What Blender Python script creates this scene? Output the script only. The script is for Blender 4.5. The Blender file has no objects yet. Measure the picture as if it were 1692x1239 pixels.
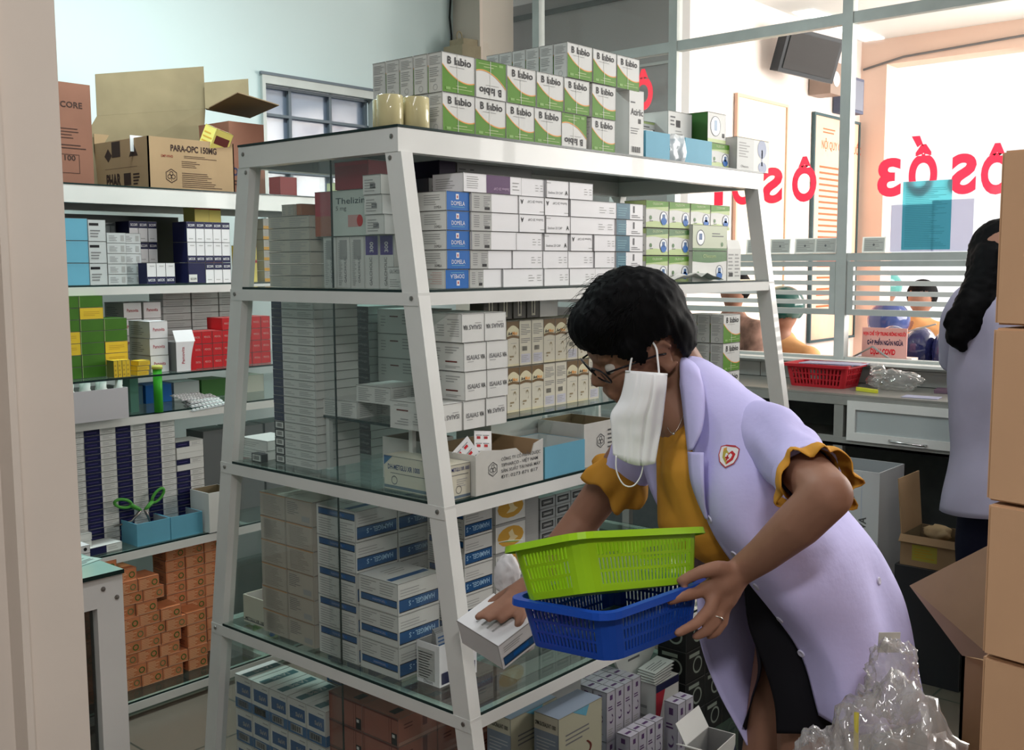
import bpy, bmesh, math, random
from mathutils import Vector, Matrix, noise
random.seed(7)
SC = bpy.context.scene
COL = SC.collection
PI = math.pi

# ---------------------------------------------------------------- camera, sky, lights, exposure
cam = bpy.data.objects.new('camera', bpy.data.cameras.new('camera'))
COL.objects.link(cam)
cam.data.sensor_width = 36.0
cam.data.lens = 36.0 * 1730.0 / 1692.0
cam.data.clip_start = 0.02
cam.matrix_world = Matrix(((0.65560, 0.08222, -0.75062, 0.0),
                           (-0.75509, 0.06505, -0.65238, 0.0),
                           (-0.00481, 0.99449, 0.10473, 1.5),
                           (0, 0, 0, 1)))
SC.camera = cam
SC.view_settings.view_transform = 'Standard'
SC.view_settings.look = 'None'
SC.view_settings.gamma = 1.0
SC.view_settings.use_curve_mapping = False
SC.view_settings.exposure = 0.0

world = bpy.data.worlds.new('daylight')
SC.world = world
world.use_nodes = True
bg = world.node_tree.nodes['Background']
bg.inputs[0].default_value = (1.0, 0.99, 0.985, 1)
bg.inputs[1].default_value = 1.25

def area(name, loc, size, size_y, power, color, target=None):
    l = bpy.data.lights.new(name, 'AREA')
    l.shape = 'RECTANGLE'
    l.size = size
    l.size_y = size_y
    l.energy = power
    l.color = color
    o = bpy.data.objects.new(name, l)
    o.location = loc
    if target is not None:
        d = Vector(target) - Vector(loc)
        o.rotation_euler = d.to_track_quat('-Z', 'Y').to_euler()
    COL.objects.link(o)
    return o

area('ceiling_tube_light_back', (2.0, 3.2, 3.15), 1.2, 0.15, 50, (0.84, 1.0, 1.0))
area('added_front_fill', (0.55, 1.15, 2.65), 1.2, 0.15, 9.5, (0.97, 0.97, 1.0))  # added lamp, hung low to brighten the rack's upper end
area('added_middle_fill', (2.9, 0.6, 3.1), 1.2, 0.25, 18, (0.95, 0.97, 1.0))  # added area lamp to brighten the upper shelf fronts and the coat
area('doorway_tube_light', (-0.2, -0.5, 2.65), 0.6, 0.15, 32, (1.0, 0.96, 0.93))
area('hall_daylight', (7.4, -0.4, 2.6), 4.5, 2.6, 580, (1.0, 0.93, 0.88), (5.6, 1.6, 1.4))

# ---------------------------------------------------------------- materials
_M = {}
def M(name, col=None, rough=0.55, metal=0.0, var=0.0, scale=20.0, bump=0.0, spec=0.16, trans=None, emit=None, translucent=0.0, coat=0.0):
    if name in _M:
        return _M[name]
    m = bpy.data.materials.new(name)
    m.use_nodes = True
    nt = m.node_tree
    b = nt.nodes['Principled BSDF']
    b.inputs['Base Color'].default_value = (*col, 1)
    b.inputs['Roughness'].default_value = rough
    b.inputs['Metallic'].default_value = metal
    b.inputs['Specular IOR Level'].default_value = spec
    if coat:
        b.inputs['Coat Weight'].default_value = coat
    if var or bump:
        tc = nt.nodes.new('ShaderNodeTexCoord')
        n = nt.nodes.new('ShaderNodeTexNoise')
        n.inputs['Scale'].default_value = scale
        n.inputs['Detail'].default_value = 5
        nt.links.new(tc.outputs['Object'], n.inputs['Vector'])
        if var:
            r = nt.nodes.new('ShaderNodeValToRGB')
            r.color_ramp.elements[0].position = 0.3
            r.color_ramp.elements[1].position = 0.7
            r.color_ramp.elements[0].color = (*[c * (1 - var) for c in col], 1)
            r.color_ramp.elements[1].color = (*[min(1, c * (1 + var * 0.6)) for c in col], 1)
            nt.links.new(n.outputs[0], r.inputs[0])
            nt.links.new(r.outputs[0], b.inputs['Base Color'])
        if bump:
            bp = nt.nodes.new('ShaderNodeBump')
            bp.inputs['Strength'].default_value = bump
            bp.inputs['Distance'].default_value = 0.01
            nt.links.new(n.outputs[0], bp.inputs['Height'])
            nt.links.new(bp.outputs[0], b.inputs['Normal'])
    if trans is not None:
        t = nt.nodes.new('ShaderNodeBsdfTransparent')
        t.inputs[0].default_value = (*trans[1], 1)
        mx = nt.nodes.new('ShaderNodeMixShader')
        mx.inputs[0].default_value = trans[0]
        nt.links.new(b.outputs[0], mx.inputs[1])
        nt.links.new(t.outputs[0], mx.inputs[2])
        nt.links.new(mx.outputs[0], nt.nodes['Material Output'].inputs[0])
    if translucent:
        t = nt.nodes.new('ShaderNodeBsdfTranslucent')
        t.inputs[0].default_value = (*col, 1)
        mx = nt.nodes.new('ShaderNodeMixShader')
        mx.inputs[0].default_value = translucent
        nt.links.new(b.outputs[0], mx.inputs[1])
        nt.links.new(t.outputs[0], mx.inputs[2])
        nt.links.new(mx.outputs[0], nt.nodes['Material Output'].inputs[0])
    if emit:
        b.inputs['Emission Color'].default_value = (*emit[1], 1)
        b.inputs['Emission Strength'].default_value = emit[0]
    _M[name] = m
    return m

def glass_mat(name, tint, gloss=0.06, dirt=0.0, dirtcol=(0.7, 0.75, 0.75)):
    m = bpy.data.materials.new(name)
    m.use_nodes = True
    nt = m.node_tree
    nt.nodes.remove(nt.nodes['Principled BSDF'])
    t = nt.nodes.new('ShaderNodeBsdfTransparent')
    t.inputs[0].default_value = (*tint, 1)
    g = nt.nodes.new('ShaderNodeBsdfGlossy')
    g.inputs['Roughness'].default_value = 0.03
    lw = nt.nodes.new('ShaderNodeLayerWeight')
    lw.inputs[0].default_value = 0.5
    pw = nt.nodes.new('ShaderNodeMath')
    pw.operation = 'POWER'
    pw.inputs[1].default_value = 4.0
    nt.links.new(lw.outputs['Facing'], pw.inputs[0])
    fr = nt.nodes.new('ShaderNodeMath')
    fr.operation = 'MULTIPLY_ADD'
    fr.inputs[1].default_value = 0.8
    fr.inputs[2].default_value = gloss
    nt.links.new(pw.outputs[0], fr.inputs[0])
    mx = nt.nodes.new('ShaderNodeMixShader')
    nt.links.new(fr.outputs[0], mx.inputs[0])
    nt.links.new(t.outputs[0], mx.inputs[1])
    nt.links.new(g.outputs[0], mx.inputs[2])
    last = mx
    if dirt:
        d = nt.nodes.new('ShaderNodeBsdfDiffuse')
        d.inputs[0].default_value = (*dirtcol, 1)
        n = nt.nodes.new('ShaderNodeTexNoise')
        n.inputs['Scale'].default_value = 9
        mp = nt.nodes.new('ShaderNodeMath')
        mp.operation = 'MULTIPLY'
        mp.inputs[1].default_value = dirt * 2
        nt.links.new(n.outputs[0], mp.inputs[0])
        m2 = nt.nodes.new('ShaderNodeMixShader')
        nt.links.new(mp.outputs[0], m2.inputs[0])
        nt.links.new(mx.outputs[0], m2.inputs[1])
        nt.links.new(d.outputs[0], m2.inputs[2])
        last = m2
    nt.links.new(last.outputs[0], nt.nodes['Material Output'].inputs[0])
    _M[name] = m
    return m

paint = M('white_painted_aluminium', (0.70, 0.70, 0.67), 0.32, var=0.05, scale=6, bump=0.02, coat=0.2)
paint_dull = M('weathered_aluminium', (0.50, 0.53, 0.51), 0.38, 0.1, var=0.08, scale=9)
steel = M('steel', (0.30, 0.28, 0.26), 0.4, 0.9)
glass = glass_mat('clear_glass', (0.975, 0.99, 0.985), 0.035, 0.008)
glass_green = glass_mat('green_tinted_shelf_glass', (0.80, 0.88, 0.85), 0.05, 0.02, (0.35, 0.42, 0.4))
glass_edge = M('dark_glass_edge', (0.015, 0.03, 0.028), 0.15)
wht = M('white_card', (0.66, 0.66, 0.63), 0.5, var=0.03, scale=12)
wht2 = M('bright_white_card', (0.76, 0.75, 0.76), 0.45, var=0.02, scale=12)
cream = M('cream_card', (0.60, 0.57, 0.46), 0.55, var=0.04, scale=14)
grn = M('leaf_green_print', (0.095, 0.25, 0.018), 0.5, var=0.06, scale=30)
dgrn = M('dark_green_print', (0.05, 0.15, 0.035), 0.42)
lgrn = M('pale_green_print', (0.42, 0.52, 0.22), 0.42)
orange_line = M('orange_print', (0.75, 0.33, 0.08), 0.5)
ink = M('black_ink', (0.012, 0.012, 0.014), 0.5)
grey = M('grey_ink', (0.16, 0.16, 0.165), 0.6)
lgrey = M('light_grey_ink', (0.35, 0.35, 0.34), 0.6)
blue = M('bright_blue_print', (0.008, 0.12, 0.42), 0.5)
navy = M('navy_print', (0.012, 0.014, 0.06), 0.4)
mblue = M('mid_blue_print', (0.02, 0.09, 0.24), 0.4)
teal = M('teal_print', (0.01, 0.11, 0.17), 0.4)
purple = M('purple_print', (0.07, 0.015, 0.09), 0.45)
violet = M('violet_print', (0.10, 0.07, 0.26), 0.45)
brownp = M('brown_print', (0.15, 0.09, 0.035), 0.5)
yellow = M('yellow_print', (0.75, 0.52, 0.04), 0.45)
gold = M('gold_print', (0.60, 0.33, 0.05), 0.45)
red = M('red_print', (0.50, 0.015, 0.02), 0.42)
crimson = M('crimson_print', (0.42, 0.03, 0.05), 0.42)
orange = M('orange_card', (0.60, 0.21, 0.09), 0.5, var=0.15, scale=25)
salmon = M('brown_pink_card', (0.33, 0.12, 0.085), 0.5, var=0.05)
maroon = M('maroon_print', (0.13, 0.025, 0.02), 0.5)
black = M('black_card', (0.018, 0.018, 0.018), 0.4)
cyan = M('sky_blue_card', (0.13, 0.37, 0.50), 0.55, var=0.03)
kraft = M('kraft_cardboard', (0.36, 0.24, 0.135), 0.8, var=0.10, scale=5)
kraft_red = M('reddish_cardboard', (0.23, 0.105, 0.07), 0.8, var=0.10, scale=6)
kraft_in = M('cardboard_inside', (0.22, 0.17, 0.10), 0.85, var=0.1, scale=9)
kraft_warm = M('warm_cardboard', (0.56, 0.34, 0.20), 0.85, var=0.05, scale=4)
seam = M('box_seam', (0.17, 0.165, 0.155), 0.8)
printk = M('dark_brown_ink', (0.045, 0.025, 0.02), 0.7)

# ---------------------------------------------------------------- mesh builder
class MB:
    def __init__(s):
        s.v = []; s.f = []; s.mi = []; s.sm = []; s.mats = []
    def mat(s, m):
        if m not in s.mats:
            s.mats.append(m)
        return s.mats.index(m)
    def add(s, vs, fs, m, smooth=False):
        b = len(s.v)
        s.v += [tuple(p) for p in vs]
        k = s.mat(m)
        for f in fs:
            s.f.append([b + i for i in f]); s.mi.append(k); s.sm.append(smooth)
    def box(s, x0, x1, y0, y1, z0, z1, m, T=None):
        vs = [(x, y, z) for z in (z0, z1) for y in (y0, y1) for x in (x0, x1)]
        if T is not None:
            vs = [T @ Vector(p) for p in vs]
        s.add(vs, [(0, 2, 3, 1), (4, 5, 7, 6), (0, 1, 5, 4), (2, 6, 7, 3), (0, 4, 6, 2), (1, 3, 7, 5)], m)
    def bar(s, a, b, w, h, m, up=(0, 0, 1)):
        a = Vector(a); b = Vector(b); d = (b - a); L = d.length; d.normalize()
        u = Vector(up); sd = d.cross(u)
        if sd.length < 1e-4:
            sd = d.cross(Vector((1, 0, 0)))
        sd.normalize(); u = sd.cross(d)
        vs = []
        for t in (0, L):
            for i, j in ((-1, -1), (1, -1), (1, 1), (-1, 1)):
                vs.append(a + d * t + sd * (i * w / 2) + u * (j * h / 2))
        s.add(vs, [(0, 1, 2, 3), (7, 6, 5, 4), (0, 4, 5, 1), (1, 5, 6, 2), (2, 6, 7, 3), (3, 7, 4, 0)], m)
    def quad(s, a, b, c, d, m, smooth=False):
        s.add([a, b, c, d], [(0, 1, 2, 3)], m, smooth)
    def tube(s, pts, r, m, n=8, closed=False, smooth=True):
        pts = [Vector(p) for p in pts]
        rs = r if isinstance(r, (list, tuple)) else [r] * len(pts)
        N = len(pts); rings = []
        nrm = None
        for i, p in enumerate(pts):
            a = pts[i - 1] if (i or closed) else p
            b = pts[(i + 1) % N] if (i < N - 1 or closed) else p
            t = (b - a).normalized()
            if nrm is None:
                nrm = t.orthogonal().normalized()
            nrm = (nrm - t * nrm.dot(t)).normalized()
            bn = t.cross(nrm)
            rings.append([p + (nrm * math.cos(2 * PI * k / n) + bn * math.sin(2 * PI * k / n)) * rs[i] for k in range(n)])
        vs = [q for rg in rings for q in rg]
        fs = []
        for i in range(N if closed else N - 1):
            j = (i + 1) % N
            for k in range(n):
                fs.append((i * n + k, i * n + (k + 1) % n, j * n + (k + 1) % n, j * n + k))
        if not closed:
            fs.append(tuple(range(n))[::-1]); fs.append(tuple((N - 1) * n + k for k in range(n)))
        s.add(vs, fs, m, smooth)
    def lathe(s, prof, m, n=24, c=(0, 0, 0), smooth=True):
        vs = []; fs = []
        for r, z in prof:
            for k in range(n):
                a = 2 * PI * k / n
                vs.append((c[0] + r * math.cos(a), c[1] + r * math.sin(a), c[2] + z))
        for i in range(len(prof) - 1):
            for k in range(n):
                fs.append((i * n + k, i * n + (k + 1) % n, (i + 1) * n + (k + 1) % n, (i + 1) * n + k))
        s.add(vs, fs, m, smooth)
    def prism(s, poly, z0, z1, m, T=None):
        n = len(poly)
        vs = [(p[0], p[1], z0) for p in poly] + [(p[0], p[1], z1) for p in poly]
        if T is not None:
            vs = [T @ Vector(p) for p in vs]
        fs = [tuple(range(n))[::-1], tuple(range(n, 2 * n))] + [(i, (i + 1) % n, n + (i + 1) % n, n + i) for i in range(n)]
        s.add(vs, fs, m)
    def mesh(s, name):
        me = bpy.data.meshes.new(name)
        me.from_pydata([tuple(p) for p in s.v], [], s.f)
        for m in s.mats:
            me.materials.append(m)
        me.polygons.foreach_set('material_index', s.mi)
        me.polygons.foreach_set('use_smooth', s.sm)
        me.update()
        return me
    def build(s, name, parent=None, loc=(0, 0, 0), rot=(0, 0, 0)):
        return obj(name, s.mesh(name), parent, loc, rot)

def obj(name, me, parent=None, loc=(0, 0, 0), rot=(0, 0, 0)):
    o = bpy.data.objects.new(name, me)
    COL.objects.link(o)
    o.location = loc
    o.rotation_euler = rot
    if parent is not None:
        o.parent = parent
    return o

def tag(o, label, cat, group=None, kind=None):
    if label: o['label'] = label
    if cat: o['category'] = cat
    if group: o['group'] = group
    if kind: o['kind'] = kind
    return o

def struct(mb, name, parent=None, label=None):
    o = mb.build(name, parent)
    if parent is None:
        o['kind'] = 'structure'
    if label: o['label'] = label
    return o

def empty(name, loc, label, cat, group=None, rotz=0.0):
    o = bpy.data.objects.new(name, None)
    COL.objects.link(o)
    o.location = loc
    o.rotation_euler = (0, 0, rotz)
    o.empty_display_size = 0.05
    PACKS.append(o)
    return tag(o, label, cat, group)

def reorigin(o, p):
    """keep an object's mesh where it is and set its origin to p"""
    p = Vector(p)
    o.data.transform(Matrix.Translation(-p))
    o.location = p
    return o

# ---------------------------------------------------------------- lettering
_T = {}
def text_geo(s, bold=0.0):
    k = (s, bold)
    if k in _T:
        return _T[k]
    cu = bpy.data.curves.new('t', 'FONT')
    cu.body = s
    cu.size = 1.0
    cu.offset = bold
    cu.resolution_u = 5 if bold > 0.033 else 2
    o = bpy.data.objects.new('t', cu)
    COL.objects.link(o)
    bpy.context.view_layer.update()
    me = bpy.data.meshes.new_from_object(o.evaluated_get(bpy.context.evaluated_depsgraph_get()))
    vs = [(v.co.x, v.co.y) for v in me.vertices]
    fs = [tuple(p.vertices) for p in me.polygons]
    bpy.data.objects.remove(o); bpy.data.curves.remove(cu); bpy.data.meshes.remove(me)
    if vs:
        x0 = min(v[0] for v in vs); x1 = max(v[0] for v in vs)
    else:
        x0, x1 = 0, 1
    vs = [(v[0] - x0, v[1]) for v in vs]
    _T[k] = (vs, fs, x1 - x0)
    return _T[k]

class Face:
    """a flat side of a thing: O corner, U and V unit directions, W x H size"""
    def __init__(s, mb, O, U, V, W, H, flip=False):
        s.mb = mb; s.O = Vector(O); s.U = Vector(U); s.V = Vector(V); s.W = W; s.H = H; s.flip = flip
        s.N = s.U.cross(s.V)
    def P(s, u, v, lay=1):
        if s.flip:
            u, v = 1 - u, 1 - v
        return s.O + s.U * (u * s.W) + s.V * (v * s.H) + s.N * (0.0003 * lay)
    def rect(s, u0, v0, u1, v1, m, lay=1):
        s.mb.add([s.P(u0, v0, lay), s.P(u1, v0, lay), s.P(u1, v1, lay), s.P(u0, v1, lay)], [(0, 1, 2, 3)], m)
    def poly(s, pts, m, lay=1):
        s.mb.add([s.P(u, v, lay) for u, v in pts], [tuple(range(len(pts)))], m)
    def strip(s, a, b, m, lay=1):
        n = len(a)
        s.mb.add([s.P(*p, lay) for p in a] + [s.P(*p, lay) for p in b], [(i, i + 1, n + i + 1, n + i) for i in range(n - 1)], m)
    def disc(s, u, v, r, m, lay=1, n=18, sx=1.0):
        s.poly([(u + r * sx / s.W * math.cos(2 * PI * k / n), v + r / s.H * math.sin(2 * PI * k / n)) for k in range(n)], m, lay)
    def ring(s, u, v, r, w, m, lay=2, n=20):
        a = [(u + r / s.W * math.cos(2 * PI * k / n), v + r / s.H * math.sin(2 * PI * k / n)) for k in range(n + 1)]
        b = [(u + (r - w) / s.W * math.cos(2 * PI * k / n), v + (r - w) / s.H * math.sin(2 * PI * k / n)) for k in range(n + 1)]
        s.strip(b, a, m, lay)
    def text(s, t, u, v, h, m, lay=2, bold=0.0, width=None, rot=0, mirror=False):
        """cap height h (metres); optional width (metres) the line is fitted to; rot in quarter turns"""
        vs, fs, w = text_geo(t, bold)
        k = h / 0.70
        kx = k if width is None else width / w
        P0 = s.P(u, v, lay)
        U, V = (-s.U, -s.V) if s.flip else (s.U, s.V)
        for _ in range(rot):
            U, V = V, -U
        s.mb.add([P0 + U * (p[0] * kx) + V * (p[1] * k) for p in vs], fs, m)
    def lines(s, u0, v0, u1, v1, n, m, fill=0.45, lay=2, seed=0):
        rnd = random.Random(seed + n * 7 + int(u0 * 100))
        dv = (v1 - v0) / n
        for i in range(n):
            e = u0 + (u1 - u0) * rnd.uniform(0.55, 1.0)
            s.rect(u0, v0 + dv * i, e, v0 + dv * (i + fill), m, lay)
    def barcode(s, u0, v0, u1, v1, bgm=None):
        if bgm:
            s.rect(u0, v0, u1, v1, bgm, 2)
        n = 9
        for i in range(n):
            a = u0 + (u1 - u0) * (0.1 + 0.8 * i / n)
            s.rect(a, v0 + (v1 - v0) * 0.15, a + (u1 - u0) * 0.8 / n * (0.35 + 0.35 * (i % 2)), v1 - (v1 - v0) * 0.12, ink, 3)

_PM = {}
def pack_mesh(key, w, d, h, base, painter=None, name='medicine_box'):
    """a closed folding box, origin at the middle of its bottom; faces F (-Y), E (-X), T (top), R (+X), B (+Y)"""
    if key in _PM:
        return _PM[key]
    mb = MB()
    e = 0.0006
    mb.box(-w / 2 + e, w / 2 - e, -d / 2 + e, d / 2 - e, 0, h - e, base)
    fc = {'F': Face(mb, (-w / 2 + e, -d / 2 + e, 0), (1, 0, 0), (0, 0, 1), w - 2 * e, h - e),
          'E': Face(mb, (-w / 2 + e, d / 2 - e, 0), (0, -1, 0), (0, 0, 1), d - 2 * e, h - e),
          'T': Face(mb, (-w / 2 + e, -d / 2 + e, h - e), (1, 0, 0), (0, 1, 0), w - 2 * e, d - 2 * e),
          'R': Face(mb, (w / 2 - e, -d / 2 + e, 0), (0, 1, 0), (0, 0, 1), d - 2 * e, h - e),
          'B': Face(mb, (w / 2 - e, d / 2 - e, 0), (-1, 0, 0), (0, 0, 1), w - 2 * e, h - e)}
    # thin dark lines painted along the top and one side edge, where stacked boxes meet
    for k in ('F', 'E'):
        f = fc[k]
        f.rect(0, 1 - 0.0011 / h, 1, 1, seam, 5); f.rect(1 - 0.0007 / f.W, 0, 1, 1, seam, 5)
    if painter:
        painter(fc)
    me = mb.mesh(name)
    _PM[key] = me
    return me

ORD = ['first', 'second', 'third', 'fourth', 'fifth', 'sixth', 'seventh', 'eighth', 'ninth', 'tenth', 'eleventh', 'twelfth', 'thirteenth',
       'fourteenth', 'fifteenth', 'sixteenth', 'seventeenth', 'eighteenth', 'nineteenth', 'twentieth', 'twenty-first', 'twenty-second']
def tier(i, n):
    return 'bottom' if i == 0 else ('top' if i == n - 1 else ORD[i] + ' up')
def colm(i, n):
    return 'leftmost' if i == 0 else ('rightmost' if i == n - 1 else ORD[i] + ' from left')

PACKS = []
def pack(me, x, y, z, label, group, dims=None, rotz=0.0, cat='medicine box', name='medicine_box', jit=0.6, rot=None):
    """place a box by the middle of its bottom"""
    rz = rotz + math.radians(random.uniform(-jit, jit))
    o = obj(name, me, None, (x, y, z + 0.0004), (0, 0, rz))
    if rot is not None:
        o.rotation_euler = rot
    PACKS.append(o)
    return tag(o, label, cat, group)
# ---------------------------------------------------------------- the setting
wallm = M('pale_blue_wall_paint', (0.66, 0.77, 0.77), 0.7, var=0.02, scale=1.2, bump=0.01)
beigem = M('beige_wall_paint', (0.66, 0.58, 0.50), 0.7, var=0.03, scale=3)
ceilm = M('white_ceiling', (0.75, 0.77, 0.76), 0.9, var=0.02)
hallw = M('hall_wall_paint', (0.80, 0.60, 0.50), 0.75, var=0.06, scale=2.0)
hallw2 = M('hall_white_paint', (0.84, 0.74, 0.69), 0.75, var=0.04, scale=2.0)
greyw = M('grey_board', (0.34, 0.335, 0.33), 0.7, var=0.04, scale=3)
darkw = M('dark_wall_base', (0.10, 0.11, 0.11), 0.7, var=0.1)
jambm = M('old_cream_door_paint', (0.60, 0.53, 0.47), 0.5, var=0.05, scale=7, bump=0.03)

def tile_mat(name, c1, c2, scale):
    m = bpy.data.materials.new(name)
    m.use_nodes = True
    nt = m.node_tree
    b = nt.nodes['Principled BSDF']
    b.inputs['Roughness'].default_value = 0.3
    tc = nt.nodes.new('ShaderNodeTexCoord')
    br = nt.nodes.new('ShaderNodeTexBrick')
    br.offset = 0.0
    br.inputs['Scale'].default_value = scale
    br.inputs['Brick Width'].default_value = 0.4
    br.inputs['Row Height'].default_value = 0.4
    br.inputs['Mortar Size'].default_value = 0.004
    br.inputs['Color1'].default_value = (*c1, 1)
    br.inputs['Color2'].default_value = (*[c * 0.94 for c in c1], 1)
    br.inputs['Mortar'].default_value = (*c2, 1)
    nt.links.new(tc.outputs['Object'], br.inputs['Vector'])
    nt.links.new(br.outputs[0], b.inputs['Base Color'])
    _M[name] = m
    return m
tile = tile_mat('floor_tiles', (0.17, 0.145, 0.115), (0.05, 0.06, 0.05), 1.0)
tile_out = tile_mat('hall_tiles', (0.62, 0.56, 0.50), (0.3, 0.26, 0.22), 1.0)

mb = MB(); mb.box(-1.2, 4.62, -2.6, 4.5, -0.1, 0, tile); struct(mb, 'floor')
mb = MB(); mb.box(4.62, 12.0, -4.0, 5.2, -0.1, 0, tile_out); o = struct(mb, 'floor_hall')
mb = MB(); mb.box(-1.2, 4.9, -2.6, 4.6, 3.3, 3.4, ceilm); struct(mb, 'ceiling')
mb = MB(); mb.box(4.9, 7.8, -4.0, 5.2, 3.1, 3.2, ceilm); struct(mb, 'ceiling_hall')
# back wall with an opening for the small window
wx0, wx1, wz0, wz1 = 3.215, 3.995, 1.62, 2.453
mb = MB()
mb.box(-1.2, wx0, 4.45, 4.6, 0, 3.3, wallm)
mb.box(wx1, 4.62, 4.45, 4.6, 0, 3.3, wallm)
mb.box(wx0, wx1, 4.45, 4.6, wz1, 3.3, wallm)
mb.box(wx0, wx1, 4.45, 4.6, 0, wz0, wallm)
struct(mb, 'wall_back')
dimw = M('bounce_dimming_wall', (0.26, 0.27, 0.27), 0.8, var=0.05)  # dark colour set on unseen walls to cut bounced light
mb = MB(); mb.box(-1.3, -1.2, 0.9, 4.6, 0, 3.3, dimw); struct(mb, 'wall_left')
mb = MB(); mb.box(-1.2, 4.62, -2.7, -2.6, 0, 3.3, dimw); struct(mb, 'wall_right')
mb = MB(); mb.box(-1.3, -1.2, -2.6, 0.9, 0, 3.3, dimw); struct(mb, 'wall_front_light_stop')  # unseen wall added behind the camera to shut out sky light
mb = MB(); mb.box(4.602, 4.9, 4.235, 4.6, 0, 3.3, beigem); struct(mb, 'wall_column')
# door frame close to the camera
mb = MB()
mb.box(0.338, 0.385, 0.785, 0.90, 0, 2.4, jambm)
mb.box(0.333, 0.3385, 0.778, 0.90, 0, 2.4, jambm)
mb.box(0.12, 0.333, 0.80, 0.90, 0, 2.4, jambm)
mb.box(-1.2, 0.12, 0.82, 0.92, 0, 3.3, jambm)
struct(mb, 'door_1', label='cream painted door frame at the left edge of the view')
# small window in the back wall
bars = M('blue_grey_window_bars', (0.16, 0.19, 0.22), 0.5)
pane_dusk = M('frosted_window_pane', (0.27, 0.32, 0.42), 0.12, var=0.05, scale=4, spec=0.8)
mb = MB()
mb.box(wx0, wx1, 4.43, 4.475, wz1 - 0.045, wz1, paint_dull)
mb.box(wx0, wx0 + 0.02, 4.43, 4.475, wz0, wz1 - 0.045, paint_dull)
mb.box(wx1 - 0.05, wx1, 4.43, 4.475, wz0, wz1 - 0.045, paint_dull)
mb.box(wx0 - 0.01, wx1 + 0.01, 4.425, 4.44, wz1 - 0.004, wz1 + 0.01, bars)
w1 = struct(mb, 'window_1', label='small barred window high in the pale blue wall')
mb = MB(); mb.box(wx0 + 0.02, wx1 - 0.05, 4.50, 4.51, wz0, wz1 - 0.045, pane_dusk)
mb.build('window_pane', w1)
mb = MB()
for x in (3.415, 3.68, 3.93):
    mb.box(x - 0.009, x + 0.009, 4.475, 4.493, wz0, wz1 - 0.045, bars)
for z in (2.40, 2.262, 2.12, 1.98, 1.84, 1.70):
    mb.box(wx0 + 0.02, wx1 - 0.05, 4.472, 4.49, z - 0.007, z + 0.007, bars)
mb.build('window_bars', w1)
# the cable in the corner
cb = MB()
cb.tube([(4.585, 4.438, 3.2), (4.56, 4.436, 2.95), (4.575, 4.438, 2.85), (4.578, 4.438, 2.6), (4.576, 4.438, 2.3)], 0.006, black)
o = cb.build('power_cable'); tag(o, 'black cable running down the corner of the pale blue wall', 'cable')

# partition of aluminium and glass on x = 4.6
part = paint_dull
mb = MB()
yl, yr = 4.235, -2.6
mull = [3.80, 2.912, 2.005, 1.115, 0.225, -0.665, -1.555]
for y in mull:
    mb.box(4.585, 4.635, y - 0.024, y + 0.024, 1.02, 3.3, part)
for z0, z1 in ((2.555, 2.605), (1.51, 1.545), (1.03, 1.075)):
    mb.box(4.59, 4.63, yr, yl, z0, z1, part)
mb.box(4.59, 4.63, yr, yl, 3.24, 3.3, part)
mb.box(4.50, 4.635, yr, yl, 1.05, 1.062, paint)
w2 = struct(mb, 'window_2', label='aluminium and glass partition between pharmacy and waiting hall')
ys = [yl] + mull + [yr]
gb = MB()
for a, b in zip(ys[:-1], ys[1:]):
    for z0, z1 in ((1.545, 2.555), (2.605, 3.24)):
        gb.box(4.606, 4.611, b + 0.02, a - 0.02, z0, z1, glass)
gb.build('window_panes', w2)
for a, b in zip(ys[:-1], ys[1:]):
    sb = MB()
    y1 = a - 0.028; y0 = b + 0.028
    sb.box(4.592, 4.615, y0, y1, 1.265, 1.292, part); sb.box(4.592, 4.615, y0, y1, 1.484, 1.509, part)
    sb.box(4.592, 4.615, y0, y0 + 0.028, 1.292, 1.484, part); sb.box(4.592, 4.615, y1 - 0.028, y1, 1.292, 1.484, part)
    for z in (1.456, 1.41, 1.364, 1.322):
        sb.box(4.594, 4.612, y0 + 0.028, y1 - 0.028, z - 0.0105, z + 0.0105, paint)
    sb.build('slatted_sash', w2)
# red lettering stuck on the glass, it reads from the hall
redl = M('red_vinyl', (0.85, 0.02, 0.05), 0.45)
_nt = redl.node_tree
_tl = _nt.nodes.new('ShaderNodeBsdfTranslucent')
_tl.inputs[0].default_value = (1.0, 0.03, 0.07, 1)
_mx = _nt.nodes.new('ShaderNodeMixShader')
_mx.inputs[0].default_value = 0.6
_nt.links.new(_nt.nodes['Principled BSDF'].outputs[0], _mx.inputs[1])
_nt.links.new(_tl.outputs[0], _mx.inputs[2])
_nt.links.new(_mx.outputs[0], _nt.nodes['Material Output'].inputs[0])
lb = MB()
f = Face(lb, (4.613, 0.0, 0.0), (0, 1, 0), (0, 0, 1), 1.0, 1.0)
for ch, y, z in (('3', 1.755, 1.80), ('Ố', 1.60, 1.797), ('S', 1.44, 1.797), ('Ô', 1.30, 1.79),
                 ('Ô', 2.145, 1.795), ('S', 2.315, 1.795), ('Ố', 2.46, 1.795), ('1', 2.63, 1.795),
                 ('1', 3.46, 2.30), ('Ố', 3.32, 2.30), ('S', 3.18, 2.30), ('Ô', 3.045, 2.30)):
    f.text(ch, y, z, 0.150, redl, 1, bold=0.045, width=(0.05 if ch == '1' else 0.122 if ch in 'ÔỐ' else 0.105))
lb.build('red_lettering', w2)
mb = MB(); mb.box(4.602, 4.66, yr, yl, 0, 1.03, darkw); struct(mb, 'wall_partition_base')
tilew = M('white_splash_tile', (0.42, 0.42, 0.40), 0.3, var=0.05)
mb = MB()
for i in range(14):
    mb.box(4.59, 4.6015, -1.2 + i * 0.3, -1.2 + i * 0.3 + 0.296, 0.962, 1.028, tilew)
struct(mb, 'trim_1')

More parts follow.
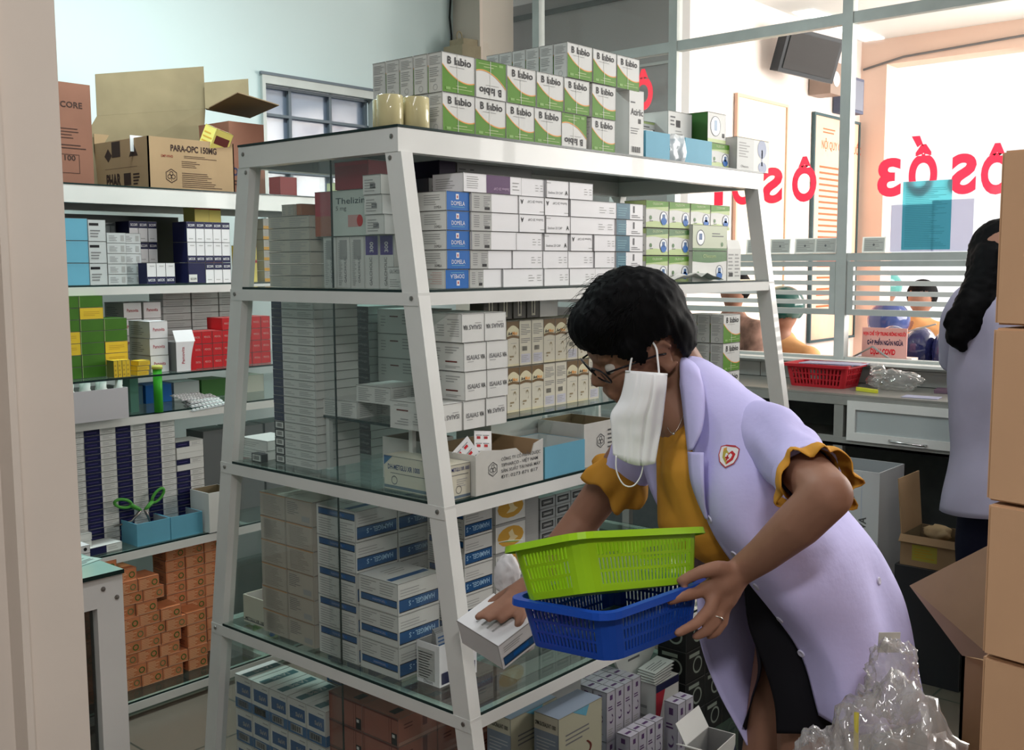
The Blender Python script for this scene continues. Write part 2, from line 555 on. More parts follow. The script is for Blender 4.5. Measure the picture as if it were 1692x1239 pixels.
# the hall beyond
mb = MB()
mb.box(5.2, 7.8, 3.21, 3.35, 0, 3.1, hallw2)
struct(mb, 'wall_hall_left')
mb = MB()
mb.box(5.10, 5.2, 3.19, 5.2, 0, 3.1, greyw)
mb.bar((5.09, 3.19, 3.02), (5.09, 5.2, 3.02), 0.012, 0.03, darkw)
mb.bar((5.092, 3.19, 2.62), (5.092, 5.2, 2.62), 0.008, 0.015, paint_dull)
struct(mb, 'wall_hall_grey')
mb = MB()
mb.box(7.6, 7.8, 3.02, 3.21, 0, 3.1, hallw)
mb.box(7.6, 7.8, 1.80, 1.98, 0, 3.1, hallw)
mb.box(7.6, 7.8, -1.4, -1.2, 0, 3.1, hallw)
mb.box(7.6, 7.8, -4.0, 3.02, 2.92, 3.1, hallw)
struct(mb, 'wall_hall_far')
mb = MB(); mb.tube([(7.59, 3.19, 2.90), (7.59, 2.9, 2.955), (7.59, 2.2, 2.985), (7.59, 1.0, 3.03)], 0.008, grey)
o = mb.build('hall_cable'); tag(o, 'thin grey cable along the beam above the bright opening', 'cable')

# things on the hall wall (y = 3.2)
def poster(name, x0, x1, z0, z1, face, frame, label, cat='poster', painter=None):
    t = empty(name, ((x0 + x1) / 2, 3.205, z0), label, cat)
    mb = MB(); w = (x1 - x0) / 2; h = z1 - z0; q = 0.018
    mb.box(-w, w, -0.022, 0, 0, q, frame); mb.box(-w, w, -0.022, 0, h - q, h, frame)
    mb.box(-w, -w + q, -0.022, 0, q, h - q, frame); mb.box(w - q, w, -0.022, 0, q, h - q, frame)
    mb.build('frame', t)
    mb = MB(); mb.box(-w + q, w - q, -0.012, -0.002, q, h - q, face)
    if painter:
        painter(Face(mb, (-w + q, -0.012, q), (1, 0, 0), (0, 0, 1), 2 * w - 2 * q, h - 2 * q))
    mb.build('sheet', t)
pfr = M('peach_frame', (0.72, 0.46, 0.34), 0.5)
psh = M('cream_sheet', (0.80, 0.68, 0.50), 0.6)
psh2 = M('peach_sheet', (0.80, 0.50, 0.36), 0.6, var=0.05)
poster('notice_board', 5.74, 6.41, 1.0, 2.52, psh, pfr, 'tall blank cream notice board with peach frame on the hall wall', 'notice board')
orr = M('orange_red_ink', (0.65, 0.12, 0.05), 0.6)
def rules(f):
    f.text('NỘI QUY QUẦY THUỐC', 0.16, 0.86, 0.055, orr, 2, 0.02, width=0.66)
    f.lines(0.12, 0.12, 0.95, 0.80, 26, orr, 0.35)
    f.lines(0.18, 0.93, 0.6, 0.96, 2, orr, 0.4)
poster('rules_poster', 6.80, 7.56, 0.95, 2.52, psh2, M('dark_teal_frame', (0.05, 0.09, 0.10), 0.4), 'tall orange rules poster in a dark frame on the hall wall', 'poster', rules)
t = empty('television', (6.37, 3.2, 2.73), 'black television on a bracket high on the hall wall', 'television')
tvm = M('television_black_plastic', (0.02, 0.02, 0.025), 0.3)
scr = M('television_screen', (0.035, 0.03, 0.03), 0.5)
T = Matrix.Rotation(math.radians(16), 4, 'X') @ Matrix.Rotation(math.radians(-28), 4, 'Z')
mb = MB(); mb.box(-0.21, 0.21, -0.24, -0.15, -0.02, 0.25, tvm, T)
mb.build('casing', t)
mb = MB(); mb.box(-0.185, 0.185, -0.248, -0.239, 0.005, 0.225, scr, T); mb.build('screen', t)
mb = MB(); mb.bar((0, -0.14, 0.16), (0, 0, 0.16), 0.06, 0.06, steel); mb.build('bracket', t)
t = empty('wall_speaker', (6.82, 3.2, 2.62), 'small grey box loudspeaker on the hall wall right of the television', 'speaker')
mb = MB(); mb.box(-0.085, 0.085, -0.15, 0, 0, 0.21, M('brown_grey_plastic', (0.30, 0.22, 0.18), 0.5)); mb.build('case', t)
mb = MB(); mb.lathe([(0.001, 0), (0.045, 0.004), (0.05, 0.0)], wht2, 20, smooth=True); mb.build('speaker_cone', t, (0, -0.152, 0.10), (PI / 2, 0, 0))
t = empty('hall_meter_box', (7.22, 3.2, 2.545), 'dark blue box on the hall wall beside the aluminium mullion', 'box')
mb = MB(); mb.box(-0.10, 0.13, -0.12, 0, 0, 0.24, M('dark_blue_grey_box', (0.09, 0.10, 0.16), 0.5)); mb.build('body', t)
mb = MB(); mb.box(-0.08, 0.11, -0.125, -0.119, 0.02, 0.22, M('blue_grey_panel', (0.20, 0.21, 0.26), 0.5)); mb.build('panel', t)

# intercom speaker on the beige column
t = empty('column_loudspeaker', (4.60, 4.34, 2.30), 'old beige loudspeaker hanging on the beige column by a ring', 'speaker')
bm_ = M('yellowed_plastic', (0.40, 0.33, 0.22), 0.55, var=0.08)
bd_ = M('brown_grille', (0.27, 0.20, 0.14), 0.7, var=0.1, scale=80)
mb = MB()
mb.prism([(-0.13, -0.09), (0.0, -0.115), (0.0, 0.075), (-0.13, 0.06)], 0.0, 0.46, bm_)
mb.prism([(-0.10, -0.07), (0.0, -0.09), (0.0, 0.055), (-0.10, 0.04)], 0.46, 0.50, bm_)
mb.build('case', t)
mb = MB()
f = Face(mb, (-0.131, 0.06, 0.03), (0, -1, 0), (0, 0, 1), 0.15, 0.42)
f.poly([(0.08, 0.02), (0.95, 0.02), (0.95, 0.62)] + [(0.515 + 0.435 * math.cos(a), 0.62 + 0.30 * math.sin(a)) for a in [PI * k / 14 for k in range(1, 14)]] + [(0.08, 0.62)], bd_, 2)
for k in range(12):
    f.rect(0.12, 0.08 + 0.05 * k, 0.91, 0.095 + 0.05 * k, brownp, 4)
mb.build('grille', t)
mb = MB(); mb.tube([(-0.06 + 0.022 * math.cos(a), 0.0, 0.522 + 0.03 * math.sin(a)) for a in [2 * PI * k / 14 for k in range(14)]], 0.005, bm_, 6, closed=True)
mb.build('hanging_ring', t)

# ---------------------------------------------------------------- the display racks
def bolt(mb, p, axis):
    T = Matrix.Translation(p) @ (Matrix.Rotation(-PI / 2, 4, 'Y') if axis == 'x' else Matrix.Rotation(PI / 2, 4, 'X'))
    prof = [(0.0055, 0), (0.005, 0.002), (0.0001, 0.003)]
    n = 8; vs = []
    for r, z in prof:
        for k in range(n):
            vs.append(T @ Vector((r * math.cos(2 * PI * k / n), r * math.sin(2 * PI * k / n), z)))
    fs = [(i * n + k, i * n + (k + 1) % n, (i + 1) * n + (k + 1) % n, (i + 1) * n + k) for i in range(2) for k in range(n)]
    mb.add(vs, fs, steel)

def rack(label, x0, x1, yf0, yb0, slope, ztop, levels, toph, end_glass=True, foot=0.0):
    t = empty('display_rack', ((x0 + x1) / 2, (yf0 + yb0) / 2, 0), label, 'display rack')
    ox, oy = (x0 + x1) / 2, (yf0 + yb0) / 2
    X = lambda x: x - ox
    yf = lambda z: yf0 - slope * (ztop - z) - oy
    yb = lambda z: yb0 + slope * (ztop - z) - oy
    def leg(xa, xb, side):
        g = (lambda z: (yf(z), yf(z) + 0.05)) if side == 'f' else (lambda z: (yb(z) - 0.05, yb(z)))
        vs = []
        for z in (foot, ztop - toph):
            a, b = g(z)
            vs += [(X(xa), a, z), (X(xb), a, z), (X(xb), b, z), (X(xa), b, z)]
        mb = MB(); mb.add(vs, [(3, 2, 1, 0), (4, 5, 6, 7), (0, 1, 5, 4), (1, 2, 6, 5), (2, 3, 7, 6), (3, 0, 4, 7)], paint)
        mb.build('leg', t)
    for xa, xb in ((x0, x0 + 0.034), (x1 - 0.034, x1)):
        leg(xa, xb, 'f'); leg(xa, xb, 'b')
    def ring(z0, z1, name, inset=0.0, bars_x=0.03):
        mb = MB()
        zm = z1
        a, b = yf(zm) - 0.001 + inset, yb(zm) + 0.001 - inset
        e = 0.0015
        mb.box(X(x0) - e, X(x1) + e, a, a + bars_x, z0, z1, paint)
        mb.box(X(x0) - e, X(x1) + e, b - bars_x, b, z0, z1, paint)
        mb.box(X(x0) - e, X(x0) + bars_x, a + bars_x, b - bars_x, z0, z1, paint)
        mb.box(X(x1) - bars_x, X(x1) + e, a + bars_x, b - bars_x, z0, z1, paint)
        return mb
    mb = ring(ztop - toph, ztop - 0.006, 'top_frame')
    o = mb.build('top_frame', t)
    g = MB(); e = 0.003
    g.box(X(x0) - e, X(x1) + e, yf(ztop) - e, yb(ztop) + e, ztop - 0.0055, ztop, glass_edge)
    g.build('top_board', t)
    for z in levels:
        mb = ring(z - 0.034, z - 0.006, 'shelf_frame')
        mb.box(X((x0 + x1) / 2) - 0.012, X((x0 + x1) / 2) + 0.012, yf(z) + 0.03, yb(z) - 0.03, z - 0.03, z - 0.008, paint)
        mb.build('shelf_frame', t)
        g = MB()
        a, b = yf(z) + 0.0, yb(z) - 0.0
        g.box(X(x0) + 0.002, X(x1) - 0.002, a + 0.002, b - 0.002, z - 0.0055, z, glass_green)
        g.box(X(x0) + 0.035, X(x1) - 0.035, a - 0.0005, a + 0.0018, z - 0.0056, z + 0.0001, glass_edge)
        g.box(X(x0) - 0.0005, X(x0) + 0.0018, a + 0.05, b - 0.05, z - 0.0056, z + 0.0001, glass_edge)
        g.build('glass_shelf', t)
    bolts = [(X(x0) - 0.002, y, z - 0.018) for z in levels for y in (yf(z) + 0.018, yb(z) - 0.018)]
    bolts += [(X(x0) - 0.002, y, ztop - 0.024) for y in (yf(ztop) + 0.018, yb(ztop) - 0.018)]
    zc_ = ztop - toph - 0.012
    bolts += [(X(x0) - 0.0002, yf(zc_) + 0.036, zc_), (X(x0) - 0.0002, yb(zc_) - 0.036, zc_)]
    for p in bolts:
        bl = MB(); bolt(bl, (0, 0, 0), 'x'); bl.build('bolt', t, p)
    if end_glass:
        zs = [ztop - toph] + levels
        for k in range(len(zs) - 1):
            zt, zb = zs[k], zs[k + 1]
            zt2 = zt if k == 0 else zt - 0.034
            ymid = (yf(0.9) + yb(0.9)) / 2 - 0.02
            for s in (0, 1):
                g = MB()
                xg = X(x0) + 0.010 + 0.008 * s
                if s == 0:
                    q = [(yf(zb) + 0.052, zb), (ymid + 0.01, zb), (ymid + 0.01, zt2), (yf(zt2) + 0.052, zt2)]
                else:
                    q = [(ymid - 0.02, zb), (yb(zb) - 0.052, zb), (yb(zt2) - 0.052, zt2), (ymid - 0.02, zt2)]
                vs = [(xg, y, z) for y, z in q] + [(xg + 0.004, y, z) for y, z in q]
                g.add(vs, [(0, 3, 2, 1), (4, 5, 6, 7), (0, 1, 5, 4), (1, 2, 6, 5), (2, 3, 7, 6), (3, 0, 4, 7)], glass)
                yy = ymid + 0.01 if s == 0 else ymid - 0.02
                if s == 1: g.box(xg - 0.0004, xg + 0.0044, yy - 0.0008, yy + 0.0008, zb + 0.001, zt2 - 0.001, glass_edge)
                g.build('end_glass', t)
    return t
MX0, MX1 = 1.563, 3.19
LV = [1.447, 0.99, 0.535, 0.08]
def FY(z): return 1.679 - 0.155 * (1.8 - z)
def BY(z): return 2.258 + 0.155 * (1.8 - z)
rack('white metal and glass rack in the middle with sloping legs, packed with medicine', MX0, MX1, 1.679, 2.258, 0.155, 1.8, LV, 0.057)
BX0, BX1 = 1.20, 3.30
LB = [1.437, 0.99, 0.545, 0.06]
rack('white metal and glass rack along the pale blue back wall', BX0, BX1, 3.50, 4.0, 0.2, 1.785, LB, 0.066, end_glass=False)

# extra half shelf of glass inside the middle rack, on small brackets
t = empty('inner_glass_shelf', (2.35, 1.86, 1.128), 'narrow inner glass shelf under the white and beige boxes in the middle rack', 'shelf')
g = MB(); g.box(-0.70, 0.46, -0.20, 0.20, -0.006, 0, glass_green); g.box(-0.70, 0.46, -0.2008, -0.199, -0.0062, 0.0001, glass_edge); g.box(-0.7006, -0.699, -0.2, 0.2, -0.0062, 0.0001, glass_edge)
g.build('glass_plate', t)
for x in (-0.69, 0.445):
    for y in (-0.11, 0.19):
        g = MB(); g.box(x - 0.006, x + 0.006, y - 0.006, y + 0.006, -0.1375, -0.0065, paint); g.build('support_post', t)

# ---------------------------------------------------------------- counter under the partition
t = empty('counter', (4.37, 1.4, 0), 'long steel topped counter under the glass partition', 'counter')
ctop = M('steel_counter_top', (0.34, 0.33, 0.30), 0.28, 0.35, var=0.1, scale=8)
cfr = M('grey_counter_frame', (0.27, 0.27, 0.25), 0.5, var=0.06)
mb = MB(); mb.box(-0.21, 0.215, -3.6, 1.5, 0.952, 0.96, ctop); mb.build('countertop', t)
mb = MB()
mb.box(-0.215, -0.19, -3.6, 1.5, 0.915, 0.951, cfr); mb.box(-0.215, -0.19, -3.6, 1.5, 0.745, 0.78, cfr)
mb.box(-0.215, 0.21, -3.6, 1.5, 0.745, 0.755, cfr)
mb.build('front_rails', t)
for y in (1.48, 0.41, -0.75, -1.9, -3.58):
    mb = MB(); mb.box(-0.213, -0.18, y - 0.02, y + 0.02, 0, 0.915, cfr); mb.build('leg', t)
d = MB()
for x0, x1, z0, z1 in ((-0.45, 0.37, 0.900, 0.935), (-0.45, 0.37, 0.770, 0.805)):
    d.box(-0.222, -0.205, x0, x1, z0, z1, paint)
for x0, x1 in ((0.335, 0.37), (-0.45, -0.415)):
    d.box(-0.222, -0.205, x0, x1, 0.805, 0.900, paint)
d.box(-0.214, -0.210, -0.415, 0.335, 0.805, 0.90, M('grey_frosted_glass', (0.42, 0.46, 0.46), 0.2))
dd = d.build('sliding_door', t)
h = MB()
h.tube([(-0.223, 0.19, 0.787), (-0.24, 0.17, 0.786), (-0.24, 0.06, 0.783), (-0.223, 0.04, 0.782)], 0.005, M('chrome', (0.7, 0.7, 0.7), 0.2, 1.0))
h.build('handle', dd)

# small glass desk in the lower left corner
DX, DY, DZ = 1.114, 2.09, 0.85
t = empty('glass_desk', (DX - 0.3, DY + 0.25, 0), 'low white framed glass cabinet with mint glass top beside the doorway', 'cabinet')
for x in (0.262, -0.60):
    for y in (-0.25, 0.25):
        mb = MB(); mb.box(x - 0.022, x + 0.038, y, y + 0.035, 0, DZ - 0.008, paint); mb.build('leg', t)
for q in ((-0.578, 0.24, -0.25, -0.22, DZ - 0.075, DZ - 0.008), (-0.578, 0.24, -0.25, -0.22, 0.05, 0.09), (0.27, 0.30, -0.215, 0.25, DZ - 0.06, DZ - 0.008)):
    mb = MB(); mb.box(*q, paint); mb.build('rail', t)
for p in ((0.285, -0.2502, DZ - 0.06), (0.255, -0.2502, DZ - 0.035)):
    mb = MB(); bolt(mb, (0, 0, 0), 'y'); mb.build('bolt', t, p)
mb = MB(); mb.box(-0.62, 0.30, -0.256, 0.30, DZ - 0.0078, DZ, M('mint_glass', (0.36, 0.56, 0.52), 0.12, spec=0.6, var=0.08, scale=6)); mb.box(-0.62, 0.301, -0.2572, -0.2562, DZ - 0.009, DZ, glass_edge)
mb.build('glass_top', t)
mb = MB(); mb.box(-0.575, 0.237, -0.235, -0.231, 0.092, DZ - 0.078, glass_mat('smoked_glass', (0.34, 0.36, 0.35), 0.05, 0.08, (0.2, 0.2, 0.19))); mb.build('front_glass', t)
for i, (x, y, r) in enumerate(((2.031,4.063,0.300),)):
    (x, y, r) = ((1.095,2.199,0.850)[0] - 0.03, (1.095,2.199,0.850)[1] + 0.01, 0.3)
    pb = MB(); pb.box(-0.05, 0.05, -0.035, 0.035, 0, 0.0012, M('pale_mint_paper', (0.45, 0.62, 0.56), 0.6))
    ff = Face(pb, (-0.05, -0.035, 0.0012), (1, 0, 0), (0, 1, 0), 0.10, 0.07); ff.lines(0.1, 0.1, 0.9, 0.9, 7, grey, 0.3)
    o = pb.build('paper_slip', None, (x, y, DZ + 0.0006), (0, 0, r)); tag(o, 'pale paper slip lying on the mint glass top', 'paper')
# red plastic stool
t = empty('plastic_stool', (0.86, 1.70, 0), 'red plastic stool in front of the low glass cabinet', 'stool')
rp = M('red_plastic', (0.55, 0.02, 0.03), 0.35, coat=0.2)
mb = MB(); mb.prism([(-0.13 + 0.0, -0.13), (0.13, -0.13), (0.13, 0.13), (-0.13, 0.13)], 0.42, 0.45, rp); mb.build('seat', t)
for sx in (-1, 1):
    for sy in (-1, 1):
        mb = MB(); mb.bar((sx * 0.115, sy * 0.115, 0.42), (sx * 0.15, sy * 0.15, 0.0), 0.035, 0.035, rp); mb.build('leg', t)
# ---------------------------------------------------------------- packaging designs
M('grey_card', (0.42, 0.42, 0.40), 0.5)
def txt_block(f, seed=0, two=True, m=lgrey):
    if two:
        f.lines(0.06, 0.12, 0.46, 0.90, 7, m, 0.42, seed=seed)
        f.lines(0.54, 0.12, 0.94, 0.90, 7, m, 0.42, seed=seed + 3)
    else:
        f.lines(0.1, 0.12, 0.9, 0.9, 8, m, 0.42, seed=seed)

def d_swoosh(flip):
    def p(fc):
        f = fc['F']; f.flip = flip
        n = 14
        cur = [(i / n, 0.27 + 0.42 * (1 - i / n / 0.80) ** 2 if i / n < 0.80 else 0.27 + 0.9 * (i / n - 0.80) ** 2) for i in range(n + 1)]
        f.strip([(u, 0) for u, v in cur], cur, grn, 1)
        f.strip([(u, v - 0.012) for u, v in cur], [(u, v + 0.02) for u, v in cur], orange_line, 2)
        f.text('B', 0.16, 0.72, 0.0165, ink, 3, 0.018)
        f.text('labio', 0.38, 0.72, 0.0165, ink, 3, 0.018, width=0.054)
        f.rect(0.24, 0.645, 0.68, 0.66, lgrey, 2)
        f.rect(0.30, 0.10, 0.92, 0.115, lgrn, 3); f.rect(0.42, 0.17, 0.75, 0.19, lgrn, 3)
        f.rect(0.10, 0.06, 0.24, 0.13, M('mid_green_print', (0.22, 0.40, 0.10), 0.45), 3)
        f.rect(0.46, 0.0, 0.475, 1.0, M('clear_tape_edge', (0.62, 0.62, 0.58), 0.25), 4) if not flip else f.rect(0.52, 0.0, 0.535, 1.0, M('clear_tape_edge'), 4)
        for k in ('E', 'R'):
            e = fc[k]; e.flip = flip
            e.lines(0.10, 0.70, 0.90, 0.94, 6, lgrey, 0.4, seed=2); e.lines(0.10, 0.40, 0.90, 0.66, 5, lgrey, 0.4, seed=5)
            e.lines(0.10, 0.27, 0.85, 0.36, 2, lgrey, 0.4, seed=8)
            e.ring(0.5, 0.12, 0.007, 0.0012, lgrey)
        fc['T'].lines(0.1, 0.3, 0.9, 0.7, 2, lgrey, 0.3)
    return p
SW = [pack_mesh('sw%d' % k, 0.1055, 0.0455, 0.0875, wht, d_swoosh(bool(k))) for k in (0, 1)]

def d_blue_end(flip, tx='DOMELA'):
    def p(fc):
        f = fc['F']; f.flip = flip
        f.rect(0, 0, 1, 1, blue, 1)
        f.text(tx, 0.20, 0.26, 0.0095, wht2, 2, 0.0, width=0.044)
        f.rect(0.40, 0.58, 0.53, 0.86, wht2, 2); f.rect(0.44, 0.64, 0.49, 0.78, crimson, 3)
        f.rect(0.2, 0.16, 0.78, 0.19, cyan, 2)
        e = fc['E']; e.flip = flip
        e.lines(0.52, 0.30, 0.93, 0.9, 5, lgrey, 0.35, seed=3); e.lines(0.08, 0.15, 0.4, 0.85, 6, M('pale_red_ink', (0.6, 0.42, 0.38), 0.6), 0.3, seed=1)
        e.text(tx, 0.74, 0.10, 0.006, ink, 2, width=0.022)
    return p
DB = [pack_mesh('db%d' % k, 0.0755, 0.15, 0.0432, wht, d_blue_end(bool(k))) for k in (0, 1)]

def d_slim(kind):
    def p(fc):
        f = fc['F']
        if kind == 0:      # blank side with faint marks
            f.lines(0.62, 0.3, 0.78, 0.75, 3, lgrey, 0.25); f.lines(0.84, 0.3, 0.96, 0.75, 3, lgrey, 0.25)
        elif kind in (1, 2):   # end with name
            f.flip = kind == 1
            f.text('Stadnex 20 CAP', 0.08, 0.22, 0.0062, grey, 2, width=0.058)
            f.text('A', 0.84, 0.20, 0.010, ink, 2, 0.04)
            f.rect(0.02, 0.82, 0.2, 0.86, lgrey, 2)
            f.rect(0, 0, 0.02, 1, black, 2)
            f.flip = False
        elif kind == 3:    # grey printed end and blank side
            f.rect(0, 0, 0.42, 1, M('grey_card', (0.42, 0.42, 0.40), 0.5), 1)
            f.lines(0.05, 0.2, 0.20, 0.9, 6, grey, 0.3); f.lines(0.25, 0.3, 0.40, 0.9, 6, grey, 0.3, seed=4)
            f.rect(0.27, 0.10, 0.38, 0.26, ink, 2)
        elif kind == 4:    # dark purple band
            f.rect(0.38, 0, 0.80, 1, purple, 1)
            f.lines(0.05, 0.2, 0.3, 0.9, 6, lgrey, 0.3)
            f.flip = True; f.text('Stadnex 20 CAP', 0.22, 0.68, 0.006, M('pale_pink_ink', (0.5, 0.35, 0.5), 0.5), 2, width=0.055)
            f.flip = False; f.lines(0.84, 0.25, 0.97, 0.8, 3, lgrey, 0.3)
        fc['E'].lines(0.1, 0.2, 0.9, 0.8, 5, lgrey, 0.3)
    return p
def slim(kind, w): return pack_mesh('sl%d_%.3f' % (kind, w), w, 0.10, 0.0432, wht2, d_slim(kind))

def d_teal(kind):
    def p(fc):
        f = fc['F']
        a = (0.0, 0.5) if kind == 0 else (0.0, 0.36)
        f.rect(a[0], 0, a[1], 1, teal, 1)
        f.lines(0.06, 0.2, 0.4, 0.8, 4, M('pale_teal_ink', (0.2, 0.4, 0.45), 0.5), 0.25)
        f.rect(0.62, 0.42, 0.68, 0.85, grey, 2); f.lines(0.56, 0.12, 0.9, 0.34, 2, grey, 0.4)
    return p
TE = [pack_mesh('te%d' % k, 0.127, 0.10, 0.0432, wht2, d_teal(k)) for k in (0, 1)]

def wave(f, v0, v1, m, lay=1, up=1.0):
    n = 12
    a = [(i / n, v0 + 0.03 * math.sin(i / n * 5)) for i in range(n + 1)]
    f.strip(a, [(i / n, v1) for i in range(n + 1)], m, lay)
def d_green(kind):
    def p(fc):
        f = fc['F']
        wave(f, 0.66, 1.0, lgrn, 1)
        n = 12
        f.strip([(i / n, 0.72 + 0.08 * i / n) for i in range(n + 1)], [(i / n, 0.98) for i in range(n + 1)], grn if kind % 2 else dgrn, 2)
        f.strip([(i / n, 0.0) for i in range(n + 1)], [(i / n, 0.14 + 0.1 * math.sin(i / n * 3 + 0.4)) for i in range(n + 1)], lgrn, 1)
        f.disc(0.78, 0.36, 0.018, M('white_gloss_print', (0.75, 0.78, 0.8), 0.3), 3)
        f.ring(0.78, 0.36, 0.019, 0.002, navy, 4)
        f.rect(0.72, 0.3, 0.84, 0.50, mblue, 5); f.disc(0.78, 0.24, 0.011, blue, 5, sx=1.3)
        f.disc(0.2, 0.36, 0.006, dgrn, 3); f.rect(0.16, 0.22, 0.30, 0.25, grey, 3)
        f.text('OLESOM', 0.28, 0.84, 0.0065, M('pale_lime_ink', (0.6, 0.7, 0.4), 0.5), 4, width=0.05)
        e = fc['E']; e.rect(0, 0.8, 1, 1, lgrn, 1); txt_block(e, 4)
    return p
OG = [pack_mesh('og%d' % k, 0.1155, 0.075, 0.0765, wht, d_green(k)) for k in (0, 1)]
def d_green_big(fc):
    f = fc['F']
    f.strip([(i / 10, 0.66 - 0.05 * math.sin(i / 3)) for i in range(11)], [(i / 10, 1) for i in range(11)], dgrn, 1)
    f.ring(0.78, 0.30, 0.021, 0.002, navy, 3); f.disc(0.78, 0.30, 0.019, M('white_gloss_print'), 2); f.rect(0.74, 0.26, 0.82, 0.44, mblue, 4); f.disc(0.78, 0.16, 0.013, blue, 4, sx=1.3)
    f.disc(0.16, 0.26, 0.006, dgrn, 3); f.text('Olesom', 0.30, 0.78, 0.010, lgrn, 3, width=0.075)
    e = fc['R']; txt_block(e, 2); e.rect(0.1, 0.1, 0.3, 0.2, ink, 3)
OGB = pack_mesh('ogb', 0.205, 0.10, 0.092, wht, d_green_big)
def d_green_big2(fc):
    f = fc['F']; f.rect(0, 0, 1, 1, M('pale_green_card', (0.52, 0.56, 0.42), 0.5), 1)
    f.ring(0.22, 0.5, 0.024, 0.0022, navy, 3); f.disc(0.22, 0.5, 0.021, M('white_gloss_print'), 2); f.rect(0.18, 0.42, 0.26, 0.66, mblue, 4)
    f.lines(0.55, 0.55, 0.95, 0.75, 2, grey, 0.4); f.disc(0.85, 0.25, 0.007, dgrn, 3); f.rect(0, 0, 1, 0.1, dgrn, 2)
OGC = pack_mesh('ogc', 0.205, 0.10, 0.078, wht, d_green_big2)

def d_isa(flip):
    def p(fc):
        f = fc['F']; f.flip = flip
        f.text('ISAIAS', 0.12, 0.40, 0.0105, grey, 2, 0.012, width=0.041); f.text('VIA', 0.74, 0.40, 0.0105, ink, 2, 0.02, width=0.015)
        f.rect(0.14, 0.32, 0.42, 0.345, lgrey, 2)
        e = fc['E']; e.flip = flip
        e.rect(0.62, 0.30, 0.86, 0.35, maroon, 2); e.lines(0.06, 0.2, 0.3, 0.85, 8, lgrey, 0.35); e.lines(0.36, 0.4, 0.55, 0.85, 5, lgrey, 0.35, seed=4); e.lines(0.62, 0.62, 0.9, 0.9, 3, lgrey, 0.4, seed=6); e.lines(0.62, 0.1, 0.92, 0.2, 2, lgrey, 0.4)
    return p
IS = [pack_mesh('is%d' % k, 0.073, 0.16, 0.065, wht, d_isa(bool(k))) for k in (0, 1)]

def d_sto(kind):
    def p(fc):
        f = fc['F']
        if kind == 0:
            f.rect(0, 0.74, 1, 1, brownp, 1)
            f.poly([(0, 0.62), (1, 0.70), (1, 0.80)] + [(1 - i / 8, 0.80 + 0.10 * math.sin(PI * i / 8)) for i in range(1, 8)] + [(0, 0.78)], M('pale_yellow_print', (0.62, 0.57, 0.38), 0.5), 2)
            f.text('Agi', 0.08, 0.685, 0.0085, ink, 3, 0.03, width=0.016); f.text('Mot', 0.45, 0.69, 0.0085, orange_line, 3, 0.03, width=0.019)
            f.strip([(i / 8, 0.60 + 0.03 * math.sin(PI * i / 8)) for i in range(9)], [(i / 8, 0.655 + 0.03 * math.sin(PI * i / 8)) for i in range(9)], brownp, 3)
            pts = [(0.62 + 0.12 * math.cos(a), 0.33 + 0.10 * math.sin(a)) for a in [PI * 0.9 - k * 0.42 for k in range(10)]]
            for a, b in zip(pts[:-1], pts[1:]):
                f.strip([a, (a[0], a[1] + 0.035)], [b, (b[0], b[1] + 0.035)], M('stomach_brown', (0.28, 0.22, 0.12), 0.5), 3)
            f.rect(0.24, 0.20, 0.55, 0.235, M('stomach_brown'), 3); f.rect(0.24, 0.14, 0.36, 0.17, M('stomach_brown'), 3)
            f.rect(0.3, 0.50, 0.8, 0.51, lgrey, 2); f.rect(0, 0, 1, 0.05, M('pale_yellow_print'), 1)
        else:
            f.lines(0.1, 0.68, 0.92, 0.93, 7, grey, 0.35); f.lines(0.1, 0.50, 0.9, 0.62, 3, grey, 0.35, seed=5)
            f.barcode(0.14, 0.30, 0.70, 0.44); f.rect(0.12, 0.05, 0.9, 0.25, M('pale_lilac_card', (0.5, 0.5, 0.56), 0.5), 1); f.lines(0.15, 0.08, 0.85, 0.24, 4, lgrey, 0.35)
        fc['E'].lines(0.1, 0.1, 0.9, 0.9, 12, lgrey, 0.35)
    return p
ST = [pack_mesh('st%d' % k, 0.0475, 0.09, 0.115, cream, d_sto(k)) for k in (0, 1)]

def d_thin(kind):
    def p(fc):
        e = fc['E']
        if kind == 0:
            e.rect(0.0, 0, 0.245, 1, navy, 1); e.rect(0.04, 0.45, 0.2, 0.5, grey, 2); e.lines(0.62, 0.25, 0.96, 0.8, 3, lgrey, 0.35); e.lines(0.28, 0.3, 0.55, 0.7, 2, lgrey, 0.3)
        elif kind == 1:
            e.rect(0.0, 0, 0.245, 1, ink, 1); e.rect(0.03, 0.14, 0.215, 0.86, wht, 2); e.barcode(0.05, 0.2, 0.2, 0.82); e.lines(0.62, 0.25, 0.96, 0.8, 3, lgrey, 0.35); e.lines(0.28, 0.3, 0.55, 0.7, 2, lgrey, 0.3)
        else:
            e.rect(0.63, 0, 1, 1, M('charcoal_card', (0.05, 0.05, 0.055), 0.5), 1); e.text('DH-Metglu', 0.70, 0.3, 0.006, lgrey, 2, width=0.045); e.lines(0.05, 0.3, 0.5, 0.8, 3, lgrey, 0.3)
    return p
TH = [pack_mesh('th%d' % k, 0.14, 0.175, 0.0222, [wht, wht, M('pale_mint_card', (0.46, 0.52, 0.49), 0.5)][k], d_thin(k)) for k in range(3)]

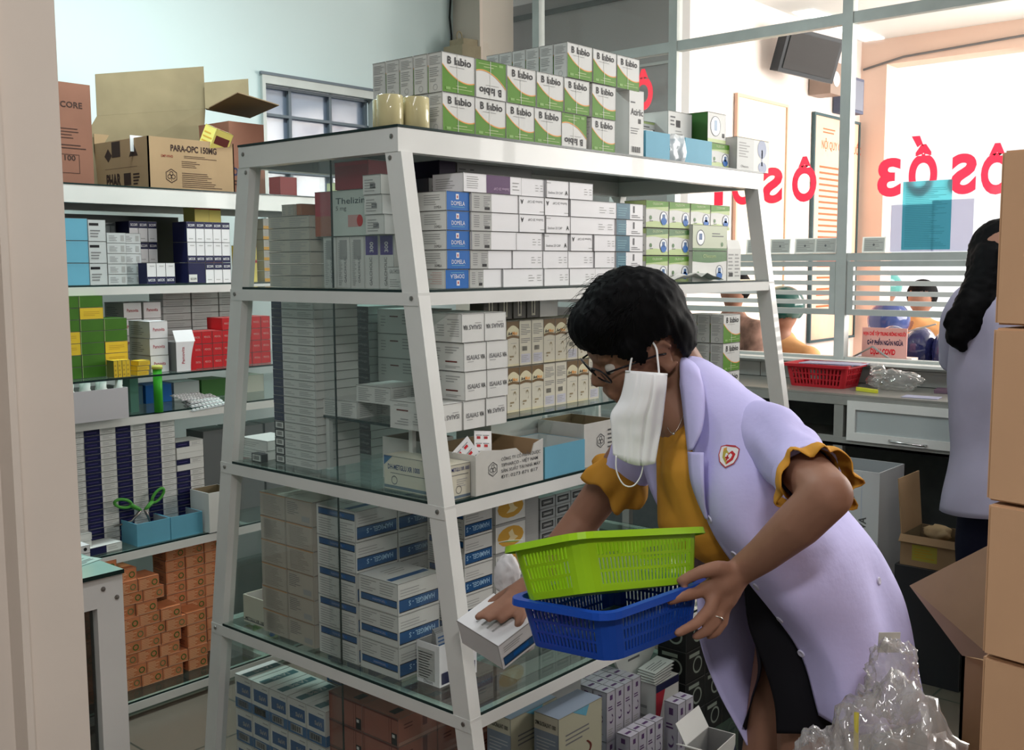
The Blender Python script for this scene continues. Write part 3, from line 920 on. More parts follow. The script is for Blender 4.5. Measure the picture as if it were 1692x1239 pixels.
def d_gal(fc):
    e = fc['E']
    e.text('GALCHOLIC', 0.68, 0.10, 0.008, grey, 2, 0.01, width=0.062, rot=1)
    e.lines(0.1, 0.05, 0.42, 0.9, 22, lgrey, 0.4); e.rect(0.2, 0.55, 0.75, 0.93, M('grey_print_block', (0.36, 0.36, 0.35), 0.6), 1)
GA = pack_mesh('ga', 0.11, 0.050, 0.122, wht, d_gal)
def d_gal2(fc):
    e = fc['E']; e.rect(0.05, 0.63, 0.92, 0.99, violet, 1); e.text('300', 0.6, 0.68, 0.012, wht2, 2, 0.02, width=0.024, rot=1)
    e.text('GALCHOLIC', 0.5, 0.05, 0.009, grey, 2, 0.01, width=0.065, rot=1)
GA2 = pack_mesh('ga2', 0.11, 0.050, 0.122, wht, d_gal2)

def d_pink(fc):
    e = fc['E']
    e.lines(0.12, 0.10, 0.88, 0.9, 12, M('beige_grey_ink', (0.27, 0.24, 0.20), 0.6), 0.3); e.lines(0.15, 0.08, 0.5, 0.9, 12, M('beige_ink', (0.42, 0.37, 0.32), 0.6), 0.5, seed=3)
    e.rect(0, 0.95, 1, 1, orange_line, 2)
def d_pink2(fc):
    e = fc['E']; e.lines(0.06, 0.35, 0.5, 0.9, 7, grey, 0.3); e.rect(0.6, 0.12, 0.9, 0.35, M('grey_print_block'), 2); e.rect(0, 0.97, 1, 1, orange_line, 2)
bei = M('greyed_beige_card', (0.48, 0.43, 0.36), 0.55, var=0.05)
PK = [pack_mesh('pk0', 0.13, 0.108, 0.0625, bei, d_pink), pack_mesh('pk1', 0.13, 0.108, 0.0625, bei, d_pink2)]

def d_ham(kind):
    def p(fc):
        e = fc['E']
        b0 = 0.70 if kind == 0 else 0.24
        e.rect(0.05, b0, 0.97, b0 + 0.19, mblue, 1); e.rect(0.05, b0 + 0.19, 0.97, b0 + 0.215, ink, 2); e.rect(0.05, b0 - 0.025, 0.97, b0, ink, 2)
        e.rect(0.35, b0 + 0.05, 0.72, b0 + 0.14, blue, 2); e.text('HAMIGEL', 0.36, b0 + 0.055, 0.0055, lgrey, 3, width=0.045)
        if kind == 0:
            e.lines(0.05, 0.05, 0.48, 0.62, 7, lgrey, 0.35); e.lines(0.54, 0.05, 0.96, 0.62, 7, lgrey, 0.35, seed=3)
        else:
            e.lines(0.05, 0.55, 0.46, 0.95, 5, lgrey, 0.35); e.lines(0.54, 0.55, 0.96, 0.95, 5, lgrey, 0.35, seed=3)
        f = fc['F']
        f.rect(0.02, 0.10, 0.98, 0.46, mblue, 1); f.rect(0.02, 0.46, 0.98, 0.49, ink, 2); f.rect(0.02, 0.07, 0.98, 0.10, ink, 2)
        f.flip = True; f.text('HAMIGEL - S', 0.12, 0.62, 0.012, M('pale_blue_ink', (0.35, 0.55, 0.75), 0.5), 3, 0.02, width=0.085); f.flip = False
        f.lines(0.05, 0.58, 0.75, 0.85, 3, lgrey, 0.25)
        t = fc['T']; t.rect(0.04, 0.2, 0.96, 0.34, mblue, 1); t.lines(0.3, 0.55, 0.9, 0.85, 3, lgrey, 0.3)
    return p
HM = [pack_mesh('hm0', 0.135, 0.149, 0.0755, wht, d_ham(0)), pack_mesh('hm1', 0.135, 0.138, 0.0765, wht, d_ham(1))]
HF = pack_mesh('hm2', 0.105, 0.13, 0.072, wht, d_ham(0))

def d_orn(fc):
    f = fc['F']
    n = 14
    f.poly([(0.5 + 0.44 * math.cos(2 * PI * k / n), 0.48 + 0.36 * math.sin(2 * PI * k / n)) for k in range(n)], gold, 1)
    f.poly([(0.35, 0.3), (0.48, 0.45), (0.42, 0.62), (0.55, 0.72), (0.62, 0.5), (0.75, 0.4), (0.60, 0.30)], M('pale_gold_print', (0.75, 0.62, 0.35), 0.5), 2)
    f.rect(0, 0.9, 1, 1, lgrey, 1)
YE = pack_mesh('ye', 0.118, 0.10, 0.0755, wht, d_orn)
def d_dkl(fc):
    f = fc['F']; f.ring(0.3, 0.5, 0.0, 0.0, ink)
    f.rect(0.10, 0.22, 0.86, 0.78, ink, 1); f.rect(0.16, 0.32, 0.80, 0.68, M('dark_grey_card', (0.12, 0.12, 0.12), 0.5), 2); f.rect(0.24, 0.44, 0.7, 0.56, lgrey, 3)
DK = pack_mesh('dk', 0.066, 0.09, 0.0305, M('mid_grey_card', (0.30, 0.31, 0.31), 0.5), d_dkl)

def d_savi(fc):
    e = fc['E']
    e.rect(0, 0, 1, 0.30, blue, 1); e.rect(0, 0.0, 1, 0.30, M('savi_blue', (0.03, 0.13, 0.30), 0.45), 2)
    e.barcode(0.12, 0.05, 0.78, 0.27, wht)
    e.rect(0.10, 0.42, 0.92, 0.78, mblue, 1); e.text('SaVi', 0.42, 0.53, 0.011, lgrey, 3, 0.03, width=0.03); e.rect(0.6, 0.86, 0.9, 0.89, lgrey, 2)
    t = fc['T']; t.rect(0.05, 0.35, 0.95, 0.70, M('dull_teal_print', (0.05, 0.14, 0.16), 0.5), 1); t.text('SaVi', 0.3, 0.45, 0.02, lgrey, 2, 0.02, width=0.06)
    f = fc['F']; f.rect(0, 0, 1, 0.30, M('savi_blue'), 1); f.rect(0.1, 0.42, 0.9, 0.78, mblue, 1)
SV = pack_mesh('sv', 0.13, 0.0785, 0.0955, wht, d_savi)
def d_brn(fc):
    e = fc['E']
    e.rect(0, 0.90, 1, 1, maroon, 1); e.rect(0.80, 0.0, 0.96, 0.42, ink, 1); e.rect(0.83, 0.25, 0.90, 0.36, wht, 2)
    e.rect(0.80, 0, 0.815, 0.9, maroon, 2); e.rect(0.74, 0, 0.75, 0.9, maroon, 2); e.rect(0.03, 0.04, 0.04, 0.9, maroon, 2)
    f = fc['F']; f.rect(0.62, 0.38, 0.74, 0.98, maroon, 1); f.lines(0.14, 0.55, 0.5, 0.8, 2, maroon, 0.35); f.rect(0, 0, 1, 0.12, M('pale_salmon', (0.42, 0.22, 0.17), 0.5), 1)
    fc['T'].rect(0.1, 0.2, 0.35, 0.38, ink, 1)
BR = pack_mesh('br', 0.13, 0.128, 0.0695, salmon, d_brn)

def d_orange(k):
    def p(fc):
        f = fc['F']
        f.rect(0, 0.0, 1, 0.06, M('pale_orange_print', (0.75, 0.40, 0.22), 0.5), 1)
        f.lines(0.06, 0.12, 0.62, 0.9, 6, M('pale_orange_print'), 0.55, seed=k)
        f.ring(0.78, 0.45, 0.011, 0.0035, dgrn if k else M('dull_green_print', (0.16, 0.20, 0.08), 0.5), 3)
        fc['E'].lines(0.1, 0.2, 0.9, 0.8, 4, maroon, 0.3)
    return p
OR = [pack_mesh('or%d' % k, 0.078, 0.09, 0.042, orange, d_orange(k)) for k in (0, 1)]
def d_navyw(k):
    def p(fc):
        f = fc['F']
        f.rect(0, 0, 0.5, 1, navy, 1); f.rect(0.08, 0.42, 0.4, 0.5, violet, 2); f.lines(0.58, 0.25, 0.92, 0.85, 3, lgrey, 0.35)
    return p
NW = pack_mesh('nw', 0.114, 0.09, 0.0213, wht, d_navyw(0))
def d_scofi(flip):
    def p(fc):
        f = fc['F']; f.flip = flip
        f.rect(0, 0.66, 1, 1, navy, 1); f.text('SCOFI', 0.14, 0.76, 0.009, wht2, 2, 0.02, width=0.027); f.rect(0.2, 0.14, 0.7, 0.17, lgrey, 2)
        fc['E'].rect(0, 0, 1, 1, navy, 1); fc['T'].rect(0, 0, 1, 1, navy, 1)
    return p
SF = [pack_mesh('sf%d' % k, 0.0365, 0.10, 0.076, wht2, d_scofi(bool(k))) for k in (0, 1)]
def d_pam(fc):
    f = fc['F']; f.text('Pamovita', 0.18, 0.42, 0.012, crimson, 2, 0.01, width=0.045)
    fc['E'].rect(0, 0, 1, 1, M('grey_card'), 1); fc['E'].lines(0.1, 0.2, 0.9, 0.8, 5, grey, 0.3)
PA = pack_mesh('pa', 0.071, 0.14, 0.060, wht2, d_pam)
def d_red(fc):
    f = fc['F']; f.text('MEXCOL', 0.2, 0.45, 0.007, M('pale_red_ink'), 2, width=0.026); fc['T'].lines(0.1, 0.3, 0.9, 0.7, 2, M('pale_red_ink'), 0.3)
RD = pack_mesh('rd', 0.042, 0.10, 0.045, red, d_red)
GR = pack_mesh('gr', 0.083, 0.10, 0.0393, M('moss_green_card', (0.06, 0.17, 0.02), 0.5, var=0.08), lambda fc: fc['F'].rect(0, 0, 0.02, 1, lgrn, 1))
def d_yel(fc):
    fc['F'].lines(0.15, 0.3, 0.85, 0.75, 3, M('ochre_ink', (0.5, 0.3, 0.03), 0.5), 0.3); fc['E'].rect(0, 0, 1, 1, dgrn, 1)
YL = pack_mesh('yl', 0.083, 0.10, 0.0393, yellow, d_yel)
def d_gw(fc):
    f = fc['F']; f.rect(0.05, 0.72, 0.6, 0.84, ink, 1); f.lines(0.1, 0.2, 0.9, 0.6, 3, grey, 0.35)
GW = pack_mesh('gw', 0.064, 0.10, 0.0745, M('pale_grey_card', (0.50, 0.52, 0.52), 0.5), d_gw)
GW2 = pack_mesh('gw2', 0.072, 0.10, 0.036, M('pale_grey_card'), lambda fc: (fc['F'].lines(0.1, 0.2, 0.6, 0.8, 4, grey, 0.3), fc['F'].rect(0.72, 0.2, 0.9, 0.75, lgrey, 2)))

# ---------------------------------------------------------------- on top of the middle rack
Z0 = 1.8
g1 = 'green and white boxes stacked on top of the middle rack'
def swb(x, y, z, flip, label): pack(SW[flip], x, y, z, label, g1, jit=0.5)
YF = 1.714
for i in range(6):
    x = 1.766 + 0.108 * i + (0.02 if i == 5 else 0)
    swb(x, YF, Z0, int(i == 4), 'green and white box on the rack top, bottom tier, front row, %s' % colm(i, 6))
for i in range(6):
    x = 1.768 + 0.111 * i + (0.008 if i == 5 else 0)
    swb(x, YF + 0.002, Z0 + 0.089, int(i == 1), 'green and white box on the rack top, second tier, front row, %s' % colm(i, 6))
for i in range(3):
    swb(2.221 + 0.110 * i, YF, Z0 + 0.178, 0, 'green and white box on the rack top, topmost tier, front %s one' % ['left', 'middle', 'right'][i])
for k in range(1, 5):
    for tr in range(2):
        swb(1.766, YF + 0.047 * k, Z0 + 0.089 * tr, 0, 'green and white box on the rack top, leftmost pile, %s tier, %s behind front' % (['bottom', 'second'][tr], ORD[k - 1]))
for k in range(1, 6):
    for tr in range(3):
        swb(2.221, YF + 0.047 * k, Z0 + 0.089 * tr, 0, 'green and white box on the rack top, tallest pile, %s tier, %s behind front' % (['bottom', 'second', 'topmost'][tr], ORD[k - 1]))
def d_at(fc):
    f = fc['F']; f.text('Atirlic', 0.10, 0.62, 0.018, ink, 2, 0.01, width=0.06); f.rect(0.62, 0.5, 0.8, 0.57, ink, 2)
    f.lines(0.1, 0.34, 0.9, 0.45, 3, grey, 0.3); f.barcode(0.1, 0.04, 0.9, 0.16); f.rect(0.1, 0.80, 0.4, 0.82, grey, 2)
pack(pack_mesh('at', 0.072, 0.06, 0.182, wht, d_at), 2.483, 1.722, Z0, 'tall white box with black lettering at the right end of the green and white boxes', None, jit=0)
# rolls of clear tape
tp = M('clear_yellowish_tape', (0.62, 0.55, 0.30), 0.18, coat=0.5)
core = M('tape_core_card', (0.5, 0.4, 0.25), 0.8)
for i, (x, y) in enumerate(((1.600, 1.742), (1.660, 1.722), (1.640, 1.80))):
    t = empty('tape_roll', (x, y, Z0 + 0.0005), ['roll of clear yellowish tape at the left front corner of the rack top', 'roll of clear yellowish tape right against the green and white boxes', 'roll of clear yellowish tape behind the two front rolls'][i], 'tape roll', 'rolls of clear tape on top of the middle rack')
    mb = MB(); mb.lathe([(0.013, 0), (0.028, 0), (0.0295, 0.002), (0.0295, 0.068), (0.028, 0.07), (0.013, 0.07), (0.013, 0)], tp, 28); mb.build('tape', t)
    mb = MB(); mb.lathe([(0.0115, 0), (0.0128, 0), (0.0128, 0.07), (0.0115, 0.07), (0.0115, 0)], core, 20); mb.build('core', t)

# right-hand things on the rack top
def open_box(name, x, y, z, w, d, h, m, label, rz=0.0, cat='box', inner=None, paint_f=None, flaps=(), group=None, wall=0.0025):
    """an open carton: four walls and a bottom; flaps = list of (side, length, angle from outside horizontal in degrees)"""
    t = empty(name, (x, y, z), label, cat, group, rz)
    mb = MB(); a, b = w / 2, d / 2
    mb.box(-a, a, -b, -b + wall, 0, h, m); mb.box(-a, a, b - wall, b, 0, h, m)
    mb.box(-a, -a + wall, -b + wall, b - wall, 0, h, m); mb.box(a - wall, a, -b + wall, b - wall, 0, h, m)
    mb.box(-a + wall, a - wall, -b + wall, b - wall, 0, wall, m)
    if inner is not None:
        e = 0.0003
        mb.quad((-a + wall + e, b - wall - e, wall), (a - wall - e, b - wall - e, wall), (a - wall - e, b - wall - e, h - e), (-a + wall + e, b - wall - e, h - e), inner)
        mb.quad((a - wall - e, b - wall, wall), (a - wall - e, -b + wall, wall), (a - wall - e, -b + wall, h - e), (a - wall - e, b - wall, h - e), inner)
        mb.quad((-a + wall + e, b - wall, wall), (-a + wall + e, -b + wall, wall), (-a + wall + e, -b + wall, h - e), (-a + wall + e, b - wall, h - e), inner)
    if paint_f:
        paint_f({'F': Face(mb, (-a, -b, 0), (1, 0, 0), (0, 0, 1), w, h), 'E': Face(mb, (-a, b, 0), (0, -1, 0), (0, 0, 1), d, h), 'R': Face(mb, (a, -b, 0), (0, 1, 0), (0, 0, 1), d, h)})
    mb.build('body', t)
    for side, L, ang in flaps:
        fb = MB(); an = math.radians(ang); dx, dz = math.cos(an) * L, math.sin(an) * L
        nx, nz = -math.sin(an) * wall, math.cos(an) * wall
        if side in 'FB':
            s = -1 if side == 'F' else 1
            p = [(s * b, h), (s * (b + dx), h + dz), (s * (b + dx + nx), h + dz + nz), (s * (b + nx), h + nz)]
            vs = [(-a, q[0], q[1]) for q in p] + [(a, q[0], q[1]) for q in p]
        else:
            s = -1 if side == 'E' else 1
            p = [(s * a, h), (s * (a + dx), h + dz), (s * (a + dx + nx), h + dz + nz), (s * (a + nx), h + nz)]
            vs = [(q[0], -b, q[1]) for q in p] + [(q[0], b, q[1]) for q in p]
        fb.add(vs, [(0, 1, 2, 3), (7, 6, 5, 4), (0, 4, 5, 1), (1, 5, 6, 2), (2, 6, 7, 3), (3, 7, 4, 0)], m)
        fb.build('flap', t)
    return t
open_box('tray_box', 2.600, 1.752, Z0, 0.125, 0.11, 0.078, cyan, 'sky blue card box on the rack top, just right of the tall white box', cat='box', inner=wht)
open_box('tray_box', 2.826, 1.752, Z0, 0.155, 0.11, 0.076, cyan, 'sky blue card box on the rack top left of the small green box', cat='box', inner=wht)
def d_pouch(fc): fc['F'].lines(0.1, 0.6, 0.9, 0.9, 2, ink, 0.4); fc['F'].ring(0.75, 0.4, 0.014, 0.003, mblue)
PO = pack_mesh('po', 0.11, 0.03, 0.09, wht, d_pouch)
pack(PO, 2.600, 1.765, Z0 + 0.0035, 'white folded carton standing inside the left sky blue box', None, jit=4, name='folded_carton', cat='carton')
# plastic wrapped corner between the two blue boxes
mb = MB(); wrap = M('clear_plastic_wrap', (0.75, 0.80, 0.82), 0.12, spec=0.9, trans=(0.35, (1, 1, 1)))
rnd = random.Random(3); pts = []
for i in range(7):
    for j in range(6):
        pts.append((0.075 * i / 6 + rnd.uniform(-0.004, 0.004), -0.012 + rnd.uniform(-0.008, 0.008) + (0.01 if i == 0 else 0), 0.078 * j / 5 + (rnd.uniform(-0.003, 0.003) if j else 0)))
mb.add(pts, [(i * 6 + j, (i + 1) * 6 + j, (i + 1) * 6 + j + 1, i * 6 + j + 1) for i in range(6) for j in range(5)], wrap, True)
o = mb.build('plastic_wrap', None, (2.668, 1.706, Z0 + 0.001)); tag(o, 'crumpled clear plastic wrap between the two sky blue boxes on the rack top', 'plastic')
pack(OG[1], 2.972, 1.745, Z0, 'small green and white box on the rack top right of the blue boxes', None, jit=1)
def d_fold(fc):
    e = fc['F']; e.ring(0.12, 0.4, 0.017, 0.003, mblue, 2); e.lines(0.4, 0.5, 0.9, 0.8, 2, grey, 0.4); e.disc(0.85, 0.25, 0.007, grey, 2); e.rect(0, 0.85, 1, 1, lgrn, 1)
pack(pack_mesh('f1', 0.16, 0.09, 0.05, wht, d_fold), 2.685, 1.85, Z0 + 0.0785, 'flat white and green carton lying across the blue boxes on the rack top', None, jit=1)
def d_fold2(fc):
    e = fc['F']; e.lines(0.08, 0.5, 0.3, 0.9, 3, grey, 0.4); e.rect(0.32, 0.45, 0.5, 0.7, ink, 2); e.lines(0.3, 0.1, 0.7, 0.4, 3, lgrey, 0.3)
pack(pack_mesh('f2', 0.135, 0.09, 0.085, wht, d_fold2), 2.812, 1.80, Z0 + 0.0765, 'white printed carton standing on the right sky blue box', None, jit=0)
def d_f3(fc):
    e = fc['F']; e.disc(0.42, 0.55, 0.030, M('white_gloss_print'), 2); e.ring(0.42, 0.55, 0.031, 0.002, grey, 3); e.rect(0.35, 0.4, 0.5, 0.75, M('grey_blue_print', (0.25, 0.35, 0.48), 0.4), 3); e.rect(0, 0, 1, 0.12, lgrn, 1); e.rect(0.8, 0.2, 0.92, 0.34, ink, 3)
    l = fc['E']; l.rect(0, 0, 1, 1, dgrn, 1); fc['T'].rect(0, 0, 1, 1, M('pale_green_card'), 1)
pack(pack_mesh('f3', 0.112, 0.12, 0.092, wht, d_f3), 2.952, 1.768, Z0 + 0.0772, 'white carton with a grey tooth-like emblem, dark green side, on the right boxes', None, jit=0)
def d_f4(fc):
    e = fc['F']; e.rect(0, 0, 0.52, 1, M('pale_grey_card2', (0.55, 0.56, 0.54), 0.5), 1); e.lines(0.06, 0.4, 0.4, 0.9, 6, lgrey, 0.4); e.text('Olesom', 0.12, 0.08, 0.008, ink, 2, width=0.05)
    e.disc(0.78, 0.72, 0.03, M('slate_print', (0.16, 0.2, 0.32), 0.4), 2, sx=1.0); e.rect(0.765, 0.2, 0.80, 0.7, M('slate_print'), 2); e.disc(0.8, 0.15, 0.018, M('slate_print'), 2, sx=1.6)
pack(pack_mesh('f4', 0.215, 0.10, 0.104, wht, d_f4), 3.085 + 0.062, 1.735, Z0, 'white carton with a slate blue palm print at the far end of the rack top', None, jit=0)

# ---------------------------------------------------------------- upper shelf of the middle rack
Z1 = LV[0]
yf = 1.66 + 0.05
gdb = 'blue ended boxes piled behind the front leg'
for i in range(4):
    pack(DB[0], 1.729, yf + 0.027, Z1 + 0.044 + 0.0438 * i, 'white box with bright blue end behind the front leg, %s of four' % ['lowest', 'second up', 'third up', 'highest'][i], gdb, jit=1)
pack(DB[1], 1.725, yf + 0.027, Z1, 'blue ended box with upside down lettering at the bottom of the blue pile', gdb, jit=1)
gs = 'slim white boxes piled in the upper shelf of the middle rack'
rows = [  # (x0, x1, kind)
    [(1.768, 1.878, 3), (1.880, 2.032, 0), (2.034, 2.134, 0), (2.136, 2.245, 0), (2.247, 2.332, 0)],
    [(1.770, 1.914, 3), (1.917, 2.03, 0), (2.032, 2.132, 0), (2.134, 2.244, 0), (2.247, 2.337, 0)],
    [(1.770, 1.927, 3), (1.930, 2.028, 0), (2.037, 2.133, 2), (2.143, 2.238, 1), (2.242, 2.337, 0)],
    [(1.770, 1.936, 3), (1.938, 2.037, 1), (2.039, 2.138, 2), (2.141, 2.336, 0)],
    [(1.770, 1.933, 3), (1.940, 2.038, 1), (2.040, 2.138, 1), (2.142, 2.342, 0)],
    [(1.745, 1.948, 4), (1.950, 2.038, 0), (2.042, 2.132, 2), (2.137, 2.236, 0)]]
for r, row in enumerate(rows):
    for i, (a, b, k) in enumerate(row):
        e = {0: 'plain', 1: 'black marked', 2: 'black marked', 3: 'grey printed', 4: 'dark purple banded'}[k]
        pack(slim(k, b - a), (a + b) / 2, yf + random.uniform(-0.002, 0.003), Z1 + 0.0438 * r, 'slim %s white box on the upper shelf, %s tier, %s' % (e, tier(r, 6), colm(i, len(row))), gs, jit=0.5)
gt = 'teal and white boxes in the upper shelf of the middle rack'
for r in range(5):
    pack(TE[r % 2], 2.408, yf, Z1 + 0.0438 * r, 'teal and white slim box left of the green boxes, %s of the pile' % tier(r, 5), gt, jit=1)
# darker boxes behind
def plain(key, w, d, h, m, p=None): return pack_mesh(key, w, d, h, m, p)
gy = M('plain_grey_card', (0.36, 0.36, 0.35), 0.55)  # grey card for rear cartons and box insides
pack(plain('pb1', 0.06, 0.10, 0.0432, M('dark_plum_card', (0.04, 0.025, 0.06), 0.5)), 1.940, 1.95, Z1 + 0.274, 'dark plum box peeking over the slim white boxes on the upper shelf', None)
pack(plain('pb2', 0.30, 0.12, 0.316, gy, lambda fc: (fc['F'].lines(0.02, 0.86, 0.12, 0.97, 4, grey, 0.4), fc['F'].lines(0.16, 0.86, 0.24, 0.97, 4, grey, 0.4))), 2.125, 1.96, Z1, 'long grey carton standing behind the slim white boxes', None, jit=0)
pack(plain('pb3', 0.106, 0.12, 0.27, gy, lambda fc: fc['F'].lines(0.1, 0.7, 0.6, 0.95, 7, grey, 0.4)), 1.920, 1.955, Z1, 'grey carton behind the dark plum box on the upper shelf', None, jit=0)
pack(plain('pb4', 0.06, 0.12, 0.285, blue, lambda fc: fc['F'].text('MOXI', 0.15, 0.84, 0.02, wht2, 2, width=0.04)), 1.815, 1.98, Z1, 'tall blue box at the back behind the front leg of the rack', None, jit=0)
gg = 'green and white boxes in the right of the upper shelf'
for c in range(4):
    for r in range(3):
        if r == 0 and c >= 2: continue
        if r == 1 and c >= 2: continue
        pack(OG[(r + 1) % 2], 2.564 + 0.1185 * c, yf + 0.0, Z1 + 0.0785 * r, 'green and white box at upper shelf right, %s tier, %s' % (tier(r, 3), colm(c, 4)), gg, jit=0.8)
for c in (0, 1):
    for r in (0, 1):
        pack(OG[r], 2.80 + 0.1185 * c, yf + 0.14, Z1 + 0.0785 * r, 'green and white box behind the big green boxes, %s tier, %s' % (['bottom', 'second'][r], ['left', 'right'][c]), gg, jit=0.8)
pack(OGB, 2.839, yf - 0.0, Z1, 'big white carton with a dark green top half on the upper shelf, lower of two', None, jit=0)
pack(OGC, 2.839, yf - 0.0, Z1 + 0.0925, 'big pale green carton with a round blue emblem on the upper shelf', None, jit=0)
t = open_box('opened_carton', 2.997, 1.715, Z1, 0.085, 0.10, 0.10, wht, 'opened white carton with raised flaps at the right end of the upper shelf', 0.0, 'carton',
         paint_f=lambda fc: (txt_block(fc['F'], 5), fc['F'].rect(0.12, 0.12, 0.4, 0.24, ink, 3)), flaps=(('F', 0.03, 110), ('E', 0.05, 70)))
t = open_box('opened_carton', 2.455, 1.668, Z1, 0.10, 0.05, 0.028, teal, 'small dark teal tray box behind the bending person\'s hair on the shelf', 0.1, 'carton')
mb = MB(); rnd = random.Random(5); pts = []
for i in range(10):
    for j in range(5):
        pts.append((0.30 * i / 9, 0.04 * j / 4, max(0.0, 0.016 + rnd.uniform(-0.008, 0.010)) * math.sin(PI * i / 9) + 0.002))
mb.add(pts, [(i * 5 + j, (i + 1) * 5 + j, (i + 1) * 5 + j + 1, i * 5 + j + 1) for i in range(9) for j in range(4)], wht, True)
o = mb.build('paper_sheet', None, (2.56, 1.622, Z1 + 0.002)); tag(o, 'crumpled white leaflet lying along the front edge of the upper shelf', 'paper')

# left end of the upper shelf, seen through the end glass
XE = 1.60
ge = 'beige printed boxes at the left end of the upper shelf'
def d_beige(fc):
    e = fc['E']; e.lines(0.06, 0.1, 0.42, 0.9, 5, lgrey, 0.35); e.lines(0.52, 0.1, 0.96, 0.9, 5, lgrey, 0.35, seed=4)
BG = pack_mesh('bg', 0.12, 0.168, 0.0288, M('dull_cream_card', (0.50, 0.48, 0.41), 0.55), d_beige)
for r in range(6):
    pack(BG, XE + 0.075, 2.135, Z1 + 0.0293 * r, 'dull cream printed box at the rack end, %s in its pile' % tier(r, 6), ge, jit=0.6)
pack(plain('bgo', 0.05, 0.02, 0.028, M('rust_print_card', (0.35, 0.12, 0.05), 0.5)), XE + 0.04, 2.092, Z1 + 0.176, 'small rust coloured box on the cream printed pile', None)
pack(plain('bg2', 0.10, 0.05, 0.0285, M('dull_cream_card'), d_beige), XE + 0.075, 2.21 - 0.06, Z1 + 0.1762, 'short cream box topping the cream printed pile at the rack end', None)
gga = 'upright white boxes at the left end of the upper shelf'
for i in range(3):
    pack(GA, XE + 0.085, 1.996 - 0.0505 * i, Z1, 'upright white box with grey print at the rack end, %s' % colm(i, 5), gga, jit=0.5)
for i in range(2):
    pack(GA2, XE + 0.085, 1.996 - 0.0505 * (3 + i), Z1, 'upright white box with violet band and sideways lettering, %s one' % ['left', 'right'][i], gga, jit=0.5)
def d_g3(fc): fc['E'].text('GALCHOLIC', 0.1, 0.7, 0.009, grey, 2, width=0.035); fc['E'].lines(0.1, 0.1, 0.9, 0.5, 4, lgrey, 0.3)
pack(pack_mesh('g3', 0.02, 0.05, 0.05, wht, d_g3), 1.618, 1.742, Z1, 'small white carton leaning in front of the violet banded boxes', None)
# the pink capsule box and its twin above
def d_thel(fc):
    e = fc['E']
    e.rect(0.0, 0, 0.34, 1, crimson, 1); e.rect(0, 0, 0.34, 0.45, M('rusty_print', (0.36, 0.10, 0.05), 0.5), 2)
    e.text('Thelizin', 0.40, 0.70, 0.0145, M('slate_ink', (0.05, 0.08, 0.09), 0.5), 2, 0.005, width=0.105)
    e.text('5 mg', 0.40, 0.56, 0.010, grey, 2, width=0.038)
    n = 16
    e.poly([(0.84 + 0.055 * math.cos(2 * PI * k / n), 0.32 + 0.13 * math.sin(2 * PI * k / n)) for k in range(n)], red, 2)
    e.rect(0.62, 0.19, 0.84, 0.45, M('pale_rose_print', (0.55, 0.32, 0.30), 0.5), 1)
pack(pack_mesh('thel', 0.12, 0.196, 0.107, M('pale_mint_white_card', (0.55, 0.62, 0.57), 0.5), d_thel), XE + 0.085, 1.945, Z1 + 0.1225, 'white box with crimson side panel and red capsule print at the rack end', None, jit=0)
pack(plain('thel2', 0.12, 0.12, 0.065, M('dark_crimson_card', (0.30, 0.03, 0.045), 0.5), lambda fc: fc['E'].rect(0, 0.85, 1, 1, crimson, 1)), XE + 0.085, 1.906, Z1 + 0.230, 'dark crimson box under the rack top on the capsule box', None, jit=0)
gm = 'white printed boxes piled beside the capsule box'
WB = pack_mesh('wb', 0.06, 0.062, 0.044, wht, lambda fc: (fc['E'].lines(0.1, 0.15, 0.9, 0.85, 5, lgrey, 0.35), fc['E'].rect(0.4, 0.3, 0.7, 0.55, grey, 2)))
for r in range(3):
    pack(WB, XE + 0.020, 1.788 + 0.004 * r, Z1 + 0.1225 + 0.0445 * r, 'white printed box against the front leg, %s of the three' % ['lowest', 'middle', 'highest'][r], gm, jit=2)

# ---------------------------------------------------------------- middle shelf of the middle rack
Z2 = LV[1]
gth = 'thin navy and white boxes in the tall pile'
for r in range(19):
    k = 1 if r < 5 else 0
    pack(TH[k], 1.70, 2.150, Z2 + 0.0223 * r, 'thin %s box in the tallest pile at the rack end, %s' % ('barcoded' if k else 'navy and white', 'bottom' if r == 0 else ('top' if r == 18 else ORD[r] + ' up')), gth, jit=0.7)
gt2 = 'thin pale boxes behind the tall pile'
for r in range(18):
    pack(TH[2], 1.925, 2.205, Z2 + 0.0223 * r, 'thin pale mint box with charcoal end in the inner pile, %s' % ('bottom' if r == 0 else ('top' if r == 17 else ORD[r] + ' up')), gt2, jit=0.7)
# flat boxes at the far left bottom
fl = pack_mesh('fl', 0.10, 0.12, 0.026, wht, lambda fc: fc['E'].lines(0.1, 0.2, 0.9, 0.8, 3, lgrey, 0.3))
pack(fl, 1.672, 2.33, Z2, 'flat white box at the left corner of the middle shelf, lower', 'flat white boxes in the left corner of the middle shelf')
pack(fl, 1.676, 2.325, Z2 + 0.0264, 'flat white box at the left corner of the middle shelf, upper', 'flat white boxes in the left corner of the middle shelf')
bcb = pack_mesh('bcb', 0.02, 0.045, 0.0225, ink, lambda fc: (fc['E'].rect(0.1, 0.12, 0.9, 0.88, wht, 1), fc['E'].barcode(0.12, 0.15, 0.88, 0.85)))
pack(bcb, 1.608, 2.275, Z2, 'small black edged barcode box in front of the flat white boxes', None)
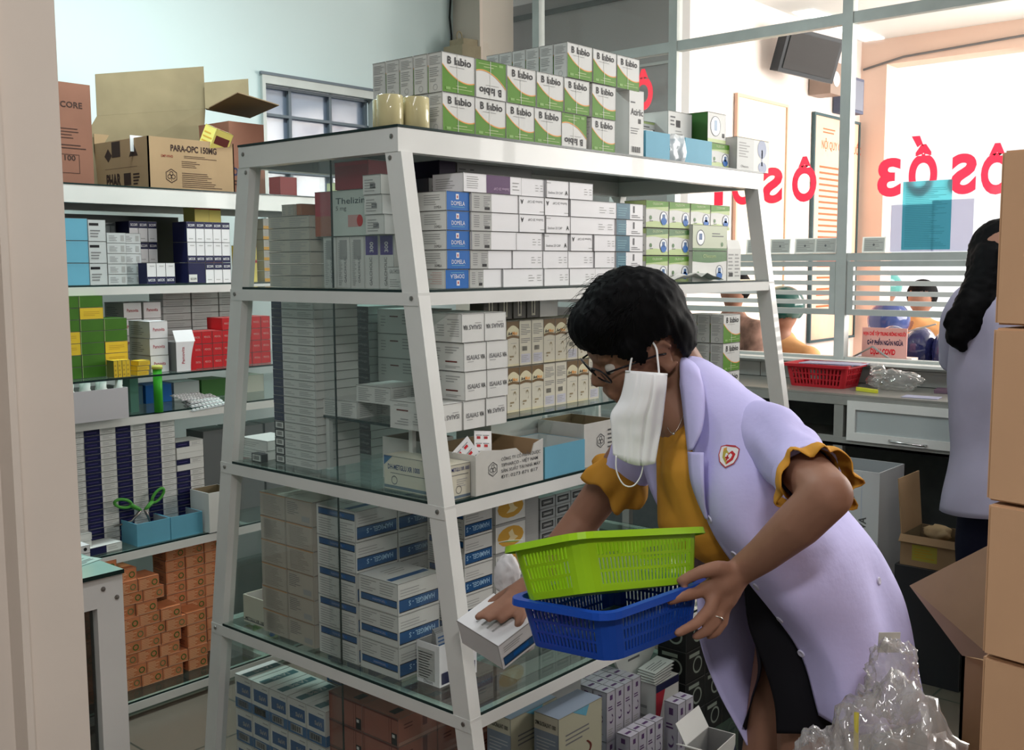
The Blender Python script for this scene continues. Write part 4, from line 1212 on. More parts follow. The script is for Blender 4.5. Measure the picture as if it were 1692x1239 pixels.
# white boxes on the inner glass shelf
ZI = 1.128
gi = 'white boxes with small black lettering in the middle rack'
ROWN = ['bottom', 'second', 'third', 'top']
for r in range(4):
    for c in range(2):
        x = 1.732 + 0.0757 * c + (0.006 if r in (1, 2) else 0)
        flip = 1 if (r == 3 or (r == 0 and c == 1)) else 0
        pack(IS[flip], x, 1.70, ZI + 0.066 * r, 'white box lettered %s on inner shelf, %s tier, %s column' % ('upside down' if flip else 'upright', ROWN[r], ['left', 'right'][c]), gi, jit=0.8)
pack(IS[1], 1.655, 1.70, ZI, 'white box lettered upside down behind the front leg on the inner shelf', gi, jit=1)
IG = pack_mesh('ig', 0.12, 0.16, 0.064, wht, lambda fc: (fc['E'].rect(0.3, 0.68, 0.5, 0.73, maroon, 2), fc['E'].lines(0.6, 0.4, 0.9, 0.9, 4, lgrey, 0.35), fc['E'].lines(0.08, 0.3, 0.2, 0.8, 4, lgrey, 0.3)))
for r in range(4):
    pack(IG, 1.93, 2.02, ZI + 0.0645 * r, 'white box behind the loose cartons on the inner shelf, %s of four' % ROWN[r], gi + ' at the back', jit=0.6)
lw = pack_mesh('lw', 0.12, 0.125, 0.042, wht, lambda fc: (txt_block(fc['E'], 3), txt_block(fc['F'], 6)))
pack(lw, 1.715, 2.005, ZI, 'loose white printed carton on the inner glass shelf, lower', 'loose white cartons at the end of the inner shelf', jit=0, rotz=0.05)
pack(lw, 1.80, 2.03 - 0.115, ZI, 'loose white printed carton on the inner glass shelf, behind the others', 'loose white cartons at the end of the inner shelf', jit=0)
pack(lw, 1.722, 1.985 - 0.1, ZI + 0.0425, 'loose white printed carton on the inner glass shelf, upper', 'loose white cartons at the end of the inner shelf', jit=0)
gst = 'cream and brown boxes in two tiers on the inner shelf'
pat = ([0, 0, 0, 0, 1, 1, 0, 0, 1], [1, 0, 1, 1, 0, 0, 1, 0, 0])
for r in range(2):
    for c in range(9):
        pack(ST[pat[r][c]], 1.935 + 0.0488 * c, 1.765, ZI + 0.117 * r, 'cream box with %s face, %s tier on inner shelf, %s' % (['brown topped', 'plain barcoded'][pat[r][c]], ['lower', 'upper'][r], colm(c, 9)), gst, jit=0.6)
blk = pack_mesh('blk', 0.05, 0.05, 0.058, M('dark_olive_card', (0.06, 0.055, 0.04), 0.4), lambda fc: (fc['F'].rect(0.35, 0.1, 0.65, 0.9, cream, 1), fc['F'].rect(0.45, 0.2, 0.55, 0.8, ink, 2)))
for c in range(4):
    pack(blk, 1.935 + 0.055 * c, 1.775, ZI + 0.2345, 'dark olive box with cream label above the cream boxes, %s' % colm(c, 4), 'dark olive boxes on the cream boxes', jit=1)
pack(plain('wblk', 0.075, 0.05, 0.055, wht), 2.165, 1.775, ZI + 0.2345, 'plain white box right of the dark olive boxes', None, jit=1)
# green boxes at the right of the middle shelf
for r in range(4):
    for k in range(3):
        pack(SW[0], 2.905 if k == 0 else 2.905, 1.64 + 0.047 * k + 0.0, Z2 + 0.0885 * r + 0.0, 'green and white box at the far right of the middle shelf, %s tier, %s' % (ROWN[r], ['front', 'middle', 'rear'][k]), 'green and white boxes at the far right of the middle shelf', jit=0.4)
# cartons in front
def dp_logo(f, u, v, r, m=ink):
    n = 6
    a = [(u + r / f.W * math.sin(2 * PI * k / n), v + r / f.H * math.cos(2 * PI * k / n)) for k in range(7)]
    b = [(u + 0.88 * r / f.W * math.sin(2 * PI * k / n), v + 0.88 * r / f.H * math.cos(2 * PI * k / n)) for k in range(7)]
    f.strip(b, a, m, 2)
    f.ring(u - 0.3 * r / f.W, v - 0.1 * r / f.H, 0.32 * r, 0.09 * r, m); f.ring(u + 0.3 * r / f.W, v - 0.1 * r / f.H, 0.32 * r, 0.09 * r, m); f.ring(u, v + 0.35 * r / f.H, 0.3 * r, 0.09 * r, m)
    f.rect(u - 0.02 * r / f.W, v - 0.75 * r / f.H, u + 0.05 * r / f.W, v, m, 2)
whc = M('white_corrugated_card', (0.55, 0.54, 0.50), 0.7, var=0.05)
def d_dp(fc):
    f = fc['F']; dp_logo(f, 0.24, 0.55, 0.017, M('faded_black_ink', (0.10, 0.10, 0.10), 0.7))
    k = M('faded_black_ink')
    for i, s in enumerate(('CÔNG TY CỔ PHẦN DƯỢC', 'TIPHARCO - VIỆT NAM', 'SẢN XUẤT TẠI NHÀ MÁY', 'ĐT: 0273 871 817')):
        f.text(s, 0.36, 0.70 - 0.14 * i, 0.0075, k, 2, 0.01, width=0.14 - 0.01 * (i % 2))
def torn_box():
    t = empty('torn_carton', (1.783, 1.640, Z2), 'torn open white carton with a hexagon logo and grey lettering on the middle shelf', 'carton')
    w, d, h = 0.235, 0.17, 0.096
    mb = MB(); a, b = w / 2, d / 2; wl = 0.003
    top = [(-a, h - 0.008), (-a + 0.02, h + 0.004), (-0.03, h - 0.004), (0.02, h - 0.006), (0.045, h - 0.024), (0.075, h - 0.028), (0.085, h - 0.004), (a, h + 0.004)]
    vs = [(-a, -b, 0), (a, -b, 0)] + [(x, -b, z) for x, z in reversed(top)]
    n = len(vs)
    mb.add(vs + [(x, y + wl, z) for x, y, z in vs], [tuple(range(n)), tuple(range(2 * n - 1, n - 1, -1))] + [(i, (i + 1) % n, n + (i + 1) % n, n + i) for i in range(n)], whc)
    mb.box(-a, a, b - wl, b, 0, h, whc); mb.box(-a, -a + wl, -b + wl, b - wl, 0, h * 0.95, whc); mb.box(a - wl, a, -b + wl, b - wl, 0, h, kraft)
    mb.box(-a + wl, a - wl, -b + wl, b - wl, 0, wl, kraft)
    mb.quad((-a + wl, b - wl - 0.001, wl), (a - wl, b - wl - 0.001, wl), (a - wl, b - wl - 0.001, h), (-a + wl, b - wl - 0.001, h), kraft_in)
    d_dp({'F': Face(mb, (-a, -b, 0), (1, 0, 0), (0, 0, 1), w, h)})
    mb.build('body', t)
torn_box()
bl_ = M('blister_foil', (0.66, 0.66, 0.66), 0.35, 0.2)
for i, (x, y, rx, ry) in enumerate(((1.742, 1.60, -14, -32), (1.772, 1.63, -8, 8))):
    mb = MB(); mb.box(-0.03, 0.03, -0.0006, 0.0006, 0, 0.105, bl_)
    f = Face(mb, (-0.03, -0.0006, 0), (1, 0, 0), (0, 0, 1), 0.06, 0.105)
    for r in range(5):
        for c in range(2):
            f.rect(0.14 + 0.42 * c, 0.10 + 0.18 * r, 0.34 + 0.42 * c, 0.16 + 0.18 * r, red, 2); f.rect(0.08 + 0.42 * c, 0.175 + 0.18 * r, 0.42 + 0.42 * c, 0.19 + 0.18 * r, grey, 2)
    o = mb.build('blister_pack', None, (x, y, Z2 + 0.02), (math.radians(rx), math.radians(ry), 0))
    tag(o, ['red printed silver blister pack leaning left out of the torn carton', 'red printed silver blister pack standing upright in the torn carton'][i], 'blister pack', 'red printed blister packs in the torn carton')
open_box('tray_box', 1.991, 1.634, Z2, 0.158, 0.15, 0.076, cyan, 'sky blue card box beside the torn carton on the middle shelf', cat='box', inner=wht)
open_box('carton', 2.15, 1.644, Z2, 0.14, 0.15, 0.110, whc, 'white corrugated carton with hexagon logo right of the sky blue box', cat='carton', inner=kraft_in,
         paint_f=lambda fc: (dp_logo(fc['F'], 0.50, 0.55, 0.019, M('faded_black_ink')), fc['F'].lines(0.72, 0.25, 0.95, 0.85, 6, M('faded_black_ink'), 0.4)))
open_box('carton', 2.005, 1.785, Z2, 0.20, 0.12, 0.118, whc, 'white corrugated carton behind the sky blue box on the middle shelf', cat='carton', inner=kraft_in)
def d_met(fc):
    e = fc['E']
    e.text('DH-METGLU XR 1000', 0.06, 0.60, 0.0115, M('navy_ink', (0.03, 0.04, 0.15), 0.5), 2, 0.02, width=0.105); e.rect(0.10, 0.48, 0.95, 0.50, grey, 2); e.rect(0.0, 0.03, 1, 0.12, M('slate_band', (0.12, 0.16, 0.20), 0.5), 2)
    e.ring(0.16, 0.28, 0.010, 0.0015, navy)
    e.poly([(0, 0.7), (0.14, 1.0), (0, 1.0)], mblue, 2)
    f = fc['F']; f.text('METGLU XR 1000', 0.04, 0.80, 0.008, M('navy_ink'), 2, 0.02, width=0.056); f.rect(0.02, 0.68, 0.9, 0.70, grey, 2)
    f.lines(0.3, 0.35, 0.85, 0.6, 4, lgrey, 0.35); f.ring(0.4, 0.26, 0.009, 0.0014, grey); f.rect(0, 0.02, 1, 0.10, M('slate_band'), 2)
pack(pack_mesh('met', 0.062, 0.215, 0.078, cream, d_met), 1.6305, 1.675, Z2, 'cream medicine box with navy lettering wrapping the front leg on the middle shelf', None, jit=0)
t = open_box('carton', 1.735, 1.81, Z2, 0.11, 0.13, 0.10, whc, 'white open carton behind the cream box with navy lettering', cat='carton', inner=kraft_in, group=None)
# ---------------------------------------------------------------- lower shelf of the middle rack
Z3 = LV[2]
gp = 'greyish beige boxes with orange edges at the rack end'
for c in range(2):
    for r in range(6 if c else 6):
        pack(PK[1 if (c == 1 and r in (0, 1, 2, 5)) else 0], XE + 0.07, 2.222 - 0.110 * c, Z3 + 0.063 * r, 'greyish beige box at the lower rack end, %s column, %s tier' % (['left', 'right'][c], tier(r, 6)), gp, jit=0.5)
pack(plain('rst', 0.06, 0.05, 0.03, M('rust_print_card')), XE + 0.16, 2.05, Z3 + 0.3465, 'rust coloured box peeking out above the blue banded boxes', None, jit=2)
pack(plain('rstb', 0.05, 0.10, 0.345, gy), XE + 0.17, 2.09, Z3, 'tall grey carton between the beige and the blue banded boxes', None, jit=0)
gh = 'white boxes with dark blue bands at the rack end'
for r in range(5):
    pack(HM[0], XE + 0.0725, 1.967, Z3 + 0.076 * r, 'blue banded white box at the lower rack end, middle column, %s tier' % tier(r, 5), gh, jit=0.5)
    pack(HM[0], XE + 0.2095, 1.967, Z3 + 0.076 * r, 'blue banded white box behind the middle column, %s tier' % tier(r, 5), gh, jit=0.5)
for r in range(3):
    pack(HM[1], XE + 0.0725, 1.817, Z3 + 0.077 * r, 'blue banded white box at the lower rack end, right column, %s tier' % tier(r, 3), gh, jit=0.5)
open_box('sachet_box', 1.697, 1.682, Z3, 0.125, 0.074, 0.098, wht2, 'open white and navy box of sachets behind the front leg on the lower shelf', cat='box', inner=gy,
         paint_f=lambda fc: (fc['F'].rect(0.05, 0.05, 0.95, 0.33, navy, 2), fc['F'].rect(0.45, 0.62, 0.97, 0.92, navy, 2), fc['E'].rect(0.05, 0.1, 0.8, 0.85, M('grey_card'), 2), fc['E'].lines(0.1, 0.15, 0.7, 0.8, 10, grey, 0.35), fc['E'].text('Olesom', 0.3, 0.03, 0.008, ink, 3, width=0.03)))
sac = pack_mesh('sac', 0.055, 0.004, 0.10, M('silver_grey_foil', (0.40, 0.42, 0.44), 0.3, 0.4), lambda fc: fc['F'].lines(0.1, 0.6, 0.9, 0.95, 4, mblue, 0.4))
for i in range(5):
    o = pack(sac, 1.672 + 0.004 * i, 1.658 + 0.011 * i, Z3 + 0.022, 'silver grey sachet standing in the open white and navy box, %s from the front' % ORD[i], 'sachets in the open white and navy box', jit=3, name='sachet', cat='sachet')
    o.rotation_euler[0] = math.radians(-6 + 3 * i)
gh2 = 'white boxes with dark blue bands right of the front leg'
for r in range(5):
    pack(HF, 1.885, 1.817, Z3 + 0.0725 * r, 'blue banded white box right of the front leg, %s tier' % tier(r, 5), gh2, jit=0.6)
gyl = 'white boxes with round orange gold print'
for r in range(5):
    pack(YE, 2.006, 1.80, Z3 + 0.076 * r, 'white box with orange gold oval print on the lower shelf, %s tier' % tier(r, 5), gyl, jit=0.6)
pack(plain('tg', 0.055, 0.09, 0.37, gy, lambda fc: fc['F'].lines(0.1, 0.05, 0.8, 0.95, 40, lgrey, 0.3)), 2.098, 1.80, Z3, 'tall narrow grey carton beside the orange gold boxes', None, jit=0)
gdk = 'dark labelled grey boxes on the lower shelf'
for c in range(4):
    for r in range(11):
        pack(DK, 2.165 + 0.068 * c, 1.80, Z3 + 0.031 * r, 'small grey box with black label on the lower shelf, %s row, %s' % ('bottom' if r == 0 else ('top' if r == 10 else ORD[r]), colm(c, 4)), gdk, jit=0.6)
open_box('small_carton', 1.66, 2.325, Z3, 0.09, 0.11, 0.075, cream, 'cream open carton with upside down lettering at the far left of the lower shelf', cat='carton', inner=wht,
         paint_f=lambda fc: (fc['E'].rect(0, 0.06, 1, 0.10, grey, 1), fc['E'].text('METGLU XR 1000', 0.08, 0.10, 0.008, ink, 2, 0.02, width=0.09)))
pack(plain('pkc', 0.03, 0.05, 0.105, M('pale_pink_card', (0.55, 0.42, 0.40), 0.5)), 1.66, 2.31, Z3 + 0.003, 'pale pink folded card standing in the cream open carton', None, jit=5)

# ---------------------------------------------------------------- bottom shelf of the middle rack
Z4 = LV[3]
gsv = 'white and blue boxes on the bottom shelf'
ycol = [2.402, 2.322, 2.242, 2.162, 2.082]
for c in range(5):
    for r in range(3):
        pack(SV, 1.685, ycol[c], Z4 + 0.0965 * r, 'white and blue barcoded box on the bottom shelf, %s tier, %s' % (tier(r, 3), colm(c, 5)), gsv, jit=0.5)
for c in (3, 4):
    for r in range(4):
        pack(SV, 1.818, ycol[c], Z4 + 0.0965 * r, 'white and blue box in the rear pile on the bottom shelf, %s tier, %s' % (tier(r, 4), ['left', 'right'][c - 3]), gsv, jit=0.5)
gbr = 'brownish pink boxes on the bottom shelf'
for c in range(2):
    for k in range(1 if c == 0 else 3):
        for r in range(5):
            pack(BR, 1.685 + 0.132 * k, 1.965 - 0.130 * c, Z4 + 0.070 * r, 'brownish pink box on the bottom shelf, %s tier, %s pile' % (tier(r, 5), 'rear left' if c == 0 else ['front', 'second', 'third'][k]), gbr, jit=0.4)
spb = M('blue_grey_card', (0.24, 0.29, 0.36), 0.5)
spc = M('pale_olive_card', (0.42, 0.41, 0.30), 0.5)
def d_spm(fc):
    e = fc['E']; e.rect(0, 0, 1, 0.78, spb, 1); e.rect(0, 0.78, 1, 1, cream, 1); e.text('SPM-SUCRALFAT 1000', 0.05, 0.84, 0.010, ink, 3, 0.02, width=0.062); e.lines(0.1, 0.08, 0.9, 0.72, 14, M('pale_grey_ink', (0.5, 0.52, 0.55), 0.5), 0.3)
    f = fc['F']; f.rect(0, 0, 1, 1, spc, 1); f.poly([(0.3, 1), (0.62, 0.86), (0.7, 1)], cyan, 2); f.lines(0.15, 0.6, 0.7, 0.78, 3, grey, 0.35)
    pts = [(0.62 + 0.1 * math.sin(t * 1.4), 0.52 - 0.09 * t) for t in [k * 0.35 for k in range(12)]]
    for a, b in zip(pts[:-1], pts[1:]):
        f.strip([a, (a[0] + 0.04, a[1])], [b, (b[0] + 0.04, b[1])], maroon, 3)
SP = pack_mesh('sp', 0.17, 0.075, 0.185, spb, d_spm)
for r in range(2):
    pack(SP, 1.912, 1.487, Z4 + 0.186 * r, 'blue grey and cream stomach remedy box nearest the front of the bottom shelf, %s' % ['lower', 'upper'][r], 'stomach remedy boxes on the bottom shelf', jit=0)
    pack(SP, 1.84, 1.572, Z4 + 0.186 * r, 'blue grey and cream box behind the front stomach remedy box, %s' % ['lower', 'upper'][r], 'stomach remedy boxes on the bottom shelf', jit=0)
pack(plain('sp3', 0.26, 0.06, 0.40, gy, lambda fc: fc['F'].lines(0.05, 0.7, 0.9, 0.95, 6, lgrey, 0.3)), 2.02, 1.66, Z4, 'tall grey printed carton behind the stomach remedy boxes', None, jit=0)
lil = M('pale_lilac_white_card', (0.52, 0.50, 0.56), 0.5)
def d_bot(fc):
    for k in ('F', 'E'):
        f = fc[k]; f.lines(0.15, 0.62, 0.8, 0.72, 2, M('purple_ink', (0.12, 0.06, 0.16), 0.5), 0.5)
        pts = [(0.5 + 0.22 * math.cos(a), 0.42 + 0.08 * math.sin(a)) for a in [1.2 - k2 * 0.45 for k2 in range(9)]]
        for a, b in zip(pts[:-1], pts[1:]):
            f.strip([a, (a[0], a[1] + 0.04)], [b, (b[0], b[1] + 0.04)], M('purple_ink'), 2)
        f.lines(0.15, 0.08, 0.85, 0.26, 4, lgrey, 0.4); f.rect(0.35, 0.82, 0.65, 0.92, M('purple_ink'), 2); f.rect(0.97, 0, 1, 1, grey, 2)
    t = fc['T']; t.rect(0.2, 0.35, 0.8, 0.55, M('purple_ink'), 1); t.rect(0, 0, 0.04, 1, grey, 1)
BO = pack_mesh('bo', 0.040, 0.046, 0.138, lil, d_bot)
for c in range(4):
    for k in range(3):
        for r in range(2):
            if r == 0 and k > 0 and c not in (0, 3): pass
            pack(BO, 2.222 + 0.0405 * c, 1.605 + 0.0465 * k, Z4 + 0.139 * r, 'small upright lilac white box on the bottom shelf, %s tier, %s row, %s' % (['lower', 'upper'][r], ['front', 'middle', 'back'][k], colm(c, 4)), 'small upright lilac white boxes in the tall block', jit=0.6)
for c in range(4):
    pack(BO, 2.238 + 0.0405 * c, 1.54, Z4 + 0.03, 'small upright lilac white box in the low front block, %s' % colm(c, 4), 'small upright lilac white boxes in the low front block', jit=0.6)
pack(plain('bob', 0.17, 0.05, 0.0295, gy), 2.298, 1.54, Z4, 'flat grey box under the low front block of lilac white boxes', None, jit=0)
for c in range(2):
    pack(pack_mesh('bo2', 0.040, 0.046, 0.20, lil, d_bot), 2.435 + 0.042 * c, 1.515, Z4, 'tall lilac white box with a curved red mark, %s of the pair at the front' % ['left', 'right'][c], 'pair of tall lilac white boxes at the shelf front', jit=0.6)
def d_ad(fc):
    fc['F'].poly([(0.0, 0.3), (0.0, 0.9), (0.4, 0.9)], crimson, 1); fc['F'].rect(0, 0.9, 1, 1, navy, 1); fc['F'].text('AD', 0.5, 0.2, 0.02, ink, 2, 0.03, width=0.03); fc['E'].lines(0.1, 0.2, 0.9, 0.8, 5, lgrey, 0.3)
pack(pack_mesh('ad', 0.12, 0.07, 0.235, wht, d_ad), 2.475, 1.60, Z4, 'white box with a red corner and navy edge under the folded leaflets', None, jit=0)
lf = pack_mesh('lf', 0.095, 0.062, 0.0035, wht, lambda fc: (fc['T'].lines(0.1, 0.2, 0.9, 0.8, 4, grey, 0.3), fc['F'].rect(0, 0, 1, 0.4, grey, 1)))
for i in range(5):
    o = pack(lf, 2.455 + 0.008 * i, 1.60 + 0.003 * i, Z4 + 0.2365 + 0.006 * i, 'folded white leaflet on the red cornered box, %s from the bottom' % ORD[i], 'folded leaflets piled on the red cornered box', jit=6, name='leaflet', cat='leaflet')
    o.rotation_euler[1] = math.radians(-2 * i)
# white sign-like disc carton standing behind
mb = MB(); n = 26
pl_ = [(0.11 * math.cos(2 * PI * k / n), 0.10 * math.sin(2 * PI * k / n)) for k in range(n)]
mb.prism(pl_, -0.004, 0.004, wht, Matrix.Rotation(PI / 2, 4, 'X'))
f = Face(mb, (-0.11, -0.0042, -0.10), (1, 0, 0), (0, 0, 1), 0.22, 0.20); f.text('LIVODON', 0.2, 0.60, 0.016, ink, 2, 0.02, width=0.12); f.lines(0.3, 0.25, 0.7, 0.5, 3, grey, 0.4)
o = mb.build('round_card', None, (2.45, 1.66, Z4 + 0.335)); tag(o, 'round white display card behind the upright lilac white boxes', 'display card')
def d_blk(fc):
    for k in ('F', 'E'):
        f = fc[k]; f.ring(0.6, 0.45, 0.026, 0.006, M('grey_green_ink', (0.28, 0.32, 0.27), 0.5)); f.rect(0.15, 0.76, 0.7, 0.88, M('grey_green_ink'), 2)
BK = pack_mesh('bk', 0.105, 0.10, 0.095, black, d_blk)
for c in range(4):
    for r in range(4):
        pack(BK, 2.62 + 0.107 * c, 1.61 + 0.0 * r, Z4 + 0.096 * r, 'black ring emblem box on the bottom shelf, %s tier, %s' % (tier(r, 4), colm(c, 4)), 'black boxes with ring emblems on the bottom shelf', jit=0.8)
open_box('opened_carton', 2.34, 1.345, 0.0, 0.14, 0.08, 0.25, wht, 'opened white carton with raised flap on the floor before the rack', 0.1, 'carton', inner=gy,
         paint_f=lambda fc: fc['F'].poly([(0.1, 0.0), (1, 0.0), (1, 0.9), (0.6, 0.6)], navy, 2), flaps=(('E', 0.06, 25), ('B', 0.06, 60)))
open_box('opened_carton', 2.62, 1.33, 0.0, 0.12, 0.10, 0.20, M('charcoal_card', (0.05, 0.05, 0.055), 0.5), 'opened black carton with a pale flap on the floor before the rack', -0.1, 'carton', inner=gy, flaps=(('E', 0.07, 75), ('F', 0.05, 20)))

# ---------------------------------------------------------------- the back rack's goods
def slab(mb, A, B, C_, D, t, m):
    A, B, C_, D = map(Vector, (A, B, C_, D)); n = (B - A).cross(D - A).normalized() * t
    v = [A, B, C_, D, A + n, B + n, C_ + n, D + n]
    mb.add(v, [(3, 2, 1, 0), (4, 5, 6, 7), (0, 1, 5, 4), (1, 2, 6, 5), (2, 3, 7, 6), (3, 0, 4, 7)], m)
ZB = 1.785
t = open_box('cardboard_carton', 1.715, 3.80, ZB, 0.35, 0.36, 0.355, kraft_red, 'reddish brown carton with an open top beside the door frame on the back rack', cat='carton', inner=printk, wall=0.006,
             paint_f=lambda fc: (fc['F'].text('MEDICORE', 0.48, 0.76, 0.02, printk, 2, 0.02, width=0.15), fc['F'].lines(0.62, 0.46, 0.9, 0.58, 4, printk, 0.25), fc['F'].lines(0.6, 0.36, 0.95, 0.42, 2, printk, 0.3),
                                 fc['F'].rect(0.60, 0.12, 0.85, 0.125, printk, 2), fc['F'].rect(0.60, 0.30, 0.85, 0.305, printk, 2), fc['F'].rect(0.85, 0.12, 0.855, 0.305, printk, 2), fc['F'].text('100', 0.70, 0.245, 0.018, printk, 2, 0.02, width=0.04)))
t = empty('cardboard_carton', (2.28, 3.80, ZB), 'open brown carton printed with black lettering on top of the back rack', 'carton')
ox, oy = 2.28, 3.80
def L(p): return (p[0] - ox, p[1] - oy, p[2] - ZB)
def d_para(f):
    f.text('PARA-OPC 150MG', 0.25, 0.76, 0.022, printk, 2, 0.035, width=0.20)
    f.text('GMP-WHO', 0.14, 0.63, 0.009, M('red_brown_ink', (0.25, 0.05, 0.03), 0.6), 2, 0.02, width=0.05)
    f.lines(0.40, 0.64, 0.8, 0.70, 2, printk, 0.3); f.lines(0.37, 0.46, 0.6, 0.60, 4, printk, 0.3); f.lines(0.37, 0.08, 0.86, 0.38, 8, printk, 0.3)
    dp_logo(f, 0.25, 0.28, 0.027, printk)
mb = MB(); w, d, h = 0.372, 0.40, 0.196
a, b = w / 2, d / 2
mb.box(-a, a, -b, -b + 0.005, 0, h, kraft); mb.box(-a, a, b - 0.005, b, 0, h + 0.04, kraft); mb.box(-a, -a + 0.005, -b, b, 0, h, kraft); mb.box(a - 0.005, a, -b, b, 0, h, kraft); mb.box(-a, a, -b, b, 0, 0.005, kraft)
d_para(Face(mb, (-a, -b, 0), (1, 0, 0), (0, 0, 1), w, h))
f = Face(mb, (-a, b, 0), (0, -1, 0), (0, 0, 1), d, h)
f.poly([(0.2, 0.72), (0.27, 0.86), (0.34, 0.72), (0.27, 0.6)], printk, 2); f.poly([(0.66, 0.66), (0.82, 0.66), (0.74, 0.92)], printk, 2); f.rect(0.34, 0.68, 0.5, 0.98, printk, 2)
f.text('PHAR', 0.22, 0.12, 0.045, printk, 2, 0.05, width=0.11); f.rect(0.55, 0.12, 0.68, 0.35, printk, 2); f.lines(0.72, 0.12, 0.85, 0.36, 4, printk, 0.5); f.rect(0.2, 0.46, 0.8, 0.465, printk, 2)
mb.build('body', t)
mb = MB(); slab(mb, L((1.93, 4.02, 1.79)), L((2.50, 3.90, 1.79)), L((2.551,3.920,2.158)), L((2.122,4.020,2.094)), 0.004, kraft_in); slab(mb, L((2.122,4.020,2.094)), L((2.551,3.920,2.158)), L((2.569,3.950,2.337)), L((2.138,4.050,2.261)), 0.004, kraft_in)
f = Face(mb, L((2.104,4.000,2.090)), (0.98, -0.18, 0), (0, 0, 1), 0.5, 0.2)
mb.build('flap', t)
mb = MB(); slab(mb, L((2.525,3.880,2.151)), L((2.687,3.800,2.145)), L((2.714,3.840,2.291)), L((2.550,3.920,2.264)), 0.004, kraft_in); mb.build('flap', t)
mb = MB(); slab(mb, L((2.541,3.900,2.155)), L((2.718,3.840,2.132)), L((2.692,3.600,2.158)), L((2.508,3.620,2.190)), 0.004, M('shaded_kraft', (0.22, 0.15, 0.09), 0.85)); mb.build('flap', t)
def d_yb(fc):
    fc['T'].rect(0.1, 0.25, 0.9, 0.75, wht, 1); fc['T'].rect(0.15, 0.35, 0.85, 0.65, crimson, 2); fc['F'].rect(0.1, 0.55, 0.9, 0.8, maroon, 1); fc['F'].lines(0.1, 0.1, 0.9, 0.45, 4, gold, 0.4); fc['E'].lines(0.1, 0.1, 0.9, 0.9, 6, gold, 0.3)
o = pack(pack_mesh('yb', 0.085, 0.075, 0.13, M('pale_yellow_card', (0.72, 0.62, 0.16), 0.45), d_yb), 2.385, 3.655, ZB + 0.13, 'pale yellow box with red bands sticking up out of the open brown carton', None, jit=0)
o.rotation_euler = (math.radians(20), math.radians(12), 0.12)
mb = MB(); mb.box(-0.06, 0.06, -0.0015, 0.0015, 0, 0.06, wht2); f = Face(mb, (-0.06, -0.0015, 0), (1, 0, 0), (0, 0, 1), 0.12, 0.06); f.text('AT', 0.16, 0.28, 0.015, ink, 2, 0.04, width=0.02); f.text('Express Tab', 0.36, 0.30, 0.009, grey, 2, width=0.055)
o = mb.build('label_card', None, (2.14, 3.70, ZB + 0.145)); tag(o, 'small white card with black letters standing in the open brown carton', 'card')
t = open_box('cardboard_carton', 2.60, 3.85, ZB, 0.17, 0.30, 0.30, kraft_red, 'reddish brown carton right of the printed brown carton on the back rack', cat='carton', inner=kraft_in, wall=0.005,
             paint_f=lambda fc: (fc['F'].text('OP', 0.05, 0.28, 0.03, navy, 2, 0.04, width=0.05), fc['F'].lines(0.05, 0.15, 0.3, 0.24, 2, printk, 0.4)))
pack(plain('rb1', 0.085, 0.08, 0.085, M('dull_red_card', (0.20, 0.03, 0.03), 0.5)), 2.745, 3.66, ZB, 'dark red box alone on the back rack top, seen through the rack glass', None)
pack(plain('rb2', 0.05, 0.06, 0.075, M('pale_yellow_green_card', (0.50, 0.52, 0.30), 0.5)), 3.02, 3.65, ZB, 'pale yellow green box at the right of the back rack top', None)
pack(plain('rb3', 0.09, 0.06, 0.04, M('pale_mint_card')), 3.15, 3.70, ZB, 'pale mint carton at the far right of the back rack top', None)

ZC = LB[0]
for r in range(3):
    pack(plain('cy', 0.19, 0.10, 0.0755, cyan), 1.695, 3.54, ZC + 0.0765 * r, 'sky blue box at the left of the back rack, %s of three' % ['lowest', 'middle', 'highest'][r], 'sky blue boxes on the back rack', jit=0.6)
    pack(GW, 1.824, 3.54, ZC + 0.0755 * r, 'pale grey box with black title right of the sky blue boxes, %s of three' % ['lowest', 'middle', 'highest'][r], 'pale grey titled boxes on the back rack', jit=0.6)
for c in range(2):
    for r in range(5):
        pack(GW2, 1.894 + 0.074 * c, 3.54 + 0.03 * c, ZC + 0.0365 * r, 'flat pale grey box on the back rack, %s tier, %s' % (tier(r, 5), ['left', 'right'][c]), 'flat pale grey boxes on the back rack', jit=1)
gsf = 'navy and white boxes on the back rack'
for c in range(5):
    for r in range(3):
        if r == 0 and c < 2: continue
        pack(SF[r == 1], 2.200 + 0.0373 * c, 3.55, ZC + 0.0768 * r, 'navy and white box on the back rack, %s tier, %s' % (['bottom', 'middle', 'top'][r], colm(c, 5)), gsf, jit=0.4)
pack(plain('nvb', 0.073, 0.10, 0.0765, navy, lambda fc: (fc['F'].rect(0.02, 0.05, 0.5, 0.42, wht, 1), fc['F'].text('SCOFI', 0.1, 0.15, 0.008, ink, 2, 0.02, width=0.025))), 2.2185, 3.55, ZC, 'navy box with a white label under the navy and white boxes', None, jit=0)
for c in range(3):
    pack(SF[1], 2.008 + 0.0375 * c, 3.51, ZC, 'navy and white box with upside down name at the front, %s' % colm(c, 3), gsf, jit=0.5)
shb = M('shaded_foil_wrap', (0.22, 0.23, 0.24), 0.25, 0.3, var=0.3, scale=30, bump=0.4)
for r in range(2):
    for c in range(3):
        pack(SF[0], 2.03 + 0.0373 * c, 3.66, ZC + 0.0775 + 0.0768 * r - (0.0775 if False else 0), 'navy and white box behind the front ones, %s tier, %s' % (['lower', 'upper'][r], colm(c, 3)), gsf, jit=0.5)
pack(plain('fw', 0.16, 0.12, 0.077, shb), 2.06, 3.68, ZC, 'foil wrapped dark pack under the rear navy and white boxes', None, jit=0)
